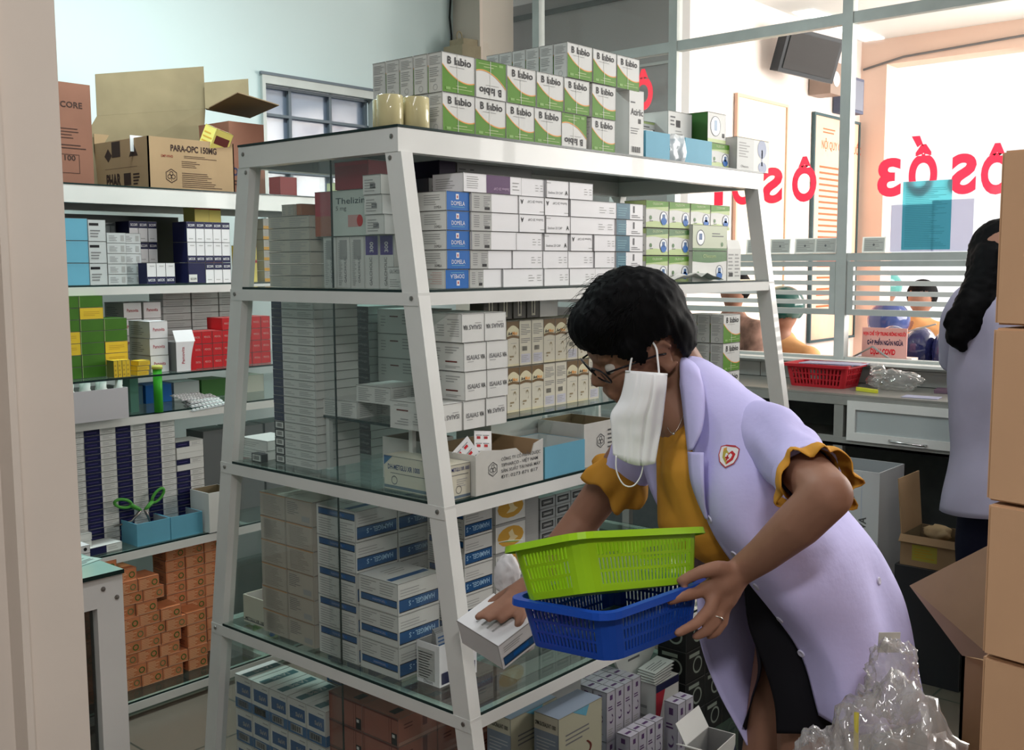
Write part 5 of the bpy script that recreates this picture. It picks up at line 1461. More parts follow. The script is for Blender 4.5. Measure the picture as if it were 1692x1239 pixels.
pack(pack_mesh('fw2', 0.10, 0.09, 0.225, shb, lambda fc: [fc['F'].rect(0.04 + 0.19 * k, 0.05, 0.2 + 0.19 * k, 0.95, M('grey_white_foil', (0.40, 0.42, 0.42), 0.2, 0.2), 1) for k in range(5)]), 1.95, 3.73, ZC, 'plastic wrapped grey pack behind the flat pale grey boxes', None, jit=0)
def d_yt(fc): fc['F'].rect(0, 0.52, 1, 0.60, crimson, 1); fc['F'].rect(0, 0.95, 1, 1, crimson, 1); fc['F'].text('ATC', 0.3, 0.25, 0.02, ink, 2, 0.02, width=0.03)
YT = pack_mesh('yt', 0.065, 0.08, 0.145, M('pale_yellow_card'), d_yt)
for c in range(2):
    for r in range(2):
        pack(YT, 2.325 + 0.067 * c, 3.66 + 0.02 * c, ZC + 0.146 * r, 'pale yellow box with red band behind the navy boxes, %s, %s' % (['lower', 'upper'][r], ['left', 'right'][c]), 'pale yellow banded boxes on the back rack', jit=0.8)
pack(YT, 2.50, 3.60, ZC, 'pale yellow box with red band standing alone right of the navy boxes', None)
gcb = pack_mesh('gcb', 0.085, 0.09, 0.042, M('dull_grey_cream_card', (0.42, 0.41, 0.37), 0.5), lambda fc: (fc['F'].rect(0, 0, 1, 0.3, gold, 1), fc['F'].lines(0.1, 0.4, 0.9, 0.9, 3, lgrey, 0.3)))
for c in range(5):
    for r in range(6):
        pack(gcb, 2.62 + 0.088 * c, 3.62, ZC + 0.0425 * r, 'grey cream box with ochre strip on the back rack, %s tier, %s' % (tier(r, 6), colm(c, 5)), 'grey cream boxes seen through the rack end', jit=0.8)
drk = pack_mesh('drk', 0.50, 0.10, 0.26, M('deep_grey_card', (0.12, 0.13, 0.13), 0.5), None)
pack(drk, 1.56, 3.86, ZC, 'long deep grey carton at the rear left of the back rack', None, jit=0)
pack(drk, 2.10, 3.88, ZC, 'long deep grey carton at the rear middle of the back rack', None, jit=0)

# second level of the back rack: an inner glass shelf
t = empty('inner_glass_shelf', (2.25, 3.62, 1.126), 'inner glass shelf under the green boxes in the back rack', 'shelf')
g = MB(); g.box(-1.0, 1.0, -0.31, 0.30, -0.006, 0, glass_green); g.box(-1.0, 1.0, -0.3108, -0.309, -0.0065, 0.0001, glass_edge); g.build('glass_plate', t)
for x in (-0.95, 0.95):
    for y in (-0.25, 0.25):
        g = MB(); g.box(x - 0.008, x + 0.008, y - 0.008, y + 0.008, -0.1355, -0.006, paint); g.build('support_post', t)
ZD = 1.1265
ggr = 'moss green and yellow boxes on the back rack'
for c, (n, ys_) in enumerate(((7, (2, 3)), (7, (5,)), (5, (1, 2)))):
    for r in range(n):
        yy = r in ys_
        pack(YL if yy else GR, 1.652 + 0.0845 * c, 3.385 + 0.05, ZD + 0.0396 * r, '%s box in the green pile on the back rack, %s column, %s tier' % ('yellow' if yy else 'moss green', ['left', 'middle', 'right'][c], tier(r, n)), ggr, jit=0.6)
for i, (x, n) in enumerate(((1.80, 1), (1.885, 3))):
    if i == 0:
        for k in range(4):
            pack(pack_mesh('ysl', 0.0145, 0.05, 0.058, yellow, lambda fc: (fc['E'].rect(0, 0, 1, 1, M('olive_print', (0.16, 0.17, 0.05), 0.5), 1), fc['F'].lines(0.2, 0.1, 0.8, 0.9, 3, M('ochre_ink'), 0.4))), 1.780 + 0.0152 * k, 3.345, ZD, 'narrow upright yellow box before the green pile, %s' % colm(k, 4), 'narrow upright yellow boxes', jit=1)
    else:
        for k in range(3):
            pack(pack_mesh('ysm', 0.045, 0.05, 0.0165, yellow, lambda fc: fc['F'].lines(0.1, 0.2, 0.9, 0.8, 2, M('ochre_ink'), 0.4)), 1.878 + 0.003 * k, 3.345, ZD + 0.017 * k, 'little flat yellow box right of the upright ones, %s' % tier(k, 3), 'little flat yellow boxes', jit=4)
for r in range(3):
    pack(PA, 1.973, 3.44, ZD + 0.0605 * r, 'white box with crimson name on the back rack, %s of the front pile' % tier(r, 3), 'white boxes with crimson names', jit=1.0)
for c in range(2):
    for r in range(4):
        pack(PA, 2.0 + 0.08 * c, 3.66, ZD + 0.0605 * r, 'white box with crimson name in the rear, %s tier, %s' % (tier(r, 4), ['left', 'right'][c]), 'white boxes with crimson names', jit=1.0)
def d_pb(fc):
    f = fc['F']; n = 10
    f.strip([(0.72 + 0.24 * (i / n) ** 2, i / n) for i in range(n + 1)], [(1, i / n) for i in range(n + 1)], red, 1)
    f.text('Pamovita', 0.42, 0.25, 0.012, crimson, 2, 0.01, width=0.06, rot=1); fc['E'].rect(0, 0, 1, 1, grey, 1)
open_box('opened_carton', 2.060, 3.385, ZD, 0.078, 0.09, 0.105, wht2, 'opened white carton with a red curve and pointed flap on the back rack', 0.0, 'carton', inner=gy, paint_f=d_pb, flaps=(('F', 0.045, 115),))
grd = 'red boxes on the back rack'
for c in range(8):
    for r in range(4 if c > 2 else 3):
        pack(RD, 2.125 + 0.0432 * c, 3.42, ZD + 0.0455 * r, 'small red box on the back rack, %s tier, %s' % (tier(r, 4), colm(c, 8)), grd, jit=0.8)
wst = pack_mesh('wst', 0.12, 0.10, 0.027, M('dull_white_card', (0.45, 0.45, 0.44), 0.5), lambda fc: fc['F'].lines(0.1, 0.2, 0.8, 0.8, 2, lgrey, 0.4))
for c in range(4):
    for r in range(10):
        pack(wst, (1.84, 2.22, 2.345, 2.47)[c], 3.70, ZD + 0.0275 * r, 'thin dull white box on the back rack, %s tier, %s' % (tier(r, 10), colm(c, 4)), 'thin dull white boxes at the rear', jit=0.8)
ZE = LB[1]
t = open_box('bottle_carton', 1.695, 3.36, ZE, 0.222, 0.13, 0.104, M('lilac_white_card', (0.52, 0.50, 0.52), 0.6), 'pale open carton of white bottles beside the door frame on the back rack', cat='carton', inner=gy)
wb_ = M('white_plastic', (0.68, 0.70, 0.66), 0.35)
for i in range(7):
    mb = MB(); mb.lathe([(0.001, 0), (0.015, 0), (0.015, 0.100), (0.012, 0.104), (0.012, 0.124), (0.001, 0.125)], wb_, 14)
    o = mb.build('plastic_bottle', None, (1.61 + 0.0285 * i, 3.33 + 0.035 * (i % 2), ZE + 0.004), (0, math.radians(6 * (-1) ** i), 0))
    tag(o, 'small white plastic bottle in the pale carton, %s' % colm(i, 7), 'bottle', 'small white bottles in the pale carton')
t = empty('effervescent_tube', (1.944, 3.34, ZE), 'bright green tube with yellow cap standing on the back rack', 'tube')
gt_ = M('bright_green_plastic', (0.05, 0.36, 0.03), 0.3)
mb = MB(); mb.lathe([(0.001, 0), (0.0155, 0), (0.0155, 0.152), (0.001, 0.152)], gt_, 20); mb.build('tube_body', t)
mb = MB(); mb.lathe([(0.001, 0.152), (0.0185, 0.152), (0.0185, 0.165), (0.001, 0.166)], M('lime_yellow_plastic', (0.50, 0.52, 0.12), 0.35), 20); mb.build('cap', t)
pack(plain('gfb', 0.032, 0.05, 0.12, M('dull_teal_green_card', (0.10, 0.22, 0.17), 0.4)), 1.885, 3.42, ZE, 'dull green upright box left of the green tube', None)
blf = M('blister_silver', (0.55, 0.56, 0.58), 0.25, 0.5)
for i in range(4):
    mb = MB(); mb.box(-0.075, 0.075, -0.03, 0.03, 0, 0.001, blf)
    for a_ in range(9):
        for b_ in range(3):
            x = -0.064 + 0.016 * a_; y = -0.019 + 0.019 * b_
            mb.box(x - 0.0055, x + 0.0055, y - 0.006, y + 0.006, 0.001, 0.0055, wht2)
    o = mb.build('blister_pack', None, (2.145 - 0.035 * (i == 3), 3.36 + 0.015 * i, ZE + 0.001 + 0.0105 * i), (math.radians(16), math.radians(-4 + 2 * i), 0.1 * i))
    tag(o, 'white pill blister strip on the back rack, %s in the heap' % ['lowest', 'second', 'third', 'topmost'][i], 'blister pack', 'pill blister strips heaped on the back rack')
for i, (x, mm, nm) in enumerate(((1.84, M('dull_pink_card', (0.30, 0.10, 0.14), 0.5), 'dull pink'), (1.96, M('dull_teal_card', (0.06, 0.14, 0.20), 0.5), 'dull teal'), (2.08, blue, 'blue'), (2.20, M('pale_grey_card'), 'pale grey'), (2.32, dgrn, 'dark green'), (2.50, M('dull_cream_card'), 'dull cream'))):
    pack(pack_mesh('mis%d' % i, 0.11, 0.10, 0.07, mm, None), x, 3.62, ZE, '%s box deep on the third level of the back rack' % nm, None, jit=3)
ZF = LB[2]
gnw = 'thin navy and white boxes in tall columns'
for c in range(4):
    for r in range(20):
        pack(NW, 1.627 + 0.1135 * c, 3.42, ZF + 0.0214 * r, 'thin navy and white box on the back rack, %s column, %s' % (['first', 'second', 'third', 'fourth'][c], 'bottom' if r == 0 else ('top' if r == 19 else ORD[r] + ' up')), gnw, jit=0.9)
for r in range(15):
    o = pack(NW, 2.082, 3.42, ZF + 0.0214 * r, 'thin navy and white box on the back rack, short fifth column, %s' % ('bottom' if r == 0 else ('top' if r == 14 else ORD[r] + ' up')), gnw, jit=1.2)
    if r in (10, 12, 13): o.rotation_euler[2] = PI + 0.05
for c in range(5):
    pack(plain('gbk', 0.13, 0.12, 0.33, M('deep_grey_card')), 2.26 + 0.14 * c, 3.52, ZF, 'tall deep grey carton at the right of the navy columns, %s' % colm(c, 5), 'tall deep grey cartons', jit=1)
for i, (x, y, r) in enumerate(((1.800 + 0.066, 3.335, 0.0), (1.929 + 0.066, 3.335, 0.0))):
    open_box('tray_box', x, y, ZF, 0.126, 0.13, 0.078, cyan, ['sky blue tray box holding the green handled scissors', 'sky blue tray box right of the one with scissors'][i], r, 'box', inner=M('inner_grey_card', (0.30, 0.32, 0.33), 0.6))
open_box('carton', 2.125, 3.30, ZF, 0.115, 0.12, 0.145, wht, 'white open carton at the right of the two sky blue tray boxes', cat='carton', inner=kraft_in)
t = empty('scissors', (1.855, 3.35, ZF + 0.10), 'open scissors with green handles resting in the sky blue tray box', 'scissors', None, 0.0)
grh = M('green_handle_plastic', (0.08, 0.30, 0.05), 0.35)
def loop(cx, cz, rx, rz, tilt, name):
    mb = MB(); pts = []
    for k in range(18):
        a = 2 * PI * k / 18; x = rx * math.cos(a); z = rz * math.sin(a)
        pts.append((cx + x * math.cos(tilt) - z * math.sin(tilt), 0, cz + x * math.sin(tilt) + z * math.cos(tilt)))
    mb.tube(pts, 0.0055, grh, 8, closed=True)
    return mb
mb = loop(-0.055, 0.040, 0.032, 0.014, -0.3, 'h'); mb.tube([(-0.028, 0, 0.030), (0.0, 0, 0.012), (0.012, 0, 0.004)], [0.008, 0.007, 0.004], grh); mb.build('handle', t)
mb = loop(0.078, 0.046, 0.030, 0.014, 0.75, 'h'); mb.tube([(0.055, 0, 0.027), (0.035, 0, 0.010), (0.025, 0, 0.004)], [0.008, 0.007, 0.004], grh); mb.build('handle', t)
mb = MB(); mb.tube([(0.01, 0, 0.004), (-0.02, 0.01, -0.03), (-0.09, 0.03, -0.045)], [0.005, 0.005, 0.001], steel); mb.build('blade', t)
mb = MB(); mb.tube([(0.025, 0, 0.004), (0.045, 0.01, -0.03), (0.06, 0.02, -0.075)], [0.005, 0.005, 0.001], steel); mb.build('blade', t)
fb_ = pack_mesh('fb2', 0.13, 0.09, 0.026, wht, lambda fc: (fc['F'].rect(0, 0, 0.55, 1, navy, 1), fc['F'].lines(0.6, 0.3, 0.9, 0.8, 2, lgrey, 0.3)))
pack(fb_, 1.69, 3.33, ZF, 'flat navy and white box before the scissors box', None, jit=2, rotz=0.1)
for r in range(3):
    pack(pack_mesh('fb3', 0.12, 0.09, 0.024, wht, None), 1.60, 3.35, ZF + 0.0245 * r, 'flat plain white box beside the door frame, %s of three' % tier(r, 3), 'flat plain white boxes', jit=3)
for r in range(2):
    pack(pack_mesh('dot', 0.04, 0.06, 0.0255, wht2, lambda fc: fc['F'].disc(0.6, 0.5, 0.006, ink, 1)), 1.60, 3.27, ZF + 0.026 * r, 'little white box with a black dot, %s' % ['lower', 'upper'][r], 'little white boxes with black dots', jit=1)
ZG = LB[3]
go = 'orange boxes piled on the bottom of the back rack'
hts = [11, 11, 10, 9, 6, 5]
for c in range(6):
    for r in range(hts[c]):
        x = 1.585 + 0.0795 * c + (0.02 if r % 3 == 1 else 0) - (0.01 if r % 4 == 2 else 0)
        if c == 5: x = 1.585 + 0.0795 * 5 + 0.022
        pack(OR[(c + r) % 2], x, 3.29 + random.uniform(-0.004, 0.004), ZG + 0.0424 * r, 'orange box low on the back rack, %s tier, %s' % (tier(r, 11) if hts[c] == 11 else ORD[r] + ' up', colm(c, 6)), go, jit=1.2)
for c in range(3):
    for r in range(10):
        pack(OR[(c + r) % 2], 2.00 + 0.0795 * c, 3.41, ZG + 0.0424 * r, 'orange box in the rear pile, %s tier, %s' % (ORD[r] + ' up', colm(c, 3)), go, jit=1.2)
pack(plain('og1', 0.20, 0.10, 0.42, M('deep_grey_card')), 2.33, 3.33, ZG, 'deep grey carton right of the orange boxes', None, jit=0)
dv = pack_mesh('dv', 0.10, 0.09, 0.10, M('pale_grey_card'), lambda fc: (fc['F'].rect(0, 0.3, 0.6, 1, M('slate_band', (0.12, 0.16, 0.20), 0.5), 1), fc['F'].lines(0.1, 0.05, 0.9, 0.25, 3, grey, 0.3)))
for c in range(4):
    for r in range(4):
        pack(dv, 2.50 + 0.102 * c, 3.32, ZG + 0.1005 * r, 'pale grey and slate box seen through the rack end, %s tier, %s' % (tier(r, 4), colm(c, 4)), 'pale grey and slate boxes on the back rack', jit=1)

# ---------------------------------------------------------------- on the ledge, the counter and the floor at the right
cardm = M('laminated_card', (0.55, 0.57, 0.55), 0.3, translucent=0.3)
cardf = M('card_rim', (0.85, 0.87, 0.85), 0.4, translucent=0.5)
cy_ = [2.43, 2.305, 2.18, 2.08, 1.855]
for i, y in enumerate(cy_):
    mb = MB(); w, h = 0.105, 0.07
    mb.box(-0.0015, 0.0015, -w / 2, w / 2, 0, h, cardf)
    f = Face(mb, (-0.0015, w / 2, 0), (0, -1, 0), (0, 0, 1), w, h); f.rect(0.07, 0.08, 0.95, 0.93, cardm, 1); f.lines(0.12, 0.15, 0.9, 0.85, 6, lgrey, 0.35, 2); f.disc(0.5, 0.5, 0.005, grey, 3)
    o = mb.build('notice_card', None, (4.582, y, 1.5455), (0, math.radians(6), 0))
    tag(o, 'small white laminated card leaning on the glass above the slats, %s' % colm(i, 5), 'card', 'laminated cards on the partition ledge')
lil2 = M('lilac_white_paper', (0.50, 0.50, 0.64), 0.6, translucent=0.3)
def sheet(y0, y1, z0, z1, m, x, label, n=0, name='paper_sheet'):
    mb = MB(); mb.quad((x, y1, z0), (x, y0, z0), (x, y0, z1), (x, y1, z1), m)
    if n: Face(mb, (x, y1, z0), (0, -1, 0), (0, 0, 1), y1 - y0, z1 - z0).lines(0.06, 0.05, 0.94, 0.94, n, M('teal_ink', (0.05, 0.28, 0.34), 0.6), 0.2, 1)
    o = mb.build(name); reorigin(o, (x, (y0 + y1) / 2, z0)); tag(o, label, 'paper')
sheet(1.60, 1.79, 1.548, 1.752, lil2, 4.602, 'pale lilac sheet of paper showing left of the teal sheet on the glass')
sheet(1.44, 1.61, 1.548, 1.765, lil2, 4.5995, 'pale lilac sheet of paper showing right of the teal sheet on the glass')
sheet(1.53, 1.738, 1.556, 1.849, M('teal_paper', (0.12, 0.50, 0.58), 0.6, translucent=0.5), 4.597, 'teal printed sheet of paper fixed on the glass over the slats', 34)

# red basket of papers on the counter
def basket_mesh(w, d, h, taper, rim, slots, rows, m, corner=0.03, wall=0.0016, holes_bottom=True, lip=0.010):
    """open slotted basket, rim outline w x d at z = h, smaller at the bottom"""
    def outline(z):
        k = 1 - taper * (1 - z / h)
        a, b = w / 2 * k, d / 2 * k
        pts = []
        nx, ny = slots
        for (x0, y0, x1, y1, n) in ((-a + corner, -b, a - corner, -b, nx), (a, -b + corner, a, b - corner, ny), (a - corner, b, -a + corner, b, nx), (-a, b - corner, -a, -b + corner, ny)):
            for i in range(2 * n + 1):
                t = i / (2 * n); pts.append((x0 + (x1 - x0) * t, y0 + (y1 - y0) * t, i % 2 == 1 and i < 2 * n))
            # corner arc
            cx = {(-1, -1): (-a + corner, -b + corner)}
            ang0 = {0: -PI / 2, 1: 0, 2: PI / 2, 3: PI}[len([p for p in pts if p[2] is None]) // 3]
            cxy = [(a - corner, -b + corner), (a - corner, b - corner), (-a + corner, b - corner), (-a + corner, -b + corner)][len([p for p in pts if p[2] is None]) // 3]
            for q in (1, 2, 3):
                an = ang0 + PI / 2 * q / 4
                pts.append((cxy[0] + corner * math.cos(an), cxy[1] + corner * math.sin(an), None))
        return pts
    zs = [0.0, h * 0.08]
    for r in range(rows):
        z0 = h * 0.12 + (h * 0.74) * r / rows; z1 = z0 + h * 0.74 / rows * 0.80
        zs += [z0, z1]
    zs += [h * 0.90, h]
    zs = sorted(set(zs))
    mb = MB(); rings = [outline(z) for z in zs]; n = len(rings[0])
    vs = [(p[0], p[1], z) for rg, z in zip(rings, zs) for p in rg]
    fs = []
    for k in range(len(zs) - 1):
        hole_row = k >= 2 and k % 2 == 0 and k < 2 + 2 * rows
        for i in range(n):
            j = (i + 1) % n
            if hole_row and rings[0][i][2] is True:
                continue
            fs.append((k * n + i, k * n + j, (k + 1) * n + j, (k + 1) * n + i))
    fs.append(tuple(range(n))[::-1])
    mb.add(vs, fs, m)
    # rolled lip
    top = rings[-1]
    o1 = [(p[0] * (1 + 2 * lip / w), p[1] * (1 + 2 * lip / d), h) for p in top]
    o2 = [(p[0] * (1 + 2.2 * lip / w), p[1] * (1 + 2.2 * lip / d), h - rim) for p in top]
    b = [(p[0], p[1], h) for p in top]
    N = n; vs = b + o1 + o2
    mb.add(vs, [(i, (i + 1) % N, N + (i + 1) % N, N + i) for i in range(N)] + [(N + i, N + (i + 1) % N, 2 * N + (i + 1) % N, 2 * N + i) for i in range(N)], m)
    return mb
def solid(o, t):
    md = o.modifiers.new('thickness', 'SOLIDIFY'); md.thickness = t; md.offset = 0
    return o
redp = M('red_basket_plastic', (0.45, 0.02, 0.03), 0.38)
t = empty('plastic_basket', (4.40, 1.985, 0.9606), 'red plastic basket of papers on the steel counter', 'basket')
mb = basket_mesh(0.20, 0.285, 0.10, 0.14, 0.012, (9, 14), 3, redp, 0.02); o = solid(mb.build('body', t), 0.002)
for i in (1, 2):
    mb = MB(); mb.box(-0.085, 0.095, -0.135, 0.13, 0, 0.003, lil2)
    o = mb.build('paper_sheet', None, (4.40, 1.985 - 0.02 * i, 1.048 + 0.006 * i), (math.radians(-2 + i), math.radians(2), 0.08 * i))
    tag(o, 'white sheet of paper lying in the red basket, %s' % ['lowest', 'middle', 'topmost'][i], 'paper', 'papers in the red basket')
# crumpled bags
def bag_material(name, body, mixf, rough=0.12):
    return glass_mat(name, (0.97, 0.97, 0.97), 0.10, 0.13 * (2 - mixf * 2), body)
def crumple(mb, c, r, m, seed, amp=0.25, fold=6.0, sub=4, flat=None):
    bm = bmesh.new(); bmesh.ops.create_icosphere(bm, subdivisions=sub, radius=1.0)
    off = Vector((seed * 3.1, seed * 1.7, seed))
    vs = []
    for v in bm.verts:
        p = v.co.copy()
        q = p * fold * 0.35 + off
        k = 1 + amp * 0.5 * noise.noise(q * 0.6) - amp * 0.8 * abs(noise.noise(q * 1.1)) ** 0.8 - amp * 0.28 * abs(noise.noise(q * 2.6 + Vector((4, 1, 2)))) - amp * 0.06 * abs(noise.noise(q * 6))
        vs.append((c[0] + p.x * r[0] * k, c[1] + p.y * r[1] * k, c[2] + p.z * r[2] * k))
    if flat is not None:
        vs = [(x, y, max(z, flat)) for x, y, z in vs]
    mb.add(vs, [tuple(v.index for v in f.verts) for f in bm.faces], m, True)
    bm.free()
clb = bag_material('clear_bag_film', (0.80, 0.80, 0.76), 0.45)
mb = MB(); crumple(mb, (0, 0, 0.04), (0.07, 0.125, 0.055), clb, 2, 0.5, 7, flat=0.0); crumple(mb, (0, 0.07, 0.075), (0.03, 0.04, 0.035), clb, 5, 0.5, 7, flat=0.0)
o = mb.build('plastic_bag', None, (4.42, 1.68, 0.9612)); tag(o, 'crumpled clear plastic bag on the steel counter', 'plastic bag')
t = empty('box_cutter', (4.285, 1.745, 0.961), 'yellow box cutter on the counter before the clear bag', 'box cutter', None, 1.2)
mb = MB(); mb.prism([(-0.055, -0.008), (0.05, -0.010), (0.06, 0.0), (0.05, 0.010), (-0.055, 0.008), (-0.062, 0.0)], 0, 0.014, M('yellow_plastic', (0.62, 0.60, 0.05), 0.35)); mb.build('handle', t)
mb = MB(); mb.box(0.05, 0.085, -0.005, 0.005, 0.005, 0.006, steel); mb.build('blade', t)
mb = MB(); mb.box(-0.05, 0.05, -0.08, 0.08, 0, 0.014, M('dull_plum_cover', (0.16, 0.10, 0.14), 0.5)); o = mb.build('notebook', None, (4.47, 1.44, 0.961), (0, 0, 0.2)); tag(o, 'dull plum notebook on the counter beside the person in the grey lilac coat', 'notebook')
mb = MB(); mb.box(-0.04, 0.04, -0.07, 0.07, 0, 0.002, lil2); o = mb.build('paper_slip', None, (4.24, 1.50, 0.961), (0, 0, 0.1)); tag(o, 'white paper slip at the counter edge', 'paper')

def d_wc(fc):
    e = fc['E']
    e.text('SPM-DONOVA', 0.86, 0.40, 0.03, M('faded_black_ink'), 2, 0.02, width=0.24, rot=1); e.rect(0.45, 0.845, 0.72, 0.85, ink, 2); e.rect(0.45, 0.79, 0.72, 0.795, ink, 2); e.lines(0.6, 0.45, 0.9, 0.6, 5, grey, 0.3)
    e.rect(0.80, 0.35, 0.805, 0.98, M('pale_blue_tape', (0.35, 0.42, 0.55), 0.3), 2)
open_box('cardboard_carton', 4.022, 1.70, 0.0, 0.25, 0.35, 0.70, M('white_box_card', (0.50, 0.51, 0.52), 0.6), 'tall white open carton with black lettering on the floor under the counter', cat='carton', inner=M('inner_grey_card', (0.30, 0.32, 0.33), 0.6), paint_f=d_wc, wall=0.006)
open_box('cardboard_carton', 3.80, 1.26, 0.42, 0.20, 0.21, 0.11, kraft, 'brown open carton with a yellow label on a dark crate beside the standing person', cat='carton', inner=kraft_in, wall=0.004,
         paint_f=lambda fc: (fc['E'].rect(0.2, 0.2, 0.62, 0.72, M('dull_yellow_label', (0.40, 0.36, 0.06), 0.5), 1), fc['E'].lines(0.24, 0.3, 0.58, 0.65, 4, M('ochre_ink'), 0.3)), flaps=(('E', 0.03, -50), ('B', 0.20, 85), ('F', 0.1, 70)))
pack(plain('crt', 0.22, 0.24, 0.42, M('dark_plastic_crate', (0.035, 0.035, 0.04), 0.5)), 3.80, 1.26, 0.0, 'dark plastic crate under the brown open carton', None, jit=0, name='plastic_crate', cat='crate')
mb = MB(); crumple(mb, (0, 0, 0.03), (0.05, 0.055, 0.035), M('crumpled_kraft_paper', (0.50, 0.38, 0.22), 0.8), 9, 0.4, 7, 3, flat=0.0)
o = mb.build('crumpled_paper', None, (3.80, 1.27, 0.50)); tag(o, 'crumpled tan paper in the brown open carton', 'paper')

# large open carton with a big flap in front of the crate
t = empty('cardboard_carton', (2.16, 0.62, 0), 'big open cardboard carton on the floor with a flap folded out', 'carton', None, 0.0)
c0 = Vector((2.16, 0.62, 0))
def L2(p): return tuple(Vector(p) - c0)
A_, B_, C2, D_ = (2.041,0.627,0.746), (2.010,0.557,0.762), (2.128,0.605,0.953), (2.064,0.740,0.856)
mb = MB(); slab(mb, L2(D_), L2(A_), L2(B_), L2(C2), 0.004, M('tan_cardboard', (0.29, 0.20, 0.12), 0.85, var=0.06)); mb.build('flap', t)
ax, ay, az = A_
mb = MB()
mb.box(ax - 2.16, ax - 2.16 + 0.42, ay - 0.62 - 0.45, ay - 0.62 - 0.444, 0, az, kraft); mb.box(ax - 2.16, ax - 2.16 + 0.006, ay - 0.62 - 0.45, ay - 0.62, 0, az, kraft)
mb.box(ax - 2.16, ax - 2.16 + 0.42, ay - 0.62 - 0.006, ay - 0.62, 0, az, kraft); mb.box(ax - 2.16 + 0.414, ax - 2.16 + 0.42, ay - 0.62 - 0.45, ay - 0.62, 0, az, kraft)
mb.box(ax - 2.16 + 0.006, ax - 2.16 + 0.414, ay - 0.62 - 0.444, ay - 0.62 - 0.006, 0.0, 0.006, kraft)
mb.build('body', t)

# tower of cartons close at the right edge
zt = [0.0, 0.255, 0.51, 0.755, 0.989, 1.193, 1.42, 1.642]
for i in range(7):
    h = zt[i + 1] - zt[i] - 0.004
    mb = MB(); w = 0.40; e = 0.006
    bm = bmesh.new(); bmesh.ops.create_cube(bm, size=1.0); bmesh.ops.bevel(bm, geom=bm.edges[:], offset=0.012, segments=2, affect='EDGES')
    vs = [(v.co.x * w + w / 2, v.co.y * w - w / 2, v.co.z * h + h / 2) for v in bm.verts]
    # bevel was made on the unit cube: pull it back to an even 5 mm
    mb.add(vs, [tuple(v.index for v in f.verts) for f in bm.faces], kraft_warm, False); bm.free()
    mb.box(-0.0004, 0.0, -w * 0.52, -w * 0.44, 0.02, h - 0.004, M('brown_parcel_tape', (0.45, 0.27, 0.15), 0.35))
    o = mb.build('cardboard_carton', None, (1.405 + (0.004, -0.003, 0.0, 0.004, 0.0, 0.003, 0.006)[i], 0.408 + (0.0, 0.003, -0.004, 0.0, 0.0, 0.004, 0.004)[i], zt[i] + 0.001), (0, 0, math.radians(-9)))
    tag(o, 'plain cardboard carton in the tower at the right edge, %s' % ('lowest' if i == 0 else ('topmost' if i == 6 else ORD[i] + ' up')), 'carton', 'cartons in the tower at the right edge')

# big clear bag at the lower right
clb2 = bag_material('clear_bag_film_thick', (0.66, 0.64, 0.64), 0.05, 0.10)
def bag(loc, label, parts, seed):
    t = empty('plastic_bag', loc, label, 'plastic bag')
    mb = MB()
    for c, r, s in parts:
        crumple(mb, c, r, clb2, s, 0.45, 7.5, 5)
    mb.build('bag_film', t)
    return t
bp = Vector((1.554,0.580,0.778))
t = bag((bp.x, bp.y, 0), 'large crumpled clear plastic bag of odds and ends on the floor, lower right', [((0.0, 0.0, bp.z - 0.12), (0.115, 0.125, 0.22), 4), ((0.0, 0.0, bp.z - 0.42), (0.14, 0.14, 0.30), 8), ((-0.045, 0.095, bp.z - 0.10), (0.05, 0.055, 0.10), 6), ((0.03, 0.01, bp.z + 0.07), (0.035, 0.05, 0.075), 12)], 1)
mb = MB(); mb.tube([(0.0 + dx, 0.02 + dy, bp.z - 0.15) for dx, dy in ((0, 0),)] + [(-0.055, 0.03, bp.z - 0.02), (-0.052, 0.032, bp.z + 0.04)], 0.004, M('yellow_straw_plastic', (0.45, 0.38, 0.05), 0.4)); o = mb.build('drinking_straw', None, (bp.x, bp.y, 0)); reorigin(o, (-0.055, 0.03, bp.z - 0.02)); o.location += Vector((bp.x, bp.y, 0)); tag(o, 'yellow plastic straw in the large clear bag', 'straw')
mb = MB(); crumple(mb, (0, 0, 0), (0.07, 0.07, 0.09), M('dusty_pink_paper', (0.40, 0.25, 0.22), 0.7), 21, 0.3, 6, 4); o = mb.build('crumpled_paper', None, (bp.x + 0.0, bp.y - 0.0, bp.z - 0.15)); tag(o, 'dusty pink crumpled paper inside the large clear bag', 'paper')
mb = MB(); mb.box(-0.017, 0.017, -0.0006, 0.0006, 0, 0.034, whc); o = mb.build('paper_label', None, (1.601,0.604,0.886)); o.rotation_euler = (0.1, 0, math.radians(-49)); tag(o, 'small pale label sticking up from the large clear bag', 'label')
# ---------------------------------------------------------------- people: smooth bodies grown from joined rounded volumes
RT = Vector((0.6556, -0.7551, -0.0048)); UP = Vector((0.0822, 0.0651, 0.9945)); TC = Vector((-0.7506, -0.6524, 0.1047))

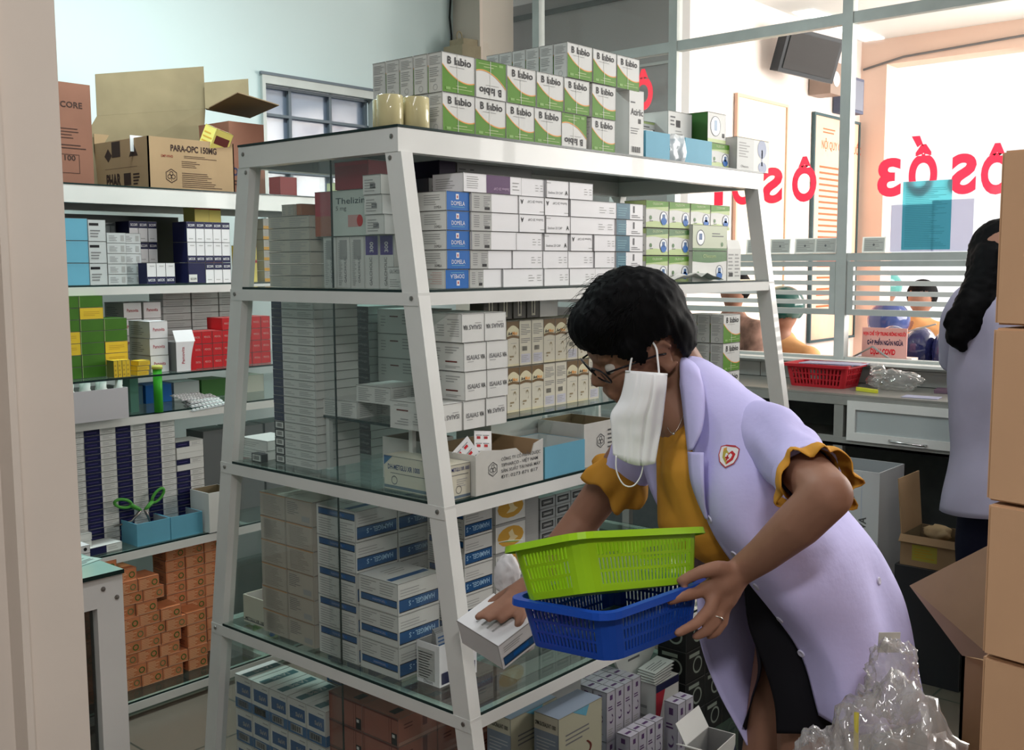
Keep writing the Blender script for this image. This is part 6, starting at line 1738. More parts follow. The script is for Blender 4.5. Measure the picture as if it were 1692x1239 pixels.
def capsule_geo(p1, r1, p2, r2, n=14):
    p1 = Vector(p1); p2 = Vector(p2); d = p2 - p1
    if d.length < 1e-5:
        d = Vector((0, 0, 1e-4)); p2 = p1 + d
    ax = d.normalized(); u = ax.orthogonal().normalized(); w = ax.cross(u)
    rings = []
    for k in range(1, 5):
        a = -PI / 2 + PI / 2 * k / 4.0
        rings.append((p1 + ax * (r1 * math.sin(a)), r1 * math.cos(a)))
    for k in range(0, 4):
        a = PI / 2 * k / 4.0
        rings.append((p2 + ax * (r2 * math.sin(a)), r2 * math.cos(a)))
    vs = [p1 - ax * r1]
    for c, r in rings:
        vs += [c + (u * math.cos(2 * PI * k / n) + w * math.sin(2 * PI * k / n)) * r for k in range(n)]
    vs.append(p2 + ax * r2)
    fs = []
    for k in range(n):
        fs.append((0, 1 + (k + 1) % n, 1 + k))
    for i in range(len(rings) - 1):
        for k in range(n):
            a = 1 + i * n + k; b = 1 + i * n + (k + 1) % n
            fs.append((a, b, b + n, a + n))
    last = len(vs) - 1; base = 1 + (len(rings) - 1) * n
    for k in range(n):
        fs.append((last, base + k, base + (k + 1) % n))
    return vs, fs

def ell_geo(c, r, axes, n=18, m=12):
    vs = []; fs = []
    c = Vector(c)
    for i in range(m + 1):
        a = -PI / 2 + PI * i / m
        for k in range(n):
            b = 2 * PI * k / n
            x, y, z = math.cos(a) * math.cos(b) * r[0], math.cos(a) * math.sin(b) * r[1], math.sin(a) * r[2]
            vs.append(c + axes[0] * x + axes[1] * y + axes[2] * z)
    for i in range(m):
        for k in range(n):
            fs.append((i * n + k, i * n + (k + 1) % n, (i + 1) * n + (k + 1) % n, (i + 1) * n + k))
    return vs, fs

XYZ = (Vector((1, 0, 0)), Vector((0, 1, 0)), Vector((0, 0, 1)))
def blob(parts, voxel, m, name, parent, smooth=3, post=None):
    """parts: chains [(point, radius), ...] or ('e', centre, radii, axes); returns one continuous smooth mesh"""
    vs = []; fs = []
    def put(g):
        b = len(vs); vs.extend(g[0]); fs.extend([tuple(b + i for i in f) for f in g[1]])
    for p in parts:
        if p[0] == 'e':
            put(ell_geo(p[1], p[2], p[3] if len(p) > 3 else XYZ))
        else:
            for a, b in zip(p[:-1], p[1:]):
                put(capsule_geo(a[0], a[1], b[0], b[1]))
    me = bpy.data.meshes.new('raw'); me.from_pydata([tuple(v) for v in vs], [], fs); me.update()
    bm = bmesh.new(); bm.from_mesh(me); bmesh.ops.remove_doubles(bm, verts=bm.verts, dist=1e-6); bmesh.ops.recalc_face_normals(bm, faces=bm.faces); bm.to_mesh(me); bm.free()
    o = bpy.data.objects.new('raw', me); COL.objects.link(o)
    md = o.modifiers.new('r', 'REMESH'); md.mode = 'VOXEL'; md.voxel_size = voxel; md.use_smooth_shade = True
    bpy.context.view_layer.update()
    out = bpy.data.meshes.new_from_object(o.evaluated_get(bpy.context.evaluated_depsgraph_get()))
    bpy.data.objects.remove(o); bpy.data.meshes.remove(me)
    bm = bmesh.new(); bm.from_mesh(out)
    for _ in range(smooth):
        bmesh.ops.smooth_vert(bm, verts=bm.verts, factor=0.5, use_axis_x=True, use_axis_y=True, use_axis_z=True)
    if post:
        post(bm)
    loc = Vector(parent.location) if parent is not None else Vector((0, 0, 0))
    for v in bm.verts:
        v.co -= loc
    for f in bm.faces:
        f.smooth = True
    bm.to_mesh(out); bm.free()
    out.name = name
    out.materials.clear(); out.materials.append(m)
    return obj(name, out, parent)

def cr(p0, p1, p2, p3, t):
    return 0.5 * ((2 * p1) + (-p0 + p2) * t + (2 * p0 - 5 * p1 + 4 * p2 - p3) * t * t + (-p0 + 3 * p1 - 3 * p2 + p3) * t ** 3)
def refine(pts, n, closed=False):
    pts = [Vector(p) for p in pts]; N = len(pts); out = []
    segs = N if closed else N - 1
    for i in range(segs):
        g = (lambda k: pts[k % N]) if closed else (lambda k: pts[min(max(k, 0), N - 1)])
        for k in range(n):
            out.append(cr(g(i - 1), g(i), g(i + 1), g(i + 2), k / n))
    if not closed:
        out.append(pts[-1])
    return out
def loft(stations, nu, nv, closed=False, fold=0.0, fscale=(6, 6, 6), seed=0.0, hem=None):
    rows = [refine(s, nu, closed) for s in stations]
    cols = [refine([r[i] for r in rows], nv) for i in range(len(rows[0]))]
    n = len(cols); m = len(cols[0])
    vs = [cols[i][j] for j in range(m) for i in range(n)]
    fs = []
    for j in range(m - 1):
        for i in range(n if closed else n - 1):
            k = (i + 1) % n
            fs.append((j * n + i, j * n + k, (j + 1) * n + k, (j + 1) * n + i))
    if fold:
        c = [Vector((0, 0, 0))] * len(vs)
        me = bpy.data.meshes.new('t'); me.from_pydata([tuple(v) for v in vs], [], fs); me.update()
        nr = [v.normal.copy() for v in me.vertices]; bpy.data.meshes.remove(me)
        vs = [v + nr[i] * fold * noise.noise(Vector((v.x * fscale[0] + seed, v.y * fscale[1], v.z * fscale[2]))) for i, v in enumerate(vs)]
    return vs, fs
def cloth(name, parent, m, geos, thick=0.0025):
    mb = MB(); loc = Vector(parent.location)
    for vs, fs in geos:
        mb.add([tuple(Vector(v) - loc) for v in vs], fs, m, True)
    o = mb.build(name, parent)
    md = o.modifiers.new('thickness', 'SOLIDIFY'); md.thickness = thick; md.offset = 0
    return o

skin = M('warm_brown_skin', (0.30, 0.155, 0.105), 0.5, var=0.06, scale=18, bump=0.03)
hairm = M('black_hair', (0.0025, 0.0025, 0.003), 0.65, spec=0.08)
coatm = M('lilac_white_cotton', (0.58, 0.55, 0.90), 0.8, var=0.02, scale=9, bump=0.55)
orm = M('orange_cotton', (0.55, 0.26, 0.035), 0.8, var=0.08, scale=14, bump=0.06)
blkc = M('black_skirt_cloth', (0.008, 0.008, 0.011), 0.8)
maskm = M('white_mask_cloth', (0.86, 0.86, 0.87), 0.75, bump=0.02, scale=60)

NP = empty('person', (1.46, 1.00, 0.0), 'person in pale lilac coat and orange blouse bending toward the rack holding two baskets', 'person')
Hc = Vector((1.621,1.104,1.373))
Sx = (TC * 0.92 + RT * 0.30 - UP * 0.24).normalized()
Fx = (RT * -0.876 - UP * 0.48); Fx = (Fx - Sx * Fx.dot(Sx)).normalized()
Ux = Sx.cross(Fx) * -1
if Ux.dot(UP) < 0: Ux = -Ux
HA = (Fx, Ux, Sx)
def H(f, u, s=0.0): return Hc + Fx * f + Ux * u + Sx * s
sh_n, el_n, wr_n = (1.664,0.860,1.215), (1.465,0.651,1.157), (1.493,0.808,1.004)
sh_f, el_f, wr_f = (1.771,1.160,1.178), (1.742,1.313,0.966), (1.638,1.366,0.839)
neckb = (1.714,1.028,1.235)
parts = [('e', H(0, 0), (0.092, 0.086, 0.074), HA), ('e', H(0.048, -0.045), (0.052, 0.062, 0.060), HA),
         ('e', H(0.076, 0.004), (0.022, 0.020, 0.048), HA),
         [(H(0.056, -0.050, 0.034), 0.027), (H(0.056, -0.050, -0.034), 0.027)],
         [(H(0.012, -0.088, 0.050), 0.020), (H(0.076, -0.098, 0.0), 0.018), (H(0.012, -0.088, -0.050), 0.020)],
         ('e', H(0.076, -0.072), (0.027, 0.030, 0.028), HA), ('e', H(0.03, -0.085), (0.05, 0.022, 0.04), HA),
         [(H(0.092, -0.012), 0.0085), (H(0.1085, -0.042), 0.0115)], [(H(0.100, -0.047, 0.010), 0.0085), (H(0.100, -0.047, -0.010), 0.0085)],
         [(H(0.0975, -0.072, -0.014), 0.0068), (H(0.0985, -0.072, 0.014), 0.0068)], [(H(0.094, -0.084, -0.012), 0.0075), (H(0.094, -0.084, 0.012), 0.0075)],
         [(H(-0.035, -0.055), 0.054), (neckb, 0.058)], [(H(0.0, -0.085), 0.035), ((1.665,1.026,1.204), 0.045)],
         # torso, kept slimmer than the clothes
         [(neckb, 0.055), ((1.733,0.998,1.140), 0.085), ((1.791,0.912,1.014), 0.095), ((1.836,0.838,0.882), 0.105)],
         [((1.684,0.983,1.172), 0.055), ((1.764,1.070,1.140), 0.06)], [((1.682,1.037,1.201), 0.045), ((1.683,1.007,1.118), 0.06)],
         [((1.795,0.795,0.890), 0.080), ((1.874,0.879,0.834), 0.085)],
         # near arm
         [((1.700,0.967,1.188), 0.05), ((1.671,0.872,1.202), 0.042), ((1.569,0.748,1.175), 0.040), (el_n, 0.038), ((1.470,0.698,1.105), 0.037), ((1.484,0.763,1.042), 0.029), (wr_n, 0.024)],
         # far arm
         [((1.744,1.073,1.202), 0.06), (sh_f, 0.050), (el_f, 0.038), ((1.691,1.339,0.907), 0.034), (wr_f, 0.025)],
         # near hand: palm and five fingers round the blue rim
         [(wr_n, 0.023), ((1.465,0.823,0.989), 0.024), ((1.455,0.830,0.980), 0.019)],
         [((1.469,0.820,1.000), 0.019), ((1.451,0.830,0.991), 0.013)], [(wr_n, 0.020), ((1.469,0.820,0.960), 0.018), ((1.464,0.823,0.947), 0.013)],
         [((1.453,0.831,0.990), 0.0125), ((1.425,0.848,0.976), 0.0105), ((1.389,0.855,0.977), 0.0095), ((1.366,0.861,0.975), 0.0080)],
         [((1.452,0.829,0.976), 0.0125), ((1.428,0.826,0.953), 0.0105), ((1.395,0.831,0.937), 0.0095), ((1.362,0.843,0.928), 0.0080)],
         [((1.460,0.827,0.958), 0.0120), ((1.440,0.821,0.933), 0.0100), ((1.419,0.825,0.920), 0.0090), ((1.400,0.834,0.914), 0.0078)],
         [((1.469,0.823,0.945), 0.0105), ((1.463,0.821,0.923), 0.0088), ((1.447,0.824,0.910), 0.0080), ((1.434,0.830,0.906), 0.0070)],
         [((1.476,0.813,1.006), 0.016), ((1.445,0.823,1.017), 0.0130), ((1.423,0.841,1.012), 0.0110), ((1.405,0.865,0.997), 0.0090)],
         # far hand resting on the box
         [(wr_f, 0.024), ((1.593,1.377,0.820), 0.024)], [(wr_f, 0.02), ((1.588,1.357,0.804), 0.018)],
         [((1.589,1.374,0.829), 0.014), ((1.553,1.383,0.813), 0.0105), ((1.522,1.387,0.805), 0.0095), ((1.492,1.390,0.798), 0.0080)],
         [((1.584,1.363,0.817), 0.013), ((1.549,1.365,0.813), 0.0105), ((1.520,1.370,0.801), 0.0095), ((1.506,1.373,0.794), 0.0080)],
         [((1.588,1.357,0.807), 0.013), ((1.560,1.355,0.802), 0.0100), ((1.537,1.355,0.795), 0.0090), ((1.526,1.358,0.789), 0.0080)],
         [((1.603,1.396,0.825), 0.012), ((1.586,1.421,0.807), 0.0095), ((1.564,1.440,0.788), 0.0080)],
         [((1.593,1.351,0.807), 0.015), ((1.564,1.337,0.795), 0.0115), ((1.547,1.331,0.780), 0.0095)],
         # legs down to the floor
         [((1.801,0.813,0.855), 0.080), ((1.759,0.811,0.542), 0.050), ((1.773,0.787,0.294), 0.048), ((1.815,0.772,0.031), 0.034), ((1.756,0.777,0.020), 0.034), ((1.695,0.815,0.013), 0.026)],
         [((1.873,0.879,0.822), 0.080), ((1.797,0.913,0.493), 0.050), ((1.834,0.903,0.215), 0.048), ((1.869,0.888,-0.007), 0.034), ((1.811,0.892,-0.015), 0.034), ((1.744,0.924,-0.011), 0.026)]]
for sg in (1, -1):
    ring = []
    for k in range(15):
        a = -2.3 + 5.0 * k / 14
        ring.append((H(-0.010 + 0.0155 * math.cos(a), -0.036 + 0.028 * math.sin(a), sg * (0.078 - 0.006 * math.cos(a))), 0.0052 if k < 11 else 0.0045))
    parts.append(ring)
    parts.append([(H(-0.004, -0.060, sg * 0.078), 0.0075), (H(-0.003, -0.066, sg * 0.077), 0.006)])
    parts.append(('e', H(-0.010, -0.038, sg * 0.071), (0.015, 0.026, 0.006), HA))
blob(parts, 0.0044, skin, 'body', NP, 3)

def hb(f):
    pts = [(-0.20, -0.20), (-0.075, -0.13), (-0.055, -0.105), (-0.044, -0.085), (-0.036, -0.050), (-0.027, -0.006), (0.003, 0.002), (0.014, -0.004), (0.022, -0.022), (0.040, -0.034), (0.050, -0.012), (0.079, 0.010), (0.13, 0.038)]
    for a, b in zip(pts[:-1], pts[1:]):
        if a[0] <= f <= b[0]:
            return a[1] + (b[1] - a[1]) * (f - a[0]) / (b[0] - a[0])
    return -1 if f < -0.2 else 0.04
def cut(bm):
    kill = []
    for v in bm.verts:
        d = v.co - Hc; f, u, s = d.dot(Fx), d.dot(Ux), d.dot(Sx)
        w = 0.004 * noise.noise(Vector((f * 160, u * 30, s * 160)))
        if u < hb(f) + w and not (abs(s) < 0.045 and f < -0.02):
            kill.append(v)
        else:
            k = noise.noise(Vector((f * 95, u * 22 + s * 20, s * 95)))
            v.co += d.normalized() * 0.0035 * k
    bmesh.ops.delete(bm, geom=kill, context='VERTS')
hair = blob([('e', H(-0.010, 0.024), (0.104, 0.097, 0.090), HA), ('e', H(0.052, 0.052), (0.060, 0.056, 0.068), HA), ('e', H(-0.045, -0.020), (0.066, 0.075, 0.083), HA),
             ('e', H(0.0, 0.06), (0.085, 0.068, 0.075), HA),
             [(H(-0.050, -0.055), 0.050), (H(-0.062, -0.095), 0.034)], [(H(0.03, -0.005, 0.0), 0.081), (H(-0.01, -0.01, 0.0), 0.085)],
             [(H(0.040, -0.030, 0.062), 0.016), (H(0.042, 0.01, 0.064), 0.024)], [(H(0.040, -0.030, -0.062), 0.016), (H(0.042, 0.01, -0.064), 0.024)]], 0.005, hairm, 'hair', NP, 2, cut)
mb = MB(); rnd = random.Random(11); loc = NP.location
for k in range(330):
    th = rnd.uniform(0.2, 1.9) if k % 3 else rnd.uniform(0.4, 2.6); ph = rnd.uniform(-1.2, 1.2)
    base = H(-0.004 + 0.106 * math.cos(th) * math.cos(ph), 0.030 + 0.098 * math.sin(th) * math.cos(ph), 0.086 * math.sin(ph))
    n_ = (base - Hc).normalized(); fl = (Fx * rnd.uniform(0.2, 1.0) - Ux * rnd.uniform(0.0, 0.7) + Sx * rnd.uniform(-0.4, 0.4)).normalized()
    L_ = rnd.uniform(0.02, 0.045)
    mb.tube([base - n_ * 0.004 - loc, base + n_ * 0.006 + fl * L_ * 0.5 - loc, base + n_ * 0.005 + fl * L_ - loc], [0.0006, 0.0005, 0.0002], hairm, 3)
mb.build('hair_strands', NP)['kind'] = 'stuff'

# glasses
frm = M('dark_glasses_frame', (0.012, 0.012, 0.016), 0.25)
lens = glass_mat('spectacle_lens', (0.80, 0.84, 0.88), 0.10)
mb = MB()
for sg in (1, -1):
    c = H(0.103, -0.022, sg * 0.033)
    ringp = []
    for k in range(20):
        a = 2 * PI * k / 20
        q = (abs(math.cos(a)) ** 0.7 * (1 if math.cos(a) > 0 else -1), abs(math.sin(a)) ** 0.7 * (1 if math.sin(a) > 0 else -1))
        ringp.append(c + Sx * (0.0265 * q[0]) + (Ux * 0.97 + Fx * 0.25) * (0.0175 * q[1]) - loc - Fx * 0.004 * q[0] * sg)
    mb.tube(ringp, 0.0017, frm, 6, closed=True)
    mb.tube([H(0.098, -0.012, sg * 0.059) - loc, H(0.060, -0.016, sg * 0.073) - loc, H(0.005, -0.026, sg * 0.0805) - loc, H(-0.012, -0.034, sg * 0.078) - loc], 0.0018, frm, 6)
mb.tube([H(0.104, -0.018, 0.007) - loc, H(0.107, -0.016, 0.0) - loc, H(0.104, -0.018, -0.007) - loc], 0.0016, frm, 6)
gl = mb.build('glasses', NP)
mb = MB()
for sg in (1, -1):
    c = H(0.1025, -0.022, sg * 0.033)
    mb.add([c + Sx * 0.025 * math.cos(a) + (Ux * 0.97 + Fx * 0.25) * 0.016 * math.sin(a) - loc for a in [2 * PI * k / 18 for k in range(18)]], [tuple(range(18))], lens)
mb.build('lenses', gl)
eyw = M('eye_white', (0.62, 0.58, 0.54), 0.2)
for sg in (1, -1):
    mb = MB(); vs, fs = ell_geo(H(0.078, -0.020, sg * 0.031), (0.0125, 0.0125, 0.0125), HA, 16, 10)
    mb.add([v - loc for v in vs], fs, eyw, True)
    vs, fs = ell_geo(H(0.0865, -0.025, sg * 0.031), (0.0055, 0.0058, 0.0058), HA, 12, 8)
    mb.add([v - loc for v in vs], fs, ink, True)
    mb.build('eye', NP)
# neck chain
mb = MB(); mb.tube([Vector(p) - loc for p in refine([(1.649,1.002,1.275), (1.623,1.001,1.223), (1.605,1.009,1.195), (1.631,1.042,1.206)], 4)], 0.0007, M('silver_chain', (0.7, 0.68, 0.62), 0.25, 0.9), 4)
vs, fs = ell_geo(Vector((1.597,1.003,1.196)), (0.0028, 0.0028, 0.0028), XYZ, 8, 6); mb.add([v - loc for v in vs], fs, M('silver_chain'), True)
mb.build('necklace', NP)
mb = MB(); c0_ = Vector((1.441,0.821,0.935)); ax = (Vector((1.440,0.821,0.933)) - Vector((1.460,0.827,0.958))).normalized(); u_ = ax.orthogonal().normalized(); w_ = ax.cross(u_)
mb.tube([c0_ + (u_ * math.cos(a) + w_ * math.sin(a)) * 0.0104 - loc for a in [2 * PI * k / 16 for k in range(16)]], 0.0012, M('silver_chain'), 6, closed=True); mb.build('finger_ring', NP)

# blouse
blob([[((1.728,1.016,1.209), 0.075), ((1.720,0.984,1.150), 0.112), ((1.759,0.947,1.050), 0.115), ((1.802,0.891,0.963), 0.112)], [((1.652,0.989,1.121), 0.066), ((1.678,0.952,1.029), 0.085)],
      [((1.678,1.055,1.139), 0.034), ((1.672,1.006,1.033), 0.07)], [((1.693,1.081,1.177), 0.016), ((1.626,1.017,1.156), 0.014), ((1.613,0.983,1.183), 0.016)]], 0.006, orm, 'blouse', NP, 3)
def ruffle(c, ax, u, r0, r1, L, waves, amp, seed):
    ax = Vector(ax).normalized(); u = Vector(u); u = (u - ax * u.dot(ax)).normalized(); w = ax.cross(u); c = Vector(c)
    n = 72; rows = 9; vs = []; fs = []
    for j in range(rows):
        t = j / (rows - 1)
        r = r0 + (r1 - r0) * (math.sin(PI * min(1, t * 1.05) * 0.62))
        for k in range(n):
            a = 2 * PI * k / n
            q = amp * t * math.sin(waves * a + seed) + amp * 0.6 * t * math.sin((waves + 3) * a + 2 * seed)
            vs.append(c + ax * (L * (t + 0.25 * t * math.sin(waves * 0.5 * a + seed))) + (u * math.cos(a) + w * math.sin(a)) * (r + q))
    for j in range(rows - 1):
        for k in range(n):
            fs.append((j * n + k, j * n + (k + 1) % n, (j + 1) * n + (k + 1) % n, (j + 1) * n + k))
    return vs, fs
def tube_rings(pts, axes_u, radii, n=28, fold=0.0, seed=0.0, squash=1.0):
    pts = refine(pts, 6); N = len(pts); rr = []
    for i in range(N):
        t = i / (N - 1) * (len(radii) - 1); k = min(int(t), len(radii) - 2); rr.append(radii[k] + (radii[k + 1] - radii[k]) * (t - k))
    vs = []; fs = []; u = None
    for i, p in enumerate(pts):
        d = (pts[min(i + 1, N - 1)] - pts[max(i - 1, 0)]).normalized()
        if u is None: u = Vector(axes_u)
        u = (u - d * u.dot(d)).normalized(); w = d.cross(u)
        for k in range(n):
            a = 2 * PI * k / n
            r = rr[i] * (1 + fold * noise.noise(Vector((math.cos(a) * 1.6 + seed, math.sin(a) * 1.6, i * 0.32))))
            vs.append(p + u * math.cos(a) * r + w * math.sin(a) * r * squash)
    for i in range(N - 1):
        for k in range(n):
            fs.append((i * n + k, i * n + (k + 1) % n, (i + 1) * n + (k + 1) % n, (i + 1) * n + k))
    return vs, fs
cuff_n = Vector((1.537,0.715,1.165)); axn = (Vector(el_n) - Vector((1.595,0.782,1.190))).normalized()
cuff_f = Vector((1.750,1.213,1.073)); axf = (Vector(el_f) - Vector(sh_f)).normalized()
cloth('blouse_cuff', NP, orm, [ruffle(cuff_n - axn * 0.012, axn, RT, 0.044, 0.063, 0.052, 9, 0.006, 0.4)], 0.0015)
cloth('blouse_cuff', NP, orm, [ruffle(cuff_f - axf * 0.012, axf, RT, 0.046, 0.068, 0.055, 8, 0.006, 1.9)], 0.0015)

# coat: one open loft for the body (near front edge -> near side -> back -> far side -> far front edge), sleeves and lapels
ST_ = [
 [(1.632,1.007,1.277), (1.645,1.013,1.313), (1.692,1.029,1.322), (1.751,1.052,1.314), (1.761,1.098,1.294), (1.744,1.126,1.245), (1.712,1.110,1.202)],
 [(1.607,0.986,1.210), (1.615,0.956,1.271), (1.695,0.959,1.290), (1.815,1.035,1.282), (1.844,1.121,1.261), (1.790,1.158,1.201), (1.711,1.109,1.149)],
 [(1.590,0.968,1.166), (1.581,0.894,1.216), (1.666,0.862,1.241), (1.882,0.974,1.195), (1.899,1.110,1.206), (1.801,1.165,1.137), (1.707,1.100,1.111)],
 [(1.574,0.948,1.115), (1.555,0.866,1.144), (1.658,0.812,1.157), (1.876,0.875,1.111), (1.940,1.033,1.120), (1.824,1.127,1.062), (1.704,1.088,1.060)],
 [(1.578,0.926,1.057), (1.563,0.846,1.073), (1.675,0.779,1.073), (1.904,0.816,1.037), (1.980,0.968,1.007), (1.846,1.075,0.997), (1.703,1.072,0.998)],
 [(1.601,0.888,0.985), (1.590,0.803,0.997), (1.703,0.735,0.997), (1.941,0.762,0.970), (2.029,0.895,0.895), (1.879,1.022,0.898), (1.716,1.045,0.923)],
 [(1.621,0.857,0.936), (1.610,0.770,0.940), (1.731,0.707,0.929), (1.957,0.733,0.902), (2.055,0.852,0.813), (1.912,0.970,0.818), (1.722,1.027,0.853)],
 [(1.660,0.817,0.869), (1.652,0.741,0.862), (1.753,0.683,0.847), (1.967,0.708,0.818), (2.093,0.826,0.731), (1.931,0.950,0.728), (1.721,1.017,0.783)],
 [(1.688,0.789,0.802), (1.676,0.717,0.791), (1.769,0.668,0.769), (1.971,0.691,0.736), (2.112,0.818,0.629), (1.958,0.935,0.633), (1.739,0.988,0.688)],
 [(1.712,0.762,0.703), (1.708,0.695,0.694), (1.791,0.658,0.673), (1.970,0.675,0.632), (2.103,0.795,0.519), (1.973,0.898,0.514), (1.766,0.946,0.567)]]
geos = [loft(ST_, 9, 8, False, 0.024, (8, 8, 4.5), 3.0)]
# near sleeve and far sleeve
geos.append(tube_rings([(1.683,0.926,1.187), (1.656,0.856,1.204), (1.594,0.775,1.181), cuff_n], TC, [0.052, 0.056, 0.054, 0.0495], 30, 0.14, 1.0))
geos.append(tube_rings([(1.761,1.111,1.184), sh_f, (1.758,1.195,1.108), cuff_f], TC, [0.075, 0.062, 0.052, 0.047], 24, 0.10, 5.0))
# hem band of the near sleeve
cb_ = tube_rings([cuff_n - axn * 0.020, cuff_n + axn * 0.0005], TC, [0.0520, 0.0510], 30); geos.append(cb_)
def strip(a, b, n=5, rows=5, bulge=0.006):
    A = refine(a, n); B = refine(b, n); vs = []; fs = []
    N = min(len(A), len(B))
    for i in range(N):
        for j in range(rows + 1):
            t = j / rows
            vs.append(A[i] * (1 - t) + B[i] * t + TC * bulge * math.sin(PI * t))
    for i in range(N - 1):
        for j in range(rows):
            a0 = i * (rows + 1) + j; fs.append((a0, a0 + 1, a0 + rows + 2, a0 + rows + 1))
    return vs, fs
# standing collar round the back of the neck, near lapel, its lower point, far lapel
geos.append(strip([(1.750,1.118,1.240), (1.755,1.089,1.293), (1.718,1.045,1.324), (1.647,1.020,1.328), (1.622,1.006,1.300), (1.608,0.992,1.252), (1.597,0.978,1.204), (1.588,0.967,1.170)],
                  [(1.776,1.129,1.206), (1.801,1.095,1.273), (1.763,1.037,1.302), (1.650,0.983,1.308), (1.622,0.957,1.276), (1.593,0.938,1.237), (1.577,0.935,1.206), (1.576,0.949,1.181)], 5, 5, 0.012))
geos.append(strip([(1.583,0.964,1.170), (1.569,0.950,1.126), (1.570,0.936,1.089), (1.573,0.921,1.058)], [(1.567,0.923,1.175), (1.549,0.912,1.134), (1.556,0.913,1.095), (1.572,0.917,1.058)], 5, 4, 0.006))
geos.append(strip([(1.700,1.099,1.151), (1.696,1.090,1.111), (1.694,1.076,1.054), (1.696,1.065,1.001)], [(1.703,1.140,1.134), (1.702,1.134,1.093), (1.694,1.105,1.044), (1.692,1.069,0.998)], 5, 4, 0.006))
coat = cloth('lab_coat', NP, coatm, geos, 0.003)

from mathutils.bvhtree import BVHTree
cm = coat.data
bv = BVHTree.FromPolygons([v.co.copy() for v in cm.vertices], [tuple(p.vertices) for p in cm.polygons])
def on_coat(p):
    d = (Vector(p) - Vector((0, 0, 1.5))).normalized()
    h = bv.ray_cast(Vector((0, 0, 1.5)) - NP.location, d)
    if h[0] is None:
        h = bv.find_nearest(Vector(p) - NP.location)
    n = h[1] if h[1].dot(d) < 0 else -h[1]
    return h[0], n
btm = M('pearl_button', (0.62, 0.60, 0.76), 0.25)
for p in ((1.581,0.915,1.057), (1.604,0.879,0.996), (1.624,0.846,0.940), (1.656,0.816,0.879), (1.684,0.788,0.816), (1.773,0.692,0.944)):
    c, n = on_coat(p)
    mb = MB(); mb.lathe([(0.0001, 0.0015), (0.0035, 0.0012), (0.0062, 0.0028), (0.0075, 0.0018), (0.0075, 0.0)], btm, 16)
    mb.build('button', coat, c + n * 0.0018, n.to_track_quat('Z', 'Y').to_euler())
c, n = on_coat((1.575,0.879,1.172))
u_ = (UP * 0.97 - RT * -0.12); u_ = (u_ - n * u_.dot(n)).normalized(); r_ = u_.cross(n)
mb = MB(); f = Face(mb, c - r_ * 0.0175 - u_ * 0.022 + n * 0.0028, r_, u_, 0.035, 0.044)
sh = [(0.02, 0.86), (0.28, 0.95), (0.72, 0.97), (0.98, 0.86), (1.0, 0.5), (0.88, 0.22), (0.5, 0.0), (0.14, 0.2), (0.0, 0.5)]
f.poly(sh, crimson, 1); f.poly([(0.5 + (u - 0.5) * 0.90, 0.52 + (v - 0.52) * 0.90) for u, v in sh], wht2, 2)
hl = [(0.5, 0.14), (0.24, 0.40), (0.2, 0.62), (0.36, 0.74), (0.5, 0.62)]; hr = [(0.5, 0.62), (0.64, 0.74), (0.84, 0.62), (0.78, 0.36), (0.5, 0.14)]
f.poly(hl, M('badge_green_gold', (0.42, 0.36, 0.06), 0.5), 3); f.poly(hr, red, 3); f.poly([(0.5, 0.27), (0.36, 0.44), (0.36, 0.58), (0.42, 0.62), (0.5, 0.52), (0.6, 0.62), (0.7, 0.56), (0.66, 0.42)], wht2, 4)
f.rect(0.44, 0.30, 0.52, 0.52, red, 5); f.rect(0.38, 0.38, 0.58, 0.45, red, 5); f.poly([(0.2, 0.62), (0.36, 0.74), (0.34, 0.84), (0.2, 0.78)], gold, 4)
f.rect(0.25, 0.88, 0.78, 0.92, crimson, 4)
mb.build('badge', coat)

# skirt with a front slit
SK = [
 [(1.646,0.886,0.958), (1.675,0.817,0.975), (1.796,0.757,0.948), (1.908,0.774,0.902), (1.958,0.850,0.869), (1.868,0.967,0.861), (1.697,0.898,0.921)],
 [(1.652,0.877,0.857), (1.686,0.808,0.859), (1.800,0.749,0.830), (1.904,0.761,0.792), (1.961,0.841,0.745), (1.865,0.952,0.746), (1.693,0.887,0.827)],
 [(1.669,0.854,0.782), (1.696,0.793,0.787), (1.790,0.749,0.758), (1.893,0.762,0.718), (1.947,0.846,0.673), (1.857,0.949,0.673), (1.706,0.877,0.763)],
 [(1.676,0.835,0.715), (1.694,0.784,0.717), (1.781,0.749,0.693), (1.880,0.767,0.652), (1.934,0.850,0.606), (1.843,0.956,0.611), (1.752,0.917,0.678)],
 [(1.674,0.828,0.659), (1.696,0.778,0.665), (1.773,0.750,0.640), (1.870,0.769,0.597), (1.921,0.856,0.550), (1.842,0.948,0.550), (1.753,0.937,0.612)]]
cloth('skirt', NP, blkc, [loft(SK, 6, 5)], 0.002)
shm = M('dark_sandal', (0.03, 0.025, 0.02), 0.5)
for a, b in (((1.812,0.769,-0.010), (1.685,0.810,0.004)), ((1.865,0.885,-0.050), (1.734,0.918,-0.023))):
    a = Vector((a[0], a[1], 0.012)); b = Vector((b[0], b[1], 0.012))
    mb = MB(); mb.tube([a - (b - a) * 0.25 - loc, a - loc, b - loc, b + (b - a) * 0.1 - loc], [0.02, 0.036, 0.042, 0.025], shm, 12)
    for v in range(len(mb.v)):
        x, y, z = mb.v[v]; mb.v[v] = (x, y, 0.002 + max(0.0, (z + 0.03)) * 0.3)
    mb.build('sandal', NP)

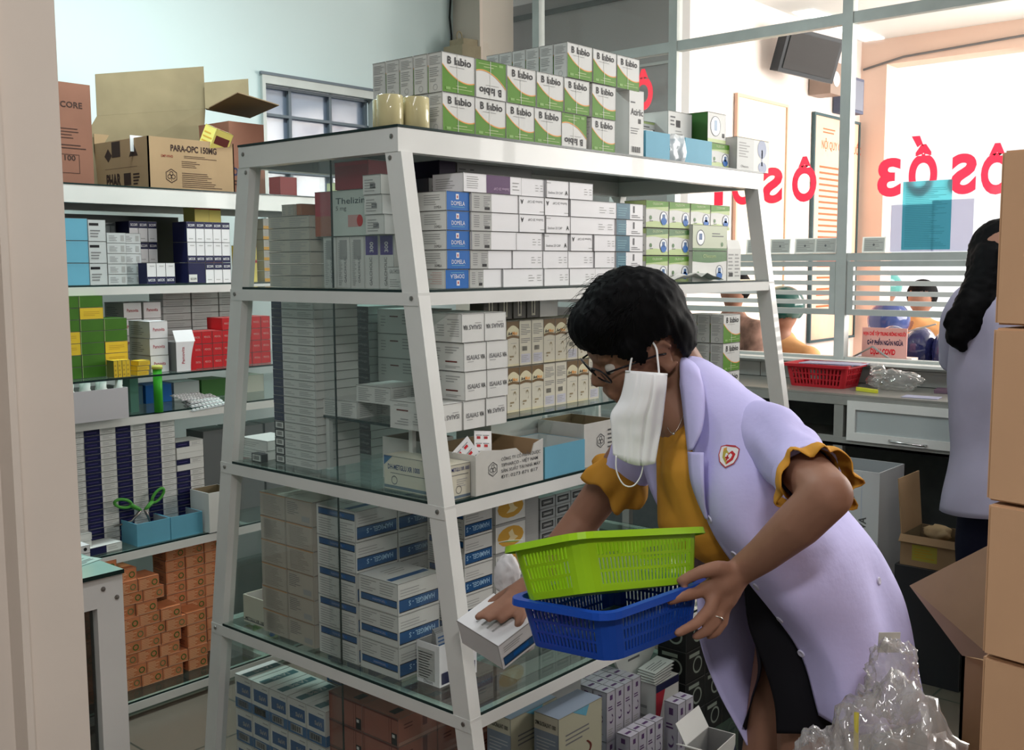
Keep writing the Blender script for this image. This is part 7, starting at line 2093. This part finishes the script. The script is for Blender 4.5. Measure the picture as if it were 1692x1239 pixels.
# face mask pulled down, hanging from the near ear
rowsm = [((1034, 614), (1102, 619)), ((1030, 636), (1101, 640)), ((1024, 660), (1098, 664)), ((1009, 684), (1095, 688)), ((1010, 705), (1092, 710)), ((1011, 728), (1088, 732)), ((1013, 750), (1084, 764))]
ML = [(1.541,1.070,1.309), (1.537,1.071,1.285), (1.534,1.078,1.258), (1.522,1.088,1.233), (1.520,1.086,1.210), (1.519,1.083,1.185), (1.518,1.080,1.160)]
MR = [(1.581,1.008,1.304), (1.574,1.005,1.282), (1.570,1.006,1.256), (1.566,1.006,1.231), (1.562,1.007,1.207), (1.557,1.009,1.184), (1.550,1.011,1.148)]
A = refine(ML, 5); B = refine(MR, 5); vs = []; fs = []; nm = 26
for i in range(len(A)):
    tt = i / (len(A) - 1)
    for j in range(nm + 1):
        t = j / nm
        saw = [0, 0.35, 0.35, 0.9, 0.5, 1.0, 1.0, 0.55, 0.9, 0.35, 0.3, 0][min(10, int(t * 11))]
        q = 0.020 * math.sin(PI * t) * (0.4 + 0.6 * math.sin(PI * min(1, 0.15 + tt))) + 0.0035 * saw + 0.003 * noise.noise(Vector((t * 5, tt * 4, 1.0)))
        if 0.30 < t < 0.34 or 0.64 < t < 0.68: q -= 0.004
        vs.append(A[i] * (1 - t) + B[i] * t + TC * q - UP * (0.010 * math.sin(PI * t) * (1 if i == len(A) - 1 else 0)))
for i in range(len(A) - 1):
    for j in range(nm):
        a0 = i * (nm + 1) + j; fs.append((a0, a0 + 1, a0 + nm + 2, a0 + nm + 1))
mk = cloth('face_mask', NP, maskm, [(vs, fs)], 0.0014)
mb = MB(); mb.tube([A[0] - loc + TC * 0.001, A[0] * 0.5 + B[0] * 0.5 + TC * 0.014 - loc, B[0] - loc + TC * 0.001], 0.0022, maskm, 6); mb.build('hem', mk)
mb = MB(); mb.tube([Vector(p) - loc for p in refine([(1.543,1.063,1.307), (1.544,1.060,1.329), (1.551,1.057,1.351), (1.562,1.051,1.366), (1.574,1.040,1.364), (1.578,1.030,1.351), (1.573,1.023,1.331), (1.569,1.017,1.304)], 4)], 0.0019, maskm, 6); mb.build('ear_loop', mk)
mb = MB(); mb.tube([Vector(p) - loc for p in refine([(1.515,1.071,1.160), (1.512,1.068,1.133), (1.518,1.057,1.109), (1.529,1.044,1.106), (1.536,1.033,1.123), (1.538,1.028,1.147)], 4)], 0.0014, maskm, 6); mb.build('ear_loop', mk)

# ---------------------------------------------------------------- the baskets she carries
def held_basket(N, L_, R_, depth, taper, m, label, slots, corner, depth_dir=1, lipm=0.011):
    N = Vector(N); L_ = Vector(L_); R_ = Vector(R_)
    ex = (R_ - N); w = ex.length; ex.normalize()
    ey = (L_ - N); ey = ey - ex * ey.dot(ex); d = ey.length; ey.normalize()
    ez = ex.cross(ey)
    if ez.z < 0: ez = -ez
    c = N + ex * w / 2 + ey * d / 2 - ez * depth
    t = empty('plastic_basket', c, label, 'basket')
    mb = basket_mesh(w, d, depth, taper, 0.010, slots, 3, m, corner, lip=lipm)
    o = solid(mb.build('body', t), 0.0022)
    M4 = Matrix((( ex.x, ey.x, ez.x, 0), (ex.y, ey.y, ez.y, 0), (ex.z, ey.z, ez.z, 0), (0, 0, 0, 1)))
    t.rotation_euler = M4.to_euler()
    return t, c, ex, ey, ez, w, d
lime = M('lime_green_plastic', (0.34, 0.62, 0.015), 0.35, coat=0.15)
blp = M('royal_blue_plastic', (0.012, 0.07, 0.42), 0.38, coat=0.15)
tb, cB, ex, ey, ez, w, d = held_basket((1.227,0.882,0.986), (1.252,1.080,0.964), (1.463,0.858,0.987), 0.078, 0.10, blp, 'royal blue slotted plastic basket held under the lime green one', (22, 16), 0.028)
mb = MB(); mb.box(-w / 2 * 0.8, w / 2 * 0.8, -d / 2 * 0.8, d / 2 * 0.8, 0, 0.012, M('grey_blue_tray_paper', (0.16, 0.22, 0.26), 0.6)); o = mb.build('paper_pad', None, cB + ez * 0.006, tb.rotation_euler); tag(o, 'grey blue paper lining lying in the royal blue basket', 'paper')
tg_, cG, gx, gy_, gz, w2_, d2_ = held_basket((1.227,0.938,1.098), (1.233,1.099,1.046), (1.509,0.890,1.059), 0.088, 0.10, lime, 'lime green slotted plastic basket on top of the royal blue one', (26, 13), 0.030)
pp = pack_mesh('cont', 0.10, 0.07, 0.055, M('pale_grey_card'), None)
o = pack(pp, 0, 0, 0, 'pale grey box lying in the lime green basket', None, jit=0); o.location = cG + gz * 0.003 - gx * 0.03 - gy_ * 0.01; o.rotation_euler = tg_.rotation_euler
mb = MB(); crumple(mb, (0, 0, 0.02), (0.05, 0.04, 0.022), clb, 31, 0.4, 7, 4); o = mb.build('plastic_bag', None, cG + gx * 0.075 + gz * 0.008, tg_.rotation_euler); tag(o, 'small clear plastic bag in the lime green basket', 'plastic bag')
mb = MB(); mb.box(-0.006, 0.026, -0.018, 0.006, 0, 0.0008, wht2); o = mb.build('paper_slip', None, Vector((1.237,1.095,1.049)) + UP * 0.006, tg_.rotation_euler); tag(o, 'white paper corner resting on the left rim of the lime green basket', 'paper')

# the carton under her right hand
def d_held(fc):
    f = fc['F']; f.rect(0.05, 0.12, 0.97, 0.40, mblue, 1); f.rect(0.05, 0.40, 0.97, 0.43, ink, 2); f.rect(0.05, 0.09, 0.97, 0.12, ink, 2); f.rect(0.3, 0.2, 0.7, 0.34, blue, 2); f.lines(0.1, 0.6, 0.8, 0.85, 3, lgrey, 0.3)
    fc['T'].lines(0.2, 0.3, 0.8, 0.8, 4, lgrey, 0.3)
o = pack(pack_mesh('held', 0.105, 0.13, 0.062, wht2, d_held), 0, 0, 0, 'white box with a dark blue band tilted under the bending person\'s far hand', None, jit=0)
hx = (RT * 0.72 + UP * 0.42 - TC * 0.55).normalized(); hy = (TC * -0.72 + UP * 0.28 - RT * 0.45); hy = (hy - hx * hy.dot(hx)).normalized(); hz = hx.cross(hy)
o.location = Vector((1.561,1.390,0.727)) - hz * 0.0 ; o.rotation_euler = Matrix(((hx.x, hy.x, hz.x), (hx.y, hy.y, hz.y), (hx.z, hy.z, hz.z))).to_euler()
mb = MB(); crumple(mb, (0, 0, 0), (0.028, 0.03, 0.06), M('white_tissue', (0.62, 0.61, 0.62), 0.8), 41, 0.3, 6, 4); o = mb.build('tissue_paper', None, (1.595,1.357,0.758)); tag(o, 'crumpled white tissue between the tilted box and the blue basket', 'paper')
mb = MB(); crumple(mb, (0, 0, 0), (0.03, 0.03, 0.05), M('white_tissue'), 47, 0.3, 6, 4); o = mb.build('tissue_paper', None, (1.639,1.441,0.840)); tag(o, 'crumpled white tissue behind the bending person\'s far wrist', 'paper')

# ---------------------------------------------------------------- second woman at the counter, seen from behind
WP = empty('person', (3.560,0.964,0.079), 'person with long black hair in a pale grey lilac coat standing at the counter', 'person')
WP.location.z = 0.0
coat2 = M('grey_lilac_cotton', (0.40, 0.39, 0.52), 0.8, var=0.03, bump=0.04)
blob([('e', (3.643,1.053,1.517), (0.08, 0.08, 0.10)), [((3.675,1.054,1.467), 0.05), ((3.670,1.051,1.408), 0.055), ((3.657,1.040,1.249), 0.11), ((3.631,1.019,0.932), 0.12)], [((3.614,1.033,1.370), 0.06), ((3.626,1.141,1.367), 0.055), ((3.672,1.163,1.161), 0.040), ((3.883,1.209,1.055), 0.032)],
      [((3.631,1.019,0.932), 0.12), ((3.556,1.049,0.575), 0.07), ((3.539,1.025,0.214), 0.05), ((3.527,1.016,0.075), 0.04)], [((3.664,0.982,0.931), 0.12), ((3.647,0.943,0.574), 0.07), ((3.628,0.923,0.214), 0.05), ((3.617,0.914,0.074), 0.04)]], 0.010, skin, 'body', WP, 3)
blob([('e', (3.680,1.059,1.531), (0.105, 0.105, 0.115)), [((3.667,1.073,1.527), 0.09), ((3.576,1.086,1.433), 0.055), ((3.496,1.102,1.337), 0.052), ((3.459,1.117,1.265), 0.038), ((3.466,1.103,1.230), 0.018)], [((3.606,1.064,1.507), 0.07), ((3.533,1.065,1.372), 0.05), ((3.494,1.081,1.286), 0.03)], [((3.466,1.135,1.330), 0.025), ((3.455,1.144,1.310), 0.02)]], 0.008, hairm, 'hair', WP, 2,
     lambda bm: [setattr(v, 'co', v.co + v.normal * 0.004 * noise.noise(v.co * 60)) for v in bm.verts])
def oval(px, hw, dd, y, d0):
    pass
W2 = [
 [(3.557,1.046,1.429), (3.595,1.095,1.432), (3.686,1.113,1.435), (3.775,1.072,1.438), (3.779,1.007,1.434), (3.698,0.976,1.428), (3.595,1.002,1.425)],
 [(3.510,1.030,1.373), (3.538,1.120,1.370), (3.637,1.159,1.367), (3.802,1.077,1.367), (3.809,0.961,1.365), (3.700,0.933,1.369), (3.554,0.980,1.373)],
 [(3.466,1.011,1.223), (3.487,1.110,1.226), (3.585,1.164,1.217), (3.800,1.070,1.219), (3.796,0.921,1.216), (3.667,0.900,1.215), (3.516,0.954,1.223)],
 [(3.461,1.002,1.032), (3.480,1.100,1.021), (3.566,1.154,1.017), (3.783,1.057,1.013), (3.775,0.913,1.016), (3.657,0.896,1.020), (3.511,0.944,1.032)],
 [(3.419,0.992,0.866), (3.448,1.094,0.852), (3.541,1.155,0.843), (3.782,1.058,0.824), (3.770,0.890,0.836), (3.641,0.872,0.847), (3.475,0.927,0.861)],
 [(3.385,0.975,0.704), (3.420,1.086,0.692), (3.522,1.153,0.691), (3.780,1.051,0.667), (3.765,0.871,0.682), (3.624,0.852,0.695), (3.447,0.904,0.704)]]
cloth('lab_coat', WP, coat2, [loft(W2, 5, 6, True, 0.025, (9, 9, 5), 8.0), tube_rings([(3.629,1.094,1.378), (3.607,1.141,1.328), (3.616,1.164,1.246), (3.661,1.175,1.161)], TC, [0.08, 0.07, 0.062, 0.058], 18, 0.1, 3)], 0.003)
trm = M('navy_trouser_cloth', (0.010, 0.012, 0.03), 0.8)
blob([[((3.624,1.014,0.852), 0.12), ((3.558,1.046,0.575), 0.085), ((3.535,1.017,0.135), 0.06)], [((3.624,1.014,0.852), 0.12), ((3.647,0.943,0.574), 0.085), ((3.621,0.918,0.134), 0.06)]], 0.012, trm, 'trousers', WP, 3)
for px_ in ((3.500,1.005,0.004), (3.589,0.903,0.003)):
    mb = MB(); p = Vector((px_[0], px_[1], 0)) - WP.location
    mb.tube([p + Vector((-0.05, -0.03, 0.03)), p + Vector((0.0, 0.0, 0.04)), p + Vector((0.12, 0.04, 0.03))], [0.028, 0.036, 0.026], shm, 10)
    mb.build('shoe', WP)

# ---------------------------------------------------------------- people waiting in the hall
def waiting(label, head, r, shirt, hips, helmet=None, hair_=None, lean=None, visor=None, legs=True):
    head = Vector(head); hips = Vector(hips)
    t = empty('person', (hips.x, hips.y, 0), label, 'person')
    nk = head - Vector((0, 0, r * 1.2)); sh = nk - Vector((0, 0, 0.07)) + (Vector(lean) if lean else Vector((0, 0, 0)))
    side = Vector((0.35, 0.94, 0))
    blob([('e', head, (r * 0.85, r * 0.85, r)), [(head, r * 0.5), (sh, r * 0.5)], [(sh, 0.09), (hips, 0.11)],
          [(hips, 0.10), (Vector((hips.x - 0.05, hips.y - 0.1, 0.45)), 0.06), (Vector((hips.x, hips.y - 0.1, 0.05)), 0.045)], [(hips, 0.10), (Vector((hips.x - 0.05, hips.y + 0.1, 0.45)), 0.06), (Vector((hips.x, hips.y + 0.1, 0.05)), 0.045)]], 0.018, skin, 'body', t, 2)
    blob([[(sh + Vector((0, 0, 0.01)), 0.085), ((sh + hips) / 2, 0.15), (hips, 0.15)], [(sh, 0.08), (sh + side * 0.19 - Vector((0, 0, 0.05)), 0.075), (sh + side * 0.22 + Vector((-0.1, 0, -0.28)), 0.06)],
          [(sh, 0.08), (sh - side * 0.19 - Vector((0, 0, 0.05)), 0.075), (sh - side * 0.22 + Vector((-0.1, 0, -0.28)), 0.06)]], 0.018, shirt, 'jacket', t, 2,
         lambda bm: [setattr(v, 'co', v.co + v.normal * 0.02 * noise.noise(v.co * 9)) for v in bm.verts])
    blob([[(hips, 0.135), (Vector((hips.x - 0.05, hips.y - 0.1, 0.45)), 0.085), (Vector((hips.x, hips.y - 0.1, 0.1)), 0.07)], [(hips, 0.135), (Vector((hips.x - 0.05, hips.y + 0.1, 0.45)), 0.085), (Vector((hips.x, hips.y + 0.1, 0.1)), 0.07)]], 0.02, trm, 'trousers', t, 2)
    if hair_:
        blob([('e', head + Vector((0.02, 0, 0.02)), (r * 1.02, r * 1.0, r * 1.05))], 0.015, hair_, 'hair', t, 1, lambda bm: bmesh.ops.delete(bm, geom=[v for v in bm.verts if v.co.x < head.x - r * 0.35 and v.co.z < head.z + r * 0.35], context='VERTS'))
    if helmet:
        blob([('e', head + Vector((0.0, 0, 0.045)), (r * 1.3, r * 1.25, r * 1.15))], 0.012, helmet, 'helmet', t, 1, lambda bm: bmesh.ops.delete(bm, geom=[v for v in bm.verts if v.co.z < head.z - r * 0.25], context='VERTS'))
    return t
tan = M('tan_orange_cloth', (0.55, 0.30, 0.13), 0.8, var=0.12, scale=6)
hgreen = M('dark_green_helmet', (0.008, 0.06, 0.05), 0.2, coat=0.5)
waiting('person in dark green helmet and tan orange jacket waiting at the hall hatch', (5.457,2.720,1.219), 0.10, tan, (5.514,2.652,0.731), helmet=hgreen)
ptn = M('patterned_brown_cloth', (0.30, 0.18, 0.14), 0.8, var=0.6, scale=14)
waiting('person in a patterned brown top waiting in the hall behind the rack leg', (5.152,2.863,1.353), 0.09, ptn, (5.113,2.807,0.725), hair_=hairm)
hteal = M('teal_helmet', (0.07, 0.24, 0.22), 0.2, coat=0.5)
waiting('person in a teal helmet standing far back in the hall', (8.519,3.343,1.264), 0.11, M('pale_grey_cloth', (0.5, 0.5, 0.52), 0.8), (8.471,3.305,0.681), helmet=hteal)
waiting('dark haired person in an orange jacket with a pale mask in the hall', (7.293,2.607,1.260), 0.105, tan, (7.254,2.566,0.730), hair_=hairm)
hnavy = M('navy_helmet', (0.03, 0.05, 0.16), 0.2, coat=0.5)
waiting('person in a navy helmet standing behind the pink sign in the hall', (6.832,2.649,1.081), 0.11, M('pale_blue_cloth', (0.30, 0.36, 0.48), 0.8), (6.798,2.612,0.605), helmet=hnavy)
# pink sign, glossy navy jacket back, folding stand on the far side of the hatch
mb = MB(); pk = M('pink_sign_board', (0.80, 0.42, 0.38), 0.6)
a_ = Vector((4.720,1.950,1.071)); b_ = Vector((4.720,1.742,1.205)); W_ = abs(a_.y - b_.y); Hh = b_.z - a_.z
mb.box(-0.004, 0.0, -W_, 0, 0, Hh, pk)
f = Face(mb, (-0.004, 0.0, 0), (0, -1, 0), (0, 0, 1), W_, Hh)
f.text('HẠN CHẾ TẬP TRUNG ĐÔNG NGƯỜI', 0.03, 0.74, 0.015, redl, 2, 0.04, width=W_ * 0.94); f.text('GÓP PHẦN NGĂN NGỪA', 0.12, 0.42, 0.020, navy, 2, 0.04, width=W_ * 0.80); f.text('DỊCH COVID', 0.2, 0.10, 0.024, redl, 2, 0.04, width=W_ * 0.55)
o = mb.build('pink_sign', None, (4.72, a_.y, a_.z)); tag(o, 'pink printed sign with red and navy lettering outside the hatch', 'sign')
mb = MB(); mb.box(-0.04, 0.04, -W_ - 0.02, 0.02, 0, a_.z, hallw2); o = mb.build('sign_stand', None, (4.765, a_.y, 0)); tag(o, 'pale stand carrying the pink sign outside the hatch', 'stand')
nvg = M('glossy_navy_vinyl', (0.015, 0.02, 0.09), 0.12, coat=0.8)
t = empty('padded_jacket_back', (4.950,1.779,1.053), 'glossy navy padded jacket back showing just outside the hatch', 'bag')  # rounded navy panels standing in for the back of a padded jacket
mb = MB()
for i in range(3):
    vs, fs = ell_geo((0, 0.115 - 0.13 * i, 0.06 - 0.012 * i), (0.10, 0.075, 0.09 + 0.01 * i), XYZ, 20, 12); mb.add(vs, fs, nvg, True)
mb.build('padding', t)
mb = MB(); mb.tube([(-0.09, 0.17, -0.02), (-0.10, 0.05, 0.12), (-0.11, -0.12, 0.17)], 0.004, lgrey, 6); mb.build('strap', t)
mb = MB(); mb.box(-0.12, 0.12, -0.26, 0.22, -1.01, -0.062, hallw2); bx_ = mb.build('jacket_plinth', None, (4.950,1.779,1.053)); tag(bx_, 'pale plinth under the glossy navy jacket back in the hall', 'plinth')
t = empty('folding_stand', (4.680,1.845,1.046), 'thin grey folding stand leaning by the hatch', 'stand')
mb = MB(); mb.tube([(0, 0.17, 0.0), (0, 0.04, 0.075)], 0.004, steel, 6); mb.build('arm', t)
mb = MB(); mb.tube([(0, 0.04, 0.075), (0, -0.09, -0.01)], 0.005, lgrey, 6); mb.build('arm', t)

# ---------------------------------------------------------------- small and hidden boxes gathered into one mass
def gather(spans):
    """the boxes that show largest stay things of their own; the numbered rest become one object"""
    idx = set(i for a, b in spans for i in range(a, b))
    if not idx:
        return
    rest = [o for i, o in enumerate(PACKS) if i in idx]
    mb = MB()
    for o in rest:
        mw = o.matrix_world; me = o.data; vs = [tuple(mw @ v.co) for v in me.vertices]; b = len(mb.v); mb.v += vs
        ix = [mb.mat(m) for m in me.materials]
        for p in me.polygons:
            mb.f.append([b + k for k in p.vertices]); mb.mi.append(ix[p.material_index]); mb.sm.append(False)
        bpy.data.objects.remove(o)
    o = mb.build('medicine_boxes')
    reorigin(o, (2.2, 3.4, 0.06))
    tag(o, 'many small or half hidden medicine boxes filling the racks behind and between the larger ones', 'medicine boxes', None, 'stuff')
gather([(27, 28), (29, 30), (31, 32), (33, 34), (35, 37), (38, 40), (41, 43), (44, 50), (58, 59), (71, 72), (94, 95), (102, 103), (111, 115), (126, 127), (158, 159), (161, 168), (170, 172), (173, 174), (175, 176), (177, 178), (187, 188), (192, 193), (194, 195), (202, 204), (210, 212), (213, 214), (217, 223), (224, 226), (228, 229), (247, 249), (250, 251), (252, 253), (268, 269), (273, 276), (279, 287), (290, 300), (301, 323), (324, 327), (328, 330), (331, 372), (373, 392), (393, 404), (410, 411), (416, 426), (433, 435), (445, 451), (455, 459), (460, 463), (466, 467), (468, 470), (472, 473), (474, 477), (478, 512), (514, 521), (528, 530), (533, 540), (543, 546), (547, 550), (552, 560), (561, 564), (565, 597), (601, 607), (609, 610), (611, 621), (624, 626), (630, 653), (654, 655), (656, 657), (667, 668), (669, 677), (678, 680), (681, 685), (687, 724), (735, 763), (764, 766), (767, 769), (792, 797), (802, 807), (812, 839)])
